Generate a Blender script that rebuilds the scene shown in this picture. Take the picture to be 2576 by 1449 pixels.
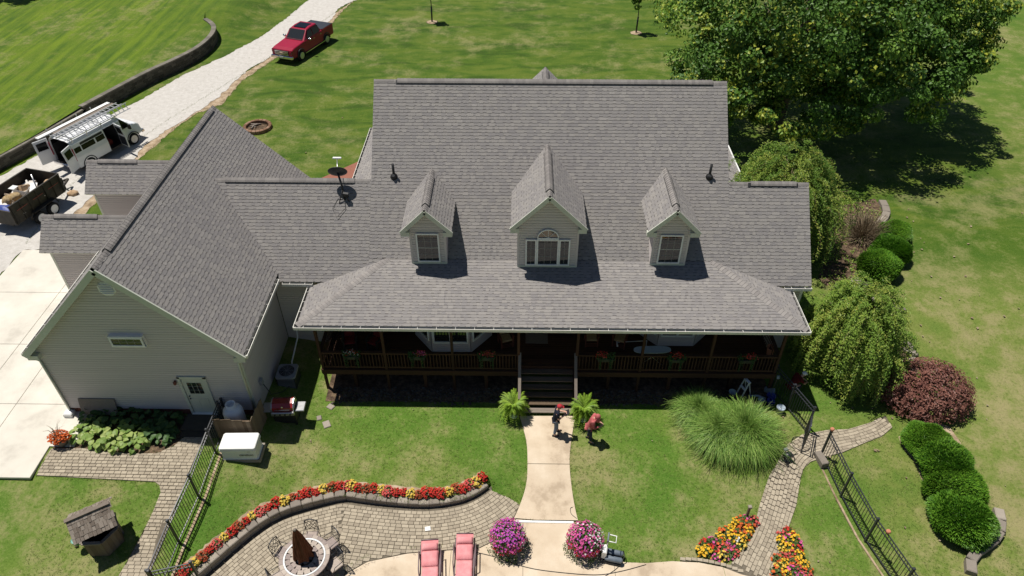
import bpy, bmesh, math, random
from mathutils import Vector, Matrix, Euler
from mathutils.geometry import delaunay_2d_cdt
R = math.radians
random.seed(7)
for o in list(bpy.data.objects): bpy.data.objects.remove(o)
scene = bpy.context.scene
COL = scene.collection

# ------------------------------------------------------------------ camera, sky, sun, exposure
CAM_H, CAM_PITCH, CAM_YAW, CAM_F = 22.5, R(40.0), R(0.8), 1800.0 / 2576.0
cd = bpy.data.cameras.new('camera'); cam = bpy.data.objects.new('camera', cd); COL.objects.link(cam)
cam.location = (0, 0, CAM_H); cam.rotation_euler = (R(90) - CAM_PITCH, 0, CAM_YAW)
cd.sensor_width = 36; cd.lens = 36 * CAM_F; cd.clip_start = 0.5; cd.clip_end = 3000
scene.camera = cam
SUN_TO = Vector((-0.30, 0.17, 1.0)).normalized()
world = bpy.data.worlds.new('World'); scene.world = world; world.use_nodes = True
wn = world.node_tree.nodes; wl = world.node_tree.links
sky = wn.new('ShaderNodeTexSky'); sky.sky_type = 'NISHITA'; sky.sun_disc = False
sky.sun_elevation = math.asin(SUN_TO.z); sky.sun_rotation = math.atan2(SUN_TO.x, SUN_TO.y)
sky.altitude = 150; sky.air_density = 0.85; sky.dust_density = 0.2
bg = wn['Background']; bg.inputs['Strength'].default_value = 0.05; wl.new(sky.outputs[0], bg.inputs['Color'])
sl = bpy.data.lights.new('sun', 'SUN'); sl.energy = 5.0; sl.angle = R(0.53); sl.color = (1.0, 0.955, 0.88)
so = bpy.data.objects.new('sun', sl); COL.objects.link(so)
so.rotation_euler = (-SUN_TO).to_track_quat('-Z', 'Y').to_euler(); so.location = SUN_TO * 60
vs = scene.view_settings; vs.view_transform = 'Standard'; vs.look = 'None'; vs.gamma = 1; vs.exposure = 0.12
scene.render.engine = 'CYCLES'
scene.cycles.max_bounces = 6; scene.cycles.transparent_max_bounces = 6

# ------------------------------------------------------------------ survey helpers (plan positions of things on the ground)
def S(a, b, t):
    t = min(1, max(0, (t - a) / (b - a))); return t * t * (3 - 2 * t)
PATIO_Z = -1.05
def zg(x, y):                                   # terrain height
    z = -0.7 * S(-11.5, -8, x) * (1 - S(21, 27, y))
    z -= 0.55 * (1 - S(12.5, 16.8, y)) * (1 - S(-10.4, -6.5, x)) * S(-24, -17.5, x)
    z -= 0.35 * (1 - S(14.8, 17.8, y)) * S(-3.5, .5, x)
    z += 0.92 * S(57.5, 63.5, y) * (1 - S(-26.2, -22.3, x - max(0, y - 62) * .18))
    return z
_cp, _sp, _cy, _sy = math.cos(CAM_PITCH), math.sin(CAM_PITCH), math.cos(CAM_YAW), math.sin(CAM_YAW)
_fw = Vector((-_sy * _cp, _cy * _cp, -_sp)); _rt = Vector((_cy, _sy, 0)); _up = _rt.cross(_fw)
def pt(u, v, z=0.0):                            # survey point at height z
    r = _fw + _rt * ((u - 1288) / 1800) - _up * ((v - 724.5) / 1800)
    return Vector((0, 0, CAM_H)) + r * ((z - CAM_H) / r.z)
def gp(u, v):
    z = 0
    for i in range(10):
        p = pt(u, v, z); z = zg(p.x, p.y)
    return pt(u, v, z)
def ty(u, v, y):                                # survey point on the vertical plane y
    r = _fw + _rt * ((u - 1288) / 1800) - _up * ((v - 724.5) / 1800)
    return Vector((0, 0, CAM_H)) + r * (y / r.y)
def q(ox, oy):                                  # survey tile -> sheet coordinates
    return lambda x, y: ((ox + x / 2.68333) * .894444, (oy + y / 2.68333) * .894444)
TA, TB, TC, TD, TE, TF = q(0, 0), q(0, 540), q(0, 1080), q(960, 1080), q(1920, 1080), q(1920, 540)

# ------------------------------------------------------------------ object helpers
def link(o, parent=None):
    COL.objects.link(o)
    if parent is not None: o.parent = parent
    return o
def empty(name, loc=(0, 0, 0), rz=0, parent=None):
    o = bpy.data.objects.new(name, None); o.location = loc; o.rotation_euler = (0, 0, rz); o.empty_display_size = .2
    return link(o, parent)
def tag(o, label=None, cat=None, group=None, kind=None):
    if label: o['label'] = label
    if cat: o['category'] = cat
    if group: o['group'] = group
    if kind: o['kind'] = kind
    return o
def thing(name, label, cat, loc=(0, 0, 0), rz=0, group=None):
    return tag(empty(name, loc, rz), label, cat, group, 'thing')
def copy_tree(o, parent=None):
    c = o.copy(); COL.objects.link(c); c.parent = parent
    for ch in [k for k in bpy.data.objects if k.parent == o]: copy_tree(ch, c)
    return c
def inst(src, parent, loc, rot=None, scale=None, name=None):
    o = bpy.data.objects.new(name or src.name.split('.')[0], src.data); o.location = loc
    if rot is not None: o.rotation_euler = rot
    if scale is not None: o.scale = scale
    return link(o, parent)
def mesh_obj(name, me, parent=None, M=None):
    o = bpy.data.objects.new(name, me)
    if M is not None: o.matrix_local = M
    return link(o, parent)

class MB:
    def __init__(s): s.v = []; s.f = []; s.t = []; s.m = []; s.sm = []; s.cur = 0
    def quad(s, pts, tint=0.5, smooth=False):
        n = len(s.v); s.v += [tuple(p) for p in pts]; s.f.append(tuple(range(n, n + len(pts)))); s.t.append(tint); s.m.append(s.cur); s.sm.append(smooth); return s
    def poly(s, vs, fs, tint=0.5, smooth=False):
        n = len(s.v); s.v += [tuple(p) for p in vs]
        for f in fs: s.f.append(tuple(i + n for i in f)); s.t.append(tint); s.m.append(s.cur); s.sm.append(smooth)
        return s
    def box(s, c, d, rz=0, M=None, tint=.5, taper=1.0, bev=0.0):
        x, y, z = d[0] / 2, d[1] / 2, d[2] / 2
        if bev:
            b = min(bev, x * .45, y * .45, z * .9)
            vs = []
            for zz, i in ((-z, 0), (z - b, 0), (z, b)):
                vs += [(-x + i, -y + i, zz), (x - i, -y + i, zz), (x - i, y - i, zz), (-x + i, y - i, zz)]
            fs = [(3, 2, 1, 0), (8, 9, 10, 11)]
            for k in (0, 4):
                for i in range(4): j = (i + 1) % 4; fs.append((k + i, k + j, k + 4 + j, k + 4 + i))
        else:
            t = taper
            vs = [(-x, -y, -z), (x, -y, -z), (x, y, -z), (-x, y, -z), (-x * t, -y * t, z), (x * t, -y * t, z), (x * t, y * t, z), (-x * t, y * t, z)]
            fs = [(3, 2, 1, 0), (4, 5, 6, 7), (0, 1, 5, 4), (1, 2, 6, 5), (2, 3, 7, 6), (3, 0, 4, 7)]
        T = Matrix.Translation(c) @ (M.to_4x4() if M is not None else Matrix.Rotation(rz, 4, 'Z'))
        return s.poly([T @ Vector(p) for p in vs], fs, tint)
    def bar(s, p, q_, w, h=None, up=(0, 0, 1), tint=.5):
        p = Vector(p); q_ = Vector(q_); h = h or w; d = (q_ - p); L = d.length
        if L < 1e-6: return s
        d.normalize(); up = Vector(up)
        if abs(d.dot(up)) > .98: up = Vector((0, 1, 0))
        r = d.cross(up).normalized(); u = r.cross(d)
        vs = []
        for e in (p, q_):
            for a, b in ((-1, -1), (1, -1), (1, 1), (-1, 1)): vs.append(e + r * (a * w / 2) + u * (b * h / 2))
        return s.poly(vs, [(0, 1, 2, 3), (7, 6, 5, 4), (0, 4, 5, 1), (1, 5, 6, 2), (2, 6, 7, 3), (3, 7, 4, 0)], tint)
    def tube(s, pts, r, n=6, tint=.5, caps=True, closed=False):
        pts = [Vector(p) for p in pts]; m = len(pts); rs = r if isinstance(r, (list, tuple)) else [r] * m
        base = len(s.v); prev = None
        for i, p in enumerate(pts):
            a = pts[(i - 1) % m] if (closed or i > 0) else p; b = pts[(i + 1) % m] if (closed or i < m - 1) else p
            d = (b - a).normalized()
            x = d.orthogonal().normalized() if prev is None else (prev - d * prev.dot(d)).normalized()
            prev = x; y = d.cross(x)
            for k in range(n): t = 2 * math.pi * k / n; s.v.append(tuple(p + (x * math.cos(t) + y * math.sin(t)) * rs[i]))
        for i in range(m if closed else m - 1):
            j = (i + 1) % m
            for k in range(n): l = (k + 1) % n; s.f.append((base + i * n + k, base + i * n + l, base + j * n + l, base + j * n + k)); s.t.append(tint); s.m.append(s.cur); s.sm.append(True)
        if caps and not closed:
            s.f.append(tuple(base + k for k in reversed(range(n)))); s.t.append(tint); s.m.append(s.cur); s.sm.append(False)
            s.f.append(tuple(base + (m - 1) * n + k for k in range(n))); s.t.append(tint); s.m.append(s.cur); s.sm.append(False)
        return s
    def lathe(s, prof, c=(0, 0, 0), n=16, M=None, tint=.5, smooth=True, jit=0):
        T = Matrix.Translation(c) @ (M.to_4x4() if M is not None else Matrix())
        base = len(s.v); c_ = len(prof)
        for r, z in prof:
            for k in range(n):
                t = 2 * math.pi * k / n; rr = r * (1 + random.uniform(-jit, jit)); s.v.append(tuple(T @ Vector((rr * math.cos(t), rr * math.sin(t), z))))
        for i in range(c_ - 1):
            for k in range(n): l = (k + 1) % n; s.f.append((base + i * n + k, base + i * n + l, base + (i + 1) * n + l, base + (i + 1) * n + k)); s.t.append(tint); s.m.append(s.cur); s.sm.append(smooth)
        for i, rev in ((0, True), (c_ - 1, False)):
            if prof[i][0] > 1e-4:
                f = [base + i * n + k for k in range(n)]; s.f.append(tuple(reversed(f) if rev else f)); s.t.append(tint); s.m.append(s.cur); s.sm.append(False)
        return s
    def prism(s, poly, z0, z1, tint=.5, M=None):
        n = len(poly); vs = [(p[0], p[1], z0) for p in poly] + [(p[0], p[1], z1) for p in poly]
        fs = [tuple(reversed(range(n))), tuple(range(n, 2 * n))] + [(i, (i + 1) % n, n + (i + 1) % n, n + i) for i in range(n)]
        if M is not None: vs = [M @ Vector(v) for v in vs]
        return s.poly(vs, fs, tint)
    def slab(s, pts, t, n=None, tint=.5):         # planar 3d polygon thickened downwards along its normal
        pts = [Vector(p) for p in pts]
        if n is None: n = (pts[1] - pts[0]).cross(pts[2] - pts[0]).normalized()
        k = len(pts); vs = pts + [p - n * t for p in pts]
        return s.poly(vs, [tuple(range(k)), tuple(reversed(range(k, 2 * k)))] + [(i, i + k, (i + 1) % k + k, (i + 1) % k) for i in range(k)], tint)
    def loft(s, secs, tint=.5, smooth=False, caps=True):
        base = len(s.v); n = len(secs[0])
        for sec in secs: s.v += [tuple(p) for p in sec]
        for i in range(len(secs) - 1):
            for k in range(n): l = (k + 1) % n; s.f.append((base + i * n + k, base + i * n + l, base + (i + 1) * n + l, base + (i + 1) * n + k)); s.t.append(tint); s.m.append(s.cur); s.sm.append(smooth)
        if caps:
            s.f.append(tuple(base + k for k in reversed(range(n)))); s.t.append(tint); s.m.append(s.cur); s.sm.append(False)
            s.f.append(tuple(base + (len(secs) - 1) * n + k for k in range(n))); s.t.append(tint); s.m.append(s.cur); s.sm.append(False)
        return s
    def ball(s, c, r, n=10, m=6, tint=.5, M=None, jit=0):
        r = r if isinstance(r, (tuple, list)) else (r, r, r)
        base = len(s.v); T = Matrix.Translation(c) @ (M.to_4x4() if M is not None else Matrix())
        for i in range(m + 1):
            a = math.pi * i / m
            for k in range(n):
                t = 2 * math.pi * k / n; w = 1 + random.uniform(-jit, jit)
                s.v.append(tuple(T @ Vector((r[0] * math.sin(a) * math.cos(t) * w, r[1] * math.sin(a) * math.sin(t) * w, r[2] * math.cos(a) * w))))
        for i in range(m):
            for k in range(n): l = (k + 1) % n; s.f.append((base + i * n + k, base + (i + 1) * n + k, base + (i + 1) * n + l, base + i * n + l)); s.t.append(tint); s.m.append(s.cur); s.sm.append(True)
        return s
    def mesh(s, name, mats):
        me = bpy.data.meshes.new(name); me.from_pydata(s.v, [], s.f)
        mats = mats if isinstance(mats, (list, tuple)) else [mats]
        for m in mats: me.materials.append(m)
        me.polygons.foreach_set('material_index', s.m); me.polygons.foreach_set('use_smooth', s.sm)
        a = me.attributes.new('tint', 'FLOAT', 'FACE'); a.data.foreach_set('value', s.t)
        me.update(); return me
    def build(s, name, mats, parent=None, M=None): return mesh_obj(name, s.mesh(name, mats), parent, M)

# ------------------------------------------------------------------ materials
def lin(c):
    if isinstance(c, str):
        c = [int(c[i:i + 2], 16) / 255 for i in (0, 2, 4)]; c = [x / 12.92 if x <= .04045 else ((x + .055) / 1.055) ** 2.4 for x in c]
    return (*c[:3], 1)
def pm(name, cols, scale=6.0, rough=.7, bump=0.0, bscale=None, metal=0.0, world_co=False, tint=True, spec=.5, detail=6.0, stretch=None, trans=0.0, coat=0.0, contrast=.16):
    """procedural surface: colours spread by noise and by each piece's own random shade"""
    m = bpy.data.materials.new(name); m.use_nodes = True; nt = m.node_tree; N = nt.nodes; L = nt.links
    b = N['Principled BSDF']; b.inputs['Roughness'].default_value = rough; b.inputs['Metallic'].default_value = metal
    b.inputs['Specular IOR Level'].default_value = spec; b.inputs['Coat Weight'].default_value = coat
    if world_co: co = N.new('ShaderNodeNewGeometry').outputs['Position']
    else: co = N.new('ShaderNodeTexCoord').outputs['Object']
    if stretch:
        mp = N.new('ShaderNodeMapping'); mp.inputs['Scale'].default_value = stretch; L.new(co, mp.inputs['Vector']); co = mp.outputs[0]
    nz = N.new('ShaderNodeTexNoise'); nz.inputs['Scale'].default_value = scale; nz.inputs['Detail'].default_value = detail; nz.inputs['Roughness'].default_value = .65 if detail < 10 else .85
    L.new(co, nz.inputs['Vector']); fac = nz.outputs['Fac']
    if tint:
        at = N.new('ShaderNodeAttribute'); at.attribute_name = 'tint'; oi = N.new('ShaderNodeObjectInfo')
        ad = N.new('ShaderNodeMath'); ad.operation = 'ADD'; L.new(at.outputs['Fac'], ad.inputs[0]); L.new(oi.outputs['Random'], ad.inputs[1])
        fr = N.new('ShaderNodeMath'); fr.operation = 'FRACT'; L.new(ad.outputs[0], fr.inputs[0])
        mx = N.new('ShaderNodeMath'); mx.operation = 'MULTIPLY_ADD'; mx.inputs[1].default_value = .75
        sc = N.new('ShaderNodeMath'); sc.operation = 'MULTIPLY_ADD'; sc.inputs[1].default_value = .5; sc.inputs[2].default_value = -.12
        L.new(fac, sc.inputs[0]); L.new(fr.outputs[0], mx.inputs[0]); L.new(sc.outputs[0], mx.inputs[2]); fac = mx.outputs[0]
        lo, hi = 0.05, .95
    else: lo, hi = .5 - contrast, .5 + contrast
    rp = N.new('ShaderNodeValToRGB'); L.new(fac, rp.inputs['Fac'])
    el = rp.color_ramp.elements; k = len(cols)
    if k == 1: cols = [cols[0], cols[0]]; k = 2
    el[0].position = lo; el[0].color = lin(cols[0]); el[1].position = hi; el[1].color = lin(cols[-1])
    for i in range(1, k - 1): e = el.new(lo + (hi - lo) * i / (k - 1)); e.color = lin(cols[i])
    L.new(rp.outputs['Color'], b.inputs['Base Color'])
    if bump:
        n2 = N.new('ShaderNodeTexNoise'); n2.inputs['Scale'].default_value = bscale or scale * 4; n2.inputs['Detail'].default_value = 4; L.new(co, n2.inputs['Vector'])
        bp = N.new('ShaderNodeBump'); bp.inputs['Strength'].default_value = bump; bp.inputs['Distance'].default_value = .03; L.new(n2.outputs['Fac'], bp.inputs['Height']); L.new(bp.outputs[0], b.inputs['Normal'])
    if trans:
        tr = N.new('ShaderNodeBsdfTranslucent'); L.new(rp.outputs['Color'], tr.inputs['Color'])
        ms = N.new('ShaderNodeMixShader'); ms.inputs[0].default_value = trans; L.new(b.outputs[0], ms.inputs[1]); L.new(tr.outputs[0], ms.inputs[2]); L.new(ms.outputs[0], N['Material Output'].inputs['Surface'])
    return m
def glass(name, col=(.015, .018, .02), rough=.03, spec=.8):
    m = bpy.data.materials.new(name); m.use_nodes = True; b = m.node_tree.nodes['Principled BSDF']
    b.inputs['Base Color'].default_value = (*col, 1); b.inputs['Roughness'].default_value = rough; b.inputs['Specular IOR Level'].default_value = spec
    return m

def lawn_material():
    m = bpy.data.materials.new('lawn_grass'); m.use_nodes = True; nt = m.node_tree; N = nt.nodes; L = nt.links
    b = N['Principled BSDF']; b.inputs['Roughness'].default_value = .85; b.inputs['Specular IOR Level'].default_value = .15
    pos = N.new('ShaderNodeNewGeometry').outputs['Position']; sep = N.new('ShaderNodeSeparateXYZ'); L.new(pos, sep.inputs[0])
    def noise(scale, detail=5, rough=.6, vec=None, dist=0):
        n = N.new('ShaderNodeTexNoise'); n.inputs['Scale'].default_value = scale; n.inputs['Detail'].default_value = detail; n.inputs['Roughness'].default_value = rough; n.inputs['Distortion'].default_value = dist
        L.new(vec if vec is not None else pos, n.inputs['Vector']); return n.outputs['Fac']
    def rng(v, a, b_, c=0, d=1):
        n = N.new('ShaderNodeMapRange'); n.interpolation_type = 'SMOOTHSTEP'
        for i, x in enumerate((a, b_, c, d)): n.inputs[i + 1].default_value = x
        L.new(v, n.inputs[0]); return n.outputs[0]
    def math_(op, a, b_):
        n = N.new('ShaderNodeMath'); n.operation = op
        for i, x in enumerate((a, b_)):
            if isinstance(x, (int, float)): n.inputs[i].default_value = x
            else: L.new(x, n.inputs[i])
        return n.outputs[0]
    def mix(f, a, b_, bt='MIX'):
        n = N.new('ShaderNodeMix'); n.data_type = 'RGBA'; n.blend_type = bt
        if isinstance(f, (int, float)): n.inputs[0].default_value = f
        else: L.new(f, n.inputs[0])
        for i, x in ((6, a), (7, b_)):
            if isinstance(x, tuple): n.inputs[i].default_value = (*x, 1)
            else: L.new(x, n.inputs[i])
        return n.outputs[2]
    mp = N.new('ShaderNodeMapping'); mp.inputs['Rotation'].default_value = (0, 0, R(62)); mp.inputs['Scale'].default_value = (1.5, .13, 1); L.new(pos, mp.inputs['Vector'])
    streak = noise(1.1, 4, .6, mp.outputs[0], .6)
    mp2 = N.new('ShaderNodeMapping'); mp2.inputs['Rotation'].default_value = (0, 0, R(4)); mp2.inputs['Scale'].default_value = (.28, .8, 1); L.new(pos, mp2.inputs['Vector'])
    streak2 = noise(.9, 4, .6, mp2.outputs[0], .8)
    big = noise(.16, 4, .55); mid = noise(.9, 5, .65); fine = noise(6, 6, .8); vfine = noise(15, 5, .85)
    # how dry the sward is in each part of the garden (real, browned turf)
    front = math_('MULTIPLY', rng(sep.outputs[1], 21, 25, 1, 0), 1.0)
    right = math_('MULTIPLY', rng(sep.outputs[0], 11.5, 15), rng(sep.outputs[1], 36, 54, 1, .25))
    back = math_('MULTIPLY', rng(sep.outputs[1], 30, 34), rng(sep.outputs[0], -30, -22))
    dry_bias = math_('ADD', math_('ADD', math_('MULTIPLY', front, .045), math_('MULTIPLY', right, .02)), math_('MULTIPLY', back, .02))
    farleft = rng(sep.outputs[0], -32, -21, 1, 0); farback = rng(sep.outputs[1], 25, 31)
    far = math_('MAXIMUM', farleft, math_('MULTIPLY', farback, rng(sep.outputs[0], 26, 34, 1, .35)))
    g = mix(rng(mid, .3, .7), LAWN_A, LAWN_B)
    g = mix(rng(big, .36, .64, 0, .75), g, LAWN_C)
    gb = mix(rng(mid, .3, .7), LAWN_F, LAWN_G)
    gb = mix(math_('MULTIPLY', farleft, rng(streak, .30, .74, 0, .8)), gb, LAWN_D)
    gb = mix(math_('MULTIPLY', farleft, rng(streak, .46, .26, 0, .35)), gb, (.04, .09, .005))
    gb = mix(math_('MULTIPLY', farleft, rng(mid, .5, .72, 0, .5)), gb, (.10, .13, .012))
    gb = mix(math_('MULTIPLY', math_('MULTIPLY', back, rng(streak2, .42, .68)), .75), gb, LAWN_E)
    gb = mix(math_('MULTIPLY', math_('MULTIPLY', back, rng(streak2, .5, .32)), .5), gb, (.022, .045, .005))
    g = mix(math_('MULTIPLY', right, rng(mid, .3, .62, .35, .95)), g, (.16, .19, .044))
    g = mix(far, g, gb)
    v = math_('ADD', math_('ADD', math_('MULTIPLY', big, .5), math_('MULTIPLY', mid, .5)), math_('MULTIPLY', fine, .35))
    dry = math_('MULTIPLY', rng(math_('ADD', v, dry_bias), .67, .88), .8)
    dry = math_('MULTIPLY', dry, rng(far, 0, 1, 1, .65))
    g = mix(dry, g, LAWN_DRY)
    near = rng(sep.outputs[1], 22, 34, 1, .6)
    g = mix(math_('MULTIPLY', rng(fine, .52, .8), math_('MULTIPLY', near, .5)), g, (.20, .235, .07))
    g = mix(rng(fine, .47, .25, 0, .6), g, (.022, .055, .006))
    g = mix(math_('MULTIPLY', rng(vfine, .51, .72), math_('MULTIPLY', near, .7)), g, (.24, .28, .085))
    g = mix(rng(vfine, .49, .27, 0, .75), g, (.018, .045, .006))
    L.new(g, b.inputs['Base Color'])
    h = math_('ADD', math_('MULTIPLY', fine, .5), math_('MULTIPLY', vfine, .6))
    bp = N.new('ShaderNodeBump'); bp.inputs['Strength'].default_value = .8; bp.inputs['Distance'].default_value = .05; L.new(h, bp.inputs['Height']); L.new(bp.outputs[0], b.inputs['Normal'])
    return m
LAWN_A, LAWN_B, LAWN_C, LAWN_D, LAWN_E, LAWN_F, LAWN_G, LAWN_DRY = (.062, .145, .014), (.098, .178, .022), (.145, .195, .034), (.15, .215, .011), (.115, .15, .02), (.042, .095, .007), (.07, .122, .010), (.30, .255, .13)
M_ = {}
M_['lawn'] = lawn_material()
M_['blade'] = pm('grass_blade', [(.07, .15, .018), (.12, .21, .03), (.20, .27, .06), (.33, .30, .14)], 3, .7, world_co=True, spec=.2, trans=.25)
M_['gravel'] = pm('white_gravel', [(.31, .285, .255), (.44, .415, .38), (.53, .505, .47), (.64, .615, .58)], 3.0, .9, .3, 60, world_co=True, tint=False, spec=.2, contrast=.24, detail=12)
M_['dirt'] = pm('bare_dirt', [(.2, .145, .09), (.36, .27, .18), (.46, .37, .27)], 2.2, .95, .6, 30, world_co=True, tint=False, spec=.1)
M_['soil'] = pm('garden_soil', [(.05, .035, .025), (.11, .075, .05), (.2, .14, .09)], 5, .95, .8, 30, world_co=True, tint=False, spec=.1)
M_['apron'] = pm('driveway_concrete', [(.48, .445, .385), (.57, .535, .465), (.61, .575, .50), (.66, .62, .54)], .55, .85, .15, 30, world_co=True, tint=False, spec=.2)
M_['walk'] = pm('walk_concrete', [(.40, .315, .225), (.53, .43, .315), (.57, .47, .35), (.62, .52, .40)], .8, .85, .2, 40, world_co=True, tint=False, spec=.2)
M_['paver'] = pm('paver_stone', [(.27, .228, .172), (.325, .278, .21), (.37, .318, .24), (.42, .362, .275)], 4, .9, .35, 50, world_co=True, spec=.15)
M_['sand'] = pm('joint_sand', [(.11, .094, .07), (.17, .145, .11)], 8, .95, world_co=True, tint=False, spec=.1)
M_['block'] = pm('wall_block', [(.19, .165, .14), (.27, .235, .195), (.34, .30, .25)], 7, .92, .6, 30, world_co=True, spec=.15)
M_['shadeblock'] = pm('shade_darkened_block', [(.05, .045, .037), (.085, .076, .062), (.125, .112, .092)], 5, .92, .6, 30, world_co=True, spec=.15)  # block colour darkened to carry the shade on the retaining wall face
M_['shingle'] = pm('asphalt_shingle', [(.208, .196, .194), (.234, .22, .215), (.25, .235, .226), (.266, .249, .234), (.292, .274, .26)], .35, .9, .5, 120, world_co=True, spec=.2)
M_['shingle_low'] = pm('asphalt_shingle_shadow_line', [(.095, .086, .083), (.12, .109, .104), (.145, .132, .125)], .6, .9, .5, 120, world_co=True, spec=.2)
M_['cap'] = pm('ridge_cap_shingle', [(.21, .194, .186), (.25, .231, .22), (.295, .274, .256)], 1.5, .9, .4, 100, world_co=True, spec=.2)
M_['siding'] = pm('vinyl_siding', [(.535, .485, .47), (.56, .508, .492), (.585, .532, .515)], .8, .55, 0, world_co=True, tint=True, spec=.35)
M_['trim'] = pm('aluminium_trim', [(.52, .54, .46), (.58, .6, .52)], 1.5, .5, tint=False, spec=.4)
M_['white'] = pm('white_paint', [(.72, .72, .70), (.8, .8, .78)], 3, .45, tint=False, spec=.4)
M_['gutter'] = pm('gutter_aluminium', [(.66, .64, .58), (.76, .74, .68)], 3, .4, tint=False, spec=.45)
M_['black'] = pm('black_plastic', [(.012, .012, .013), (.022, .022, .024)], 6, .55, tint=False)
M_['iron'] = pm('black_iron_paint', [(.018, .02, .026), (.035, .038, .046)], 10, .42, tint=False, spec=.55)
M_['muntin'] = pm('muntin', [(.30, .30, .27), (.36, .36, .33)], 3, .5, tint=False)
M_['glass'] = glass('window_glass', (.02, .022, .022), .04, 1.0)
M_['darkwood'] = pm('stained_deck_wood', [(.034, .015, .009), (.058, .027, .015), (.08, .038, .021)], 3, .75, .3, 30, stretch=(.4, 3, 3), spec=.25)
M_['greywood'] = pm('weathered_wood', [(.13, .105, .085), (.21, .175, .145), (.29, .25, .21)], 4, .9, .5, 40, stretch=(3, 3, .5), spec=.15)
M_['fencewood'] = pm('brown_fence_wood', [(.10, .07, .045), (.17, .125, .085), (.22, .17, .12)], 4, .9, .4, 40, stretch=(3, 3, .5), spec=.15)
M_['brick'] = pm('red_brick', [(.14, .05, .035), (.22, .085, .06), (.28, .12, .085)], 3, .9, .3, 40, spec=.15)
M_['chrome'] = pm('chrome', [(.6, .6, .62), (.7, .7, .72)], 3, .15, metal=1.0, tint=False)
M_['steel'] = pm('brushed_steel', [(.5, .5, .5), (.62, .62, .62)], 8, .35, metal=.9, tint=False)
M_['alu'] = pm('aluminium', [(.55, .55, .56), (.66, .66, .67)], 8, .45, metal=.6, tint=False)
M_['rubber'] = pm('tyre_rubber', [(.012, .012, .012), (.025, .025, .025)], 20, .85, tint=False, spec=.2)
M_['red'] = pm('red_metallic_paint', [(.27, .006, .030), (.31, .008, .036)], 2, .42, tint=False, spec=.25, coat=.25)
M_['vanwhite'] = pm('white_van_paint', [(.70, .71, .72), (.76, .77, .78)], 2, .3, tint=False, spec=.5, coat=.4)
M_['tint'] = glass('tinted_glass', (.004, .005, .006), .05, .35)
M_['bark'] = pm('tree_bark', [(.05, .038, .03), (.1, .08, .065), (.15, .125, .1)], 6, .95, .7, 25, stretch=(1, 1, .3), spec=.1)
M_['skin'] = pm('skin', [(.48, .27, .19), (.56, .33, .24)], 10, .55, tint=False)
M_['denim'] = pm('faded_denim', [(.10, .13, .18), (.2, .24, .30)], 8, .9, tint=False, spec=.15)
M_['navy'] = pm('navy_cotton', [(.010, .012, .022), (.022, .026, .042)], 8, .9, tint=False, spec=.15)
# ================================================================== GROUND
def inside(p, poly):
    x, y = p[0], p[1]; c = False; n = len(poly); j = n - 1
    for i in range(n):
        xi, yi = poly[i][0], poly[i][1]; xj, yj = poly[j][0], poly[j][1]
        if (yi > y) != (yj > y) and x < (xj - xi) * (y - yi) / (yj - yi) + xi: c = not c
        j = i
    return c
def dens(pts, step, jit=0, closed=True):
    out = []; n = len(pts)
    for i in range(n if closed else n - 1):
        a = Vector(pts[i][:2]); b = Vector(pts[(i + 1) % n][:2]); k = max(1, int((b - a).length / step))
        nrm = Vector((-(b - a).y, (b - a).x)); nrm.normalize()
        for j in range(k):
            p = a + (b - a) * (j / k)
            if jit: p += nrm * random.uniform(-jit, jit)
            out.append(p)
    if not closed: out.append(Vector(pts[-1][:2]))
    return out
def smooth_path(pts, n=8):
    P = [Vector(p[:2]) for p in pts]; out = []
    for i in range(len(P) - 1):
        p0 = P[max(0, i - 1)]; p1 = P[i]; p2 = P[i + 1]; p3 = P[min(len(P) - 1, i + 2)]
        for k in range(n):
            t = k / n
            out.append(.5 * ((2 * p1) + (p2 - p0) * t + (2 * p0 - 5 * p1 + 4 * p2 - p3) * t * t + (3 * p1 - p0 - 3 * p2 + p3) * t ** 3))
    out.append(P[-1]); return out
def resample(path, step):
    out = [path[0].copy()]; acc = 0
    for a, b in zip(path, path[1:]):
        d = (b - a).length
        while acc + d >= step:
            t = (step - acc) / d; a = a + (b - a) * t; out.append(a.copy()); d = (b - a).length; acc = 0
        acc += d
    return out
def sheet(name, poly, zf, mat, step=.6, parent=None):
    vs = [Vector((p[0], p[1])) for p in poly]; n = len(vs)
    x0 = min(p.x for p in vs); x1 = max(p.x for p in vs); y0 = min(p.y for p in vs); y1 = max(p.y for p in vs)
    pts = list(vs); y = y0 + step / 2
    while y < y1:
        x = x0 + step / 2
        while x < x1:
            if inside((x, y), vs): pts.append(Vector((x, y)))
            x += step
        y += step
    r = delaunay_2d_cdt(pts, [], [list(range(n))], 1, 1e-5)
    me = bpy.data.meshes.new(name); me.from_pydata([(p.x, p.y, zf(p.x, p.y)) for p in r[0]], [], [tuple(f) for f in r[2]])
    me.materials.append(mat); me.update(); bm = bmesh.new(); bm.from_mesh(me)
    for f in bm.faces:
        if f.normal.z < 0: f.normal_flip()
    bm.to_mesh(me); bm.free()
    return mesh_obj(name, me, parent)

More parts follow.
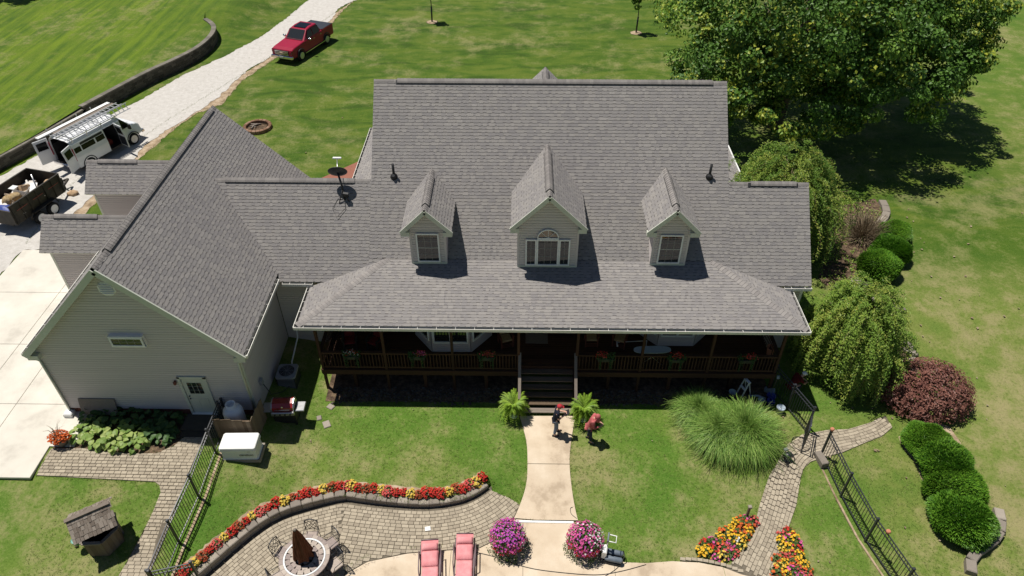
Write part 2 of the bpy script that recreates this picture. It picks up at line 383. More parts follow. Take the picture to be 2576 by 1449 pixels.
# --- plan outlines
PLW = [pt(*TC(*p), -.64) for p in ((1440, 1500), (1490, 1440), (1640, 1310), (1900, 1092), (2100, 968), (2350, 888), (2576, 835))] + [pt(*TD(*p), -.76) for p in ((60, 856), (350, 890), (650, 905), (900, 868), (1050, 800), (1135, 735))]
plant_path = smooth_path(PLW, 8)
PATIO_R = [pt(*TD(*p), PATIO_Z) for p in ((1135, 810), (1240, 850), (1350, 915), (1300, 1010), (1180, 1170), (1040, 1240))]
PATIO_B = [pt(*TD(*p), PATIO_Z) for p in ((800, 1255), (500, 1278), (200, 1340), (40, 1430), (-60, 1530))]
patio_poly = [Vector(p[:2]) for p in plant_path] + [Vector(p[:2]) for p in PATIO_R] + [Vector(p[:2]) for p in PATIO_B] + [Vector((-7.0, 10.2)), Vector((-11.2, 10.2))]
WALK_L = [gp(*TD(*p)) for p in ((1345, 245), (1395, 430), (1405, 600), (1395, 760), (1350, 910), (1303, 1015))]
WALK_R = [gp(*TD(*p)) for p in ((1790, 1050), (1768, 960), (1740, 800), (1722, 600), (1735, 430), (1765, 245))]
walk_poly = smooth_path(WALK_L, 5) + smooth_path(WALK_R, 5)
DECK = [pt(*TD(*p), PATIO_Z) for p in ((1303, 1022), (1180, 1175), (1040, 1245), (800, 1260), (500, 1283), (200, 1345), (40, 1435), (-60, 1535))] + [Vector((-7, 9.5, 0)), Vector((9.0, 9.5, 0))] + \
    [pt(*TE(*p), PATIO_Z) for p in ((560, 1470), (440, 1440), (300, 1385), (120, 1350), (0, 1345))] + [pt(*TD(*p), PATIO_Z) for p in ((2500, 1340), (2300, 1355), (2130, 1348), (1960, 1265), (1850, 1150), (1795, 1060))]
deck_poly = [Vector(p[:2]) for p in DECK]
RPL = [gp(*TE(*p)) for p in ((330, 1400), (420, 1290), (500, 1190), (545, 1060), (575, 930), (610, 820), (650, 700), (705, 610), (790, 460), (900, 385), (1090, 352), (1250, 345), (1400, 300), (1530, 240))]
RPR = [gp(*TE(*p)) for p in ((1580, 330), (1500, 400), (1390, 440), (1200, 522), (1050, 560), (960, 592), (905, 650), (880, 760), (855, 920), (795, 1090), (730, 1240), (710, 1350), (700, 1470))]
rpath_poly = [Vector(p[:2]) for p in RPL + RPR] + [Vector((7.6, 12.2))]
LP = [gp(*p) for p in ((92, 1197), (130, 1130), (205, 1129), (330, 1143), (395, 1142), (440, 1122), (470, 1095), (497, 1045), (545, 1045), (535, 1062), (372, 1449), (350, 1500), (280, 1500), (300, 1449), (385, 1290), (405, 1240), (402, 1222), (390, 1213))]
lpath_poly = [Vector(p[:2]) for p in LP]
DL = [TA(*p) for p in ((0, 1335), (240, 1200), (560, 1015), (870, 850), (1100, 735), (1400, 560), (1700, 425), (1950, 290), (2150, 150), (2330, 0))]
DR = [TA(*p) for p in ((2690, 0), (2560, 60), (2480, 170), (2280, 290), (2060, 425), (1900, 510), (1790, 600), (1650, 735), (1450, 870), (1250, 990), (1080, 1110), (1000, 1230))]
drive_poly = [Vector(pt(*p)[:2]) for p in DL] + [Vector((-18.2, 78)), Vector((-13.6, 78))] + [Vector(pt(*p)[:2]) for p in DR] + [Vector(p) for p in ((-24.6, 35.5), (-24.8, 33.8), (-25.0, 31.5), (-25.1, 29.55), (-25.95, 29.52), (-25.95, 26.08), (-40, 26.08), (-40, 33), (-34.5, 33.6), (-32.4, 34.6))]

dip_poly = []
for i in range(len(plant_path)):
    d = plant_path[min(i + 1, len(plant_path) - 1)] - plant_path[max(i - 1, 0)]; dip_poly.append(plant_path[i] + Vector((-d.y, d.x)).normalized() * .17)
dip_poly += [Vector(p[:2]) for p in PATIO_R[1:]] + [Vector(p[:2]) for p in PATIO_B] + [Vector((-7.0, 10.2)), Vector((-11.2, 10.2))]
def zground(x, y):
    z = zg(x, y)
    if y < 20:
        p = (x, y)
        if inside(p, dip_poly) or inside(p, deck_poly) or inside((x, y - .12), deck_poly) or inside((x, y + .12), deck_poly): z = min(z, PATIO_Z) - .06
    return z
def axis(lo, hi, fa, fb, fine, mid, far, ma=30, mb=30):
    out = [lo]; x = lo
    while x < hi:
        st = fine if fa <= x < fb else (mid if fa - ma <= x < fb + mb else far)
        x = min(hi, x + st); out.append(x)
    return out
xs = axis(-420, 420, -13, 14, .13, 1.0, 26, 40, 35); ys = axis(-120, 620, 9, 21.5, .13, 1.0, 26, 15, 65)
gm = MB(); nx = len(xs)
gm.v = [(x, y, zground(x, y)) for y in ys for x in xs]
gm.f = [(j * nx + i, j * nx + i + 1, (j + 1) * nx + i + 1, (j + 1) * nx + i) for j in range(len(ys) - 1) for i in range(nx - 1)]
gm.t = [.5] * len(gm.f); gm.m = [0] * len(gm.f); gm.sm = [True] * len(gm.f)
tag(gm.build('lawn', M_['lawn']), kind='structure')

# drive, bare verge, apron, walk, deck
verge = [Vector(pt(*TA(*p))[:2]) for p in ((2720, -30), (2576, 90), (2500, 190), (2100, 425), (1920, 545), (1830, 610), (1790, 660), (1670, 790), (1500, 850), (1300, 985), (1090, 1170), (1020, 1240))] + \
    [Vector(p) for p in ((-24.0, 35.6), (-24.2, 33.6), (-24.3, 31.2), (-24.5, 29.55), (-26, 29.5), (-26.5, 36), (-24, 44), (-20, 55), (-16, 68))]
tag(sheet('drive_verge', dens(verge, .25, .10), lambda x, y: zg(x, y) + .012, M_['dirt'], .8), kind='structure')
tag(sheet('gravel_drive', dens(drive_poly, .25, .09), lambda x, y: zg(x, y) + .03, M_['gravel'], .8), kind='structure')
ap = empty('concrete_apron', (0, 0, 0)); tag(ap, kind='structure')
axs = [-33, -29.4, -25.9, -22.3, -20.55, -18.1]; ays = [15.55, 19.1, 22.55, 26.1, 29.5]
for i in range(5):
    for j in range(4):
        if j == 3 and i < 2: continue
        a, b, c, d = axs[i] + .008, axs[i + 1] - .008, ays[j] + .008, ays[j + 1] - .008
        MB().box(((a + b) / 2, (c + d) / 2, 0), (b - a, d - c, .11), bev=.01).build('slab', M_['apron'], ap)
MB().box((-18.0 + .35, 24, 0), (1.0, 14, .1)).build('slab', M_['apron'], ap)
wk = empty('front_walk'); tag(wk, kind='structure')
def cut(poly, y0, y1):
    def clip(P, f, s):
        out = []
        for i in range(len(P)):
            a, b = P[i], P[(i + 1) % len(P)]; da, db = s * (a.y - f), s * (b.y - f)
            if da >= 0: out.append(a)
            if (da >= 0) != (db >= 0): out.append(a + (b - a) * (da / (da - db)))
        return out
    return clip(clip(poly, y0, 1), y1, -1)
for a, b in ((13.0, 14.655), (14.735, 17.0), (17.02, 20)):
    sheet('slab', cut(walk_poly, a, b), lambda x, y: zg(x, y) + .035, M_['walk'], .35, wk)
ch = MB(); p, r_ = gp(*TD(1318, 1040)), gp(*TD(1752, 1048)); ch.bar(p + Vector((0, 0, .035)), r_ + Vector((0, 0, .035)), .085, .02); ch.build('drain_channel', M_['white'], wk)
dk = empty('pool_deck'); tag(dk, kind='structure')
xs_ = (-8, -2.35, .2, 3.4, 7.2, 12)
for a, b in zip(xs_, xs_[1:]):
    P = [Vector((p.y, p.x)) for p in deck_poly]; P = cut(P, a + .006, b - .006)
    P = [Vector((p.y, p.x)) for p in P]
    if len(P) > 2: sheet('slab', P, lambda x, y: PATIO_Z + .03, M_['walk'], .6, dk)

# --- pavers
def paver_mesh(lx, ly):
    m = MB(); m.box((0, 0, 0), (lx - .012, ly - .012, .05), bev=.008)
    return m.mesh('paver', M_['paver'])
PV = {}
def clip_rect(poly, x, y, a, lx, ly):
    c, s_ = math.cos(a), math.sin(a); P = [Vector(((p[0] - x) * c + (p[1] - y) * s_, -(p[0] - x) * s_ + (p[1] - y) * c)) for p in poly]
    for ax, lim, sg in ((0, lx / 2, 1), (0, lx / 2, -1), (1, ly / 2, 1), (1, ly / 2, -1)):
        out = []
        for i in range(len(P)):
            u, w = P[i], P[(i + 1) % len(P)]; du, dw = lim - sg * u[ax], lim - sg * w[ax]
            if du >= 0: out.append(u)
            if (du >= 0) != (dw >= 0): out.append(u + (w - u) * (du / (du - dw)))
        P = out
        if not P: return []
    return P
def lay_pavers(parent, cells, zf, limit=300, region=None):
    """cells: (x, y, angle, lx, ly); the nearest are single stones, the others one field"""
    rest = MB()
    if region is not None:
        whole = []
        for (x, y, a, lx, ly) in cells:
            c, s_ = math.cos(a), math.sin(a)
            if all(inside((x + sx * lx / 2 * c - sy * ly / 2 * s_, y + sx * lx / 2 * s_ + sy * ly / 2 * c), region) for sx in (-1, 1) for sy in (-1, 1)): whole.append((x, y, a, lx, ly)); continue
            P = clip_rect(region, x, y, a, lx - .012, ly - .012)
            if len(P) > 2:
                ar = abs(sum(P[i].x * P[(i + 1) % len(P)].y - P[(i + 1) % len(P)].x * P[i].y for i in range(len(P)))) / 2
                if ar > .003:
                    if sum(P[i].x * P[(i + 1) % len(P)].y - P[(i + 1) % len(P)].x * P[i].y for i in range(len(P))) < 0: P.reverse()
                    rest.prism([(x + p.x * c - p.y * s_, y + p.x * s_ + p.y * c) for p in P], zf(x, y) - .01, zf(x, y) + .036, tint=random.random())
        cells = whole
    cells = sorted(cells, key=lambda c: c[0] ** 2 + c[1] ** 2)
    for i, (x, y, a, lx, ly) in enumerate(cells):
        z = zf(x, y) + .012 + random.uniform(-.004, .004)
        if i < limit:
            k = (round(lx, 2), round(ly, 2))
            if k not in PV: PV[k] = paver_mesh(*k)
            o = bpy.data.objects.new('paver', PV[k]); o.location = (x, y, z); o.rotation_euler = (random.uniform(-.012, .012), random.uniform(-.012, .012), a); link(o, parent)
        else: rest.box((x, y, z), (lx - .012, ly - .012, .05), rz=a, bev=.008, tint=random.random())
    if rest.f: tag(rest.build('paver_field', M_['paver'], parent), kind='stuff')
def grid_cells(poly, ang, lx, ly, jit=0):
    cx = sum(p[0] for p in poly) / len(poly); cy = sum(p[1] for p in poly) / len(poly); out = []
    c, s = math.cos(ang), math.sin(ang)
    for j in range(-80, 80):
        i = -60 + random.random()
        while i < 60:
            L = lx * random.choice((.8, 1, 1, 1.2)); a = (i * lx) + L / 2; b = j * ly
            x = cx + a * c - b * s; y = cy + a * s + b * c; i += L / lx
            if inside((x, y), poly) or any(inside((x + dx * L * .5, y + dy * ly * .5), poly) for dx in (-1, 1) for dy in (-1, 1)): out.append((x, y, ang, L, ly))
    return out
lp = empty('left_paver_path'); tag(lp, kind='structure')
sheet('bed', lpath_poly, lambda x, y: zg(x, y) + .012, M_['sand'], .5, lp)
lay_pavers(lp, grid_cells(lpath_poly, R(-.6), .22, .138), lambda x, y: zg(x, y) + .01, region=lpath_poly)
pa = empty('paver_patio'); tag(pa, kind='structure')
sheet('bed', patio_poly, lambda x, y: PATIO_Z + .012, M_['sand'], .5, pa)
cells = []; base = resample(plant_path, .05)
for k in range(1, 41):
    off = .07 + k * .142; a = random.random() * .2; row = []
    for i in range(1, len(base) - 1):
        t = (base[i + 1] - base[i - 1]).normalized(); n = Vector((t.y, -t.x)); row.append(base[i] + n * off)
    # extend the row past the end of the wall
    t = (row[-1] - row[-6]).normalized(); row += [row[-1] + t * (.05 * j) for j in range(1, 60)]
    # drop folded-over stretches
    clean = [row[0]]
    for i in range(1, len(row)):
        if (row[i] - clean[-1]).length > .02 and all((row[i] - c).length > .03 for c in clean[-12:]): clean.append(row[i])
    row = clean; pos = 0; d = 0; nxt = a
    i = 0
    while i < len(row) - 1:
        L = random.choice((.17, .2, .2, .23)); acc = 0; j = i
        while j < len(row) - 1 and acc < L: acc += (row[j + 1] - row[j]).length; j += 1
        m = (row[i] + row[j]) / 2; ch = row[j] - row[i]
        if inside(m, patio_poly) and not inside(m, deck_poly) and ch.length > .1: cells.append((m.x, m.y, math.atan2(ch.y, ch.x), ch.length, .142))
        i = j
seen = {}; keep = []
for c in cells:
    k = (round(c[0] / .13), round(c[1] / .13)); near = False
    for dx in (-1, 0, 1):
        for dy in (-1, 0, 1):
            for o in seen.get((k[0] + dx, k[1] + dy), ()):
                if (o[0] - c[0]) ** 2 + (o[1] - c[1]) ** 2 < .0122: near = True
    if not near: seen.setdefault(k, []).append(c); keep.append(c)
lay_pavers(pa, keep, lambda x, y: PATIO_Z + .008, region=patio_poly)
rp = empty('right_paver_path'); tag(rp, kind='structure')
sheet('bed', rpath_poly, lambda x, y: zg(x, y) + .012, M_['sand'], .4, rp)
cells = []; A = resample(smooth_path(RPL, 6), .06); B = resample(smooth_path(list(reversed(RPR)), 6), .06)
mid = []
for i in range(0, 101):
    a = A[int(i / 100 * (len(A) - 1))]; b = B[int(i / 100 * (len(B) - 1))]; mid.append((a + b) / 2)
mid = resample(mid, .06)
for k in range(-10, 11):
    i = random.randrange(4)
    while i < len(mid) - 2:
        n_ = random.choice((3, 4, 4)); j = min(len(mid) - 1, i + n_); t = (mid[j] - mid[i]).normalized(); n = Vector((-t.y, t.x)); m = (mid[i] + mid[j]) / 2 + n * (k * .138)
        cells.append((m.x, m.y, math.atan2(t.y, t.x), .06 * n_, .138))
        i = j
lay_pavers(rp, cells, lambda x, y: zg(x, y) + .01, region=rpath_poly)
# edging stones along the pool deck
ed = [pt(*TE(*p), PATIO_Z) for p in ((0, 1325), (120, 1330), (300, 1365), (440, 1415), (520, 1450))]
for p in resample(smooth_path(ed, 6), .2)[:-1]: MB().box((p.x, p.y, PATIO_Z + .03), (.185, .12, .06), rz=-.15, bev=.01, tint=random.random()).build('edging_stone', M_['paver'], rp)

# --- retaining wall along the drive with the upper lawn behind it
W1 = [(-37.5, 24), (-34.2, 31), (-31.7, 37.6), (-30.7, 40.4), (-29.6, 44.2)]; W2 = [(-29.62, 44.25), (-27.65, 49.6), (-26.3, 52.4), (-25.45, 54.6), (-25.2, 56.9), (-25.45, 58.7), (-26.05, 59.9), (-27.1, 61.1)]
M_['capstone'] = pm('wall_capstone', [(.13, .12, .10), (.17, .155, .13), (.21, .19, .16)], 5, .92, .4, 30, world_co=True, spec=.15)
rw = thing('retaining_wall', 'shade-darkened stone block retaining wall curving along the white gravel drive', 'wall')
def block_wall(path, zb, courses, hc, L, th, parent, mat, cap=True, name='block_course'):
    P = smooth_path(path, 8) if len(path) > 2 else [Vector(p[:2]) for p in path]
    f = MB()
    for c in range(courses):
        pts = resample(P, L); 
        if c % 2: pts = resample([P[0] + (P[1] - P[0]).normalized() * L / 2] + P[1:], L)
        for a, b in zip(pts, pts[1:]):
            m = (a + b) / 2; d = b - a; n = Vector((-d.y, d.x)).normalized()
            f.box((m.x + n.x * random.uniform(-.015, .015), m.y + n.y * random.uniform(-.015, .015), zb(m) + hc * (c + .5)), (d.length - .012, th, hc - .008), rz=math.atan2(d.y, d.x), bev=.015, tint=random.random())
    tag(f.build(name, mat, parent), kind='stuff')
    if cap:
        pts = resample(P, L * 1.1)
        for a, b in zip(pts, pts[1:]):
            m = (a + b) / 2; d = b - a
            MB().box((m.x, m.y, zb(m) + hc * courses + .04), (d.length - .006, th + .06, .09), rz=math.atan2(d.y, d.x), bev=.012).build('cap_stone', M_['capstone'], parent)
block_wall(W1, lambda p: -.05, 4, .19, .42, .32, rw, M_['shadeblock']); block_wall(W2, lambda p: -.05, 5, .19, .42, .32, rw, M_['shadeblock'])
up = [Vector(p) for p in W1] + [Vector(p) for p in W2[1:]] + [Vector(p) for p in ((-28.5, 66), (-90, 66), (-90, 20), (-39, 20))]
tag(sheet('upper_lawn', up, lambda x, y: .86 + .012 * max(0, -25 - x) if y > 44.3 else .74 + .012 * max(0, -25 - x) + .12 * S(38, 44.3, y), M_['lawn'], 1.0), kind='structure')

# --- planter wall and its flowers
pw = thing('planter_wall', 'low curved wall of tan stone blocks edging the paver patio', 'wall')
def ztop(x): return -.63 - .16 * S(-9.5, -1, x)
lo = MB(); pts = resample(plant_path, .40)
for a, b in zip(pts, pts[1:]):
    m = (a + b) / 2; d = b - a; zt = ztop(m.x); ang = math.atan2(d.y, d.x); n = Vector((-d.y, d.x)).normalized()
    h = zt - .16 - (PATIO_Z - .02)
    for c in range(2): lo.box((m.x + n.x * .17, m.y + n.y * .17, PATIO_Z - .02 + h * (c + .5) / 2), (d.length - .01, .30, h / 2 - .006), rz=ang, bev=.02, tint=random.random())
    MB().box((m.x + n.x * .15, m.y + n.y * .15, zt - .08), (d.length - .014, .31, .155), rz=ang + random.uniform(-.03, .03), bev=.025).build('cap_block', M_['block'], pw)
tag(lo.build('block_course', M_['block'], pw), kind='stuff')
inner = []; outer = []
for i in range(1, len(plant_path) - 1):
    d = plant_path[i + 1] - plant_path[i - 1]; n = Vector((-d.y, d.x)).normalized(); inner.append(plant_path[i] + n * .28); outer.append(plant_path[i] + n * .64)
tag(sheet('planter_soil', inner + list(reversed(dens(outer, .2, .05, False))), lambda x, y: max(ztop(x) - .05, zg(x, y) + .02) + (.02 if zg(x, y) > ztop(x) - .1 else 0), M_['dirt'], .3), kind='structure')
# ================================================================== HOUSE
house = thing('house', 'grey shingled house with three front dormers, covered porch and attached garage wing', 'house')
house.location = (0, 0, 0)
def scan(poly, b):
    xs = []; n = len(poly)
    for i in range(n):
        (a0, b0), (a1, b1) = poly[i], poly[(i + 1) % n]
        if (b0 > b) != (b1 > b): xs.append(a0 + (a1 - a0) * (b - b0) / (b1 - b0))
    xs.sort(); return list(zip(xs[::2], xs[1::2]))
N_SINGLE = [0]; TABM = {}
def tab_faces(m, P, l0, r0, l1, r1, b0, b1, h0, h1, tint):
    v = [P(l0, b0, h0), P(r0, b0, h0), P(r1, b1, h1), P(l1, b1, h1), P(l0, b0, 0), P(r0, b0, 0), P(r1, b1, 0), P(l1, b1, 0)]
    m.poly(v, [(0, 1, 2, 3), (4, 5, 1, 0), (5, 6, 2, 1), (7, 4, 0, 3)], tint)
def shingles(O, U, W, poly, parent, single=0, e=.143, name='shingle_field'):
    """laminated shingles laid in courses; poly in (along eave, up slope) metres"""
    O, U, W = Vector(O), Vector(U).normalized(), Vector(W).normalized(); Nn = U.cross(W)
    P = lambda a, b, h: O + U * a + W * b + Nn * h
    f = MB(); bmin = min(p[1] for p in poly); bmax = max(p[1] for p in poly); k = 0
    rows = int((bmax - bmin) / e + .999)
    for k in range(rows):
        b0 = bmin + k * e; b1 = min(bmax, b0 + e)
        iv = scan(poly, b0 + .0005); it = scan(poly, b1 - .0005)
        for j in range(min(len(iv), len(it))):
            l0, r0 = iv[j]; l1, r1 = it[j]; c = lambda a, lo, hi: min(max(a, lo), hi)
            lo, hi = min(l0, l1), max(r0, r1)
            f.cur = 1; a = lo
            while a < hi:
                w = random.uniform(.5, 1.0); tab_faces(f, P, c(a, l0, r0), c(a + w, l0, r0), c(a, l1, r1), c(a + w, l1, r1), b0, b1, .008, .0015, random.random()); a += w
            f.cur = 0; a = lo - random.random() * .3
            while a < hi:
                w = random.choice((.13, .17, .2, .24, .3)); g = random.choice((.05, .08, .1, .13, .16)); x0, x1 = c(a, l0, r0), c(a + w, l0, r0); y0, y1 = c(a, l1, r1), c(a + w, l1, r1)
                if k < single and N_SINGLE[0] < 300 and x1 - x0 > w - .001 and y1 - y0 > w - .001:
                    if w not in TABM:
                        t = MB(); tab_faces(t, lambda a_, b_, h_: Vector((a_, b_, h_)), 0, w, 0, w, 0, e, .017, .006, .0); TABM[w] = t.mesh('shingle', M_['shingle'])
                    Mx = Matrix((U, W, Nn)).transposed().to_4x4(); Mx.translation = P(a, b0, 0); mesh_obj('shingle', TABM[w], parent, Mx); N_SINGLE[0] += 1
                elif max(x1 - x0, y1 - y0) > .02: tab_faces(f, P, x0, x1, y0, y1, b0 + random.uniform(0, .004), b1, .017, .006, random.random())
                a += w + g
            # plain laminate between the tabs, a touch back from the butt line
            f.cur = 0; a = lo
            while a < hi:
                w = random.uniform(.15, .45)
                x0, x1, y0, y1 = c(a, l0, r0), c(a + w, l0, r0), c(a, l1, r1), c(a + w, l1, r1)
                if max(x1 - x0, y1 - y0) > .02: tab_faces(f, P, x0, x1, y0, y1, b0 + .028, b1, .012, .0035, random.random())
                a += w
    return tag(f.build(name, [M_['shingle'], M_['shingle_low']], parent), kind='stuff')
def roof_plane(name, quad, single=0, thick=.14):
    """quad: eave-left, eave-right, then the upper corners (right to left), planar"""
    quad = [Vector(p) for p in quad]; U = (quad[1] - quad[0]).normalized(); n = U.cross(quad[-1] - quad[0]).normalized(); W = n.cross(U)
    m = MB(); m.slab([p - n * .002 for p in quad], thick, n); o = m.build(name, M_['trim'], house)
    shingles(quad[0], U, W, [((p - quad[0]).dot(U), (p - quad[0]).dot(W)) for p in quad], o, single)
    return o
def ridge(a, b, parent, nA, nB, single=True, w=.15, vent=None):
    """ridge or hip caps from a to b lapped over slopes with normals nA, nB; vent=(t0,t1) metres of raised ridge vent"""
    a, b = Vector(a), Vector(b); d = (b - a); L = d.length; d.normalize(); nA, nB = Vector(nA).normalized(), Vector(nB).normalized()
    up = (nA + nB).normalized(); sA = d.cross(nA).normalized(); sB = d.cross(nB).normalized()
    if sA.dot(up) > 0: sA = -sA
    if sB.dot(up) > 0: sB = -sB
    if sA.dot(sB) > .9: sB = -sB
    def cap(t0, t1, lift, m):
        h0, h1 = .034 + lift, .018 + lift
        ps = []
        for t, h in ((t0, h0), (t1, h1)):
            c = a + d * t
            ps += [c + sA * w + nA * (h - .012), c + sA * w * .45 + nA * h, c + up * (h * 1.1), c + sB * w * .45 + nB * h, c + sB * w + nB * (h - .012)]
        m.poly(ps + [a + d * t0 + sA * w + nA * .001, a + d * t0 + sB * w + nB * .001], [(0, 1, 6, 5), (1, 2, 7, 6), (2, 3, 8, 7), (3, 4, 9, 8), (10, 11, 4, 3, 2, 1, 0)], random.random())
    if vent:
        m = MB()
        for s, n in ((sA, nA), (sB, nB)): m.slab([a + d * vent[0] + s * .02 + n * .045, a + d * vent[1] + s * .02 + n * .045, a + d * vent[1] + s * (w + .03) + n * .045, a + d * vent[0] + s * (w + .03) + n * .045], .04, n)
        m.build('ridge_vent', M_['black'], parent)
    t = 0; f = MB(); e = .145
    while t < L - .02:
        t1 = min(L, t + e + .03); lift = .042 if vent and vent[0] - .02 <= t <= vent[1] - .1 else 0
        if single: m = MB(); cap(t, t1, lift, m); m.build('ridge_cap', M_['cap'], parent)
        else: cap(t, t1, lift, f)
        t += e
    if f.f: tag(f.build('ridge_cap_run', M_['cap'], parent), kind='stuff')
def siding(name, O, U, poly, outward, e=.122, mat='siding'):
    """horizontal lap siding; poly in (along wall, height)"""
    O, U, nrm = Vector(O), Vector(U).normalized(), Vector(outward).normalized(); f = MB()
    P = lambda a, b, h: O + U * a + Vector((0, 0, b)) + nrm * h
    flip = U.cross(Vector((0, 0, 1))).dot(nrm) < 0
    b = min(p[1] for p in poly); top = max(p[1] for p in poly); levels = sorted({round(p[1], 4) for p in poly})
    while b < top - .002:
        b1 = min(top, b + e)
        for L in levels:
            if b + .003 < L < b1 - .003: b1 = L; break
        iv, it = scan(poly, b + .0004), scan(poly, b1 - .0004)
        for (l0, r0), (l1, r1) in zip(iv, it):
            bn = b1 - .02 if b1 - b > .05 else b1; k_ = (bn - b) / (b1 - b); ln, rn = l0 + (l1 - l0) * k_, r0 + (r1 - r0) * k_
            qs = [[P(l0, b, .040), P(r0, b, .040), P(rn, bn, .030), P(ln, bn, .030)], [P(l0, b, -.012), P(r0, b, -.012), P(r0, b, .040), P(l0, b, .040)]]
            if bn < b1: qs += [[P(ln, bn, .030), P(rn, bn, .030), P(rn, bn, -.012), P(ln, bn, -.012)], [P(ln, bn, -.012), P(rn, bn, -.012), P(r1, b1, -.012), P(l1, b1, -.012)]]
            t_ = random.random()
            for qq in qs: f.quad(list(reversed(qq)) if flip else qq, t_)
        b = b1
    return tag(f.build(name, M_[mat], house), kind='stuff')
def part_box(name, c, d, mat, parent=None, rz=0, bev=0): return MB().box(c, d, rz=rz, bev=bev).build(name, M_[mat], parent or house)

# ---------- measures
ME_Y, ME_Z, RG_Y, RG_Z = 23.07, 3.37, 29.27, 9.57           # main eave / ridge
MXL, MXR, WXR = -6.35, 8.8, 12.17                           # main rakes, right wing rake
WG_Y, WG_Z = 26.17, 6.47                                    # wing ridge
GC, GH, GEZ, GY0, GY1 = -14.25, 4.08, 3.62, 18.47, 30.55    # garage centre, half width, eave z, front and back
GRZ = GEZ + GH
PE_Y, PE_Z, PXL, PXR = 20.58, 3.2, -8.8, 11.3               # porch eave
PS = .277; PT_Y, PT_Z = 23.82, 3.2 + PS * (23.82 - 20.58)
PRUN = PT_Y - PE_Y
dn = Vector((0, -1, 1)).normalized(); up_b = Vector((0, 1, 1)).normalized()
# ---------- roofs
gx0, gx1 = GC - GH, GC + GH
yv = lambda z: ME_Y + (z - ME_Z)
main = roof_plane('main_roof', [(MXL, yv(4.1), 4.1), (MXR, yv(4.1), 4.1), (MXR, RG_Y, RG_Z), (MXL, RG_Y, RG_Z)])
# lower part of the same slope runs from the garage to the right wing
lower = [(gx1 - (ME_Z - GEZ) * 0, ME_Y, ME_Z), (WXR, ME_Y, ME_Z), (WXR, WG_Y, WG_Z), (MXR + .001, WG_Y, WG_Z)]
wingR = roof_plane('wing_roof', [(MXR + .002, ME_Y, ME_Z), (WXR, ME_Y, ME_Z), (WXR, WG_Y, WG_Z), (MXR + .002, WG_Y, WG_Z)])
roof_plane('wing_roof', [(MXR, ME_Y, ME_Z), (MXR, ME_Y, ME_Z), (MXR, ME_Y + .01, ME_Z + .01), (MXR, ME_Y + .01, ME_Z + .01)]) if False else None
eavestrip = roof_plane('main_roof', [(MXL, ME_Y, ME_Z), (MXR, ME_Y, ME_Z), (MXR, yv(4.1) - .001, 4.099), (MXL, yv(4.1) - .001, 4.099)])
vx = lambda z: gx1 - (z - GEZ)                               # garage slope: x where it reaches height z
breeze = roof_plane('breezeway_roof', [(vx(GEZ) - .0, ME_Y + (GEZ - ME_Z), GEZ), (MXL - .002, ME_Y + (GEZ - ME_Z), GEZ), (MXL - .002, WG_Y, WG_Z), (vx(WG_Z), WG_Y, WG_Z)])
roof_plane('breezeway_roof', [(gx1, ME_Y, ME_Z), (MXL - .002, ME_Y, ME_Z), (MXL - .002, ME_Y + (GEZ - ME_Z) - .001, GEZ - .001), (gx1, ME_Y + (GEZ - ME_Z) - .001, GEZ - .001)])
def plain_roof(name, pts, thick=.12): return MB().slab(pts, thick).build(name, M_['shingle'], house)
plain_roof('rear_roof', [(MXL, RG_Y, RG_Z), (MXR, RG_Y, RG_Z), (MXR, 2 * RG_Y - ME_Y, ME_Z), (MXL, 2 * RG_Y - ME_Y, ME_Z)])
plain_roof('rear_roof', [(MXR + .01, WG_Y, WG_Z), (WXR, WG_Y, WG_Z), (WXR, 2 * WG_Y - ME_Y, ME_Z), (MXR + .01, 2 * WG_Y - ME_Y, ME_Z)])
plain_roof('rear_roof', [(vx(WG_Z), WG_Y, WG_Z), (MXL - .01, WG_Y, WG_Z), (MXL - .01, 2 * WG_Y - ME_Y, ME_Z), (gx1 - .3, 2 * WG_Y - ME_Y, ME_Z)])
# garage
gn1, gn2 = Vector((1, 0, 1)), Vector((-1, 0, 1))
garR = roof_plane('garage_roof', [(gx1, GY0, GEZ), (gx1, GY1, GEZ), (GC, GY1, GRZ), (GC, GY0, GRZ)])
garL = roof_plane('garage_roof', [(gx0, GY1, GEZ), (gx0, GY0, GEZ), (GC, GY0, GRZ), (GC, GY1, GRZ)])
ridge((GC, GY0, GRZ), (GC, GY1, GRZ), garR, gn1, gn2, True, .15, (1.0, GY1 - GY0 - .35))
ridge((MXL, RG_Y, RG_Z), (MXR, RG_Y, RG_Z), main, (0, -1, 1), (0, 1, 1), False, .145, (.95, 14.55))
ridge((MXR + .05, WG_Y, WG_Z), (WXR, WG_Y, WG_Z), wingR, (0, -1, 1), (0, 1, 1), False, .145, (.75, 2.85))
ridge((vx(WG_Z), WG_Y, WG_Z), (MXL - .02, WG_Y, WG_Z), breeze, (0, -1, 1), (0, 1, 1), False, .145, (.45, 5.9))
# porch: front slope with hipped ends
pn = Vector((0, -PS, 1)); pl_ = Vector((-PS, 0, 1)); pr_ = Vector((PS, 0, 1))
hxL, hxR = PXL + PRUN, PXR - PRUN
porch = roof_plane('porch_roof', [(PXL, PE_Y, PE_Z), (PXR, PE_Y, PE_Z), (hxR, PT_Y, PT_Z), (hxL, PT_Y, PT_Z)], single=9, thick=.1)
ym = ME_Y + .05
cutL = lambda x: PT_Y - (hxL - x)                           # hip line in plan
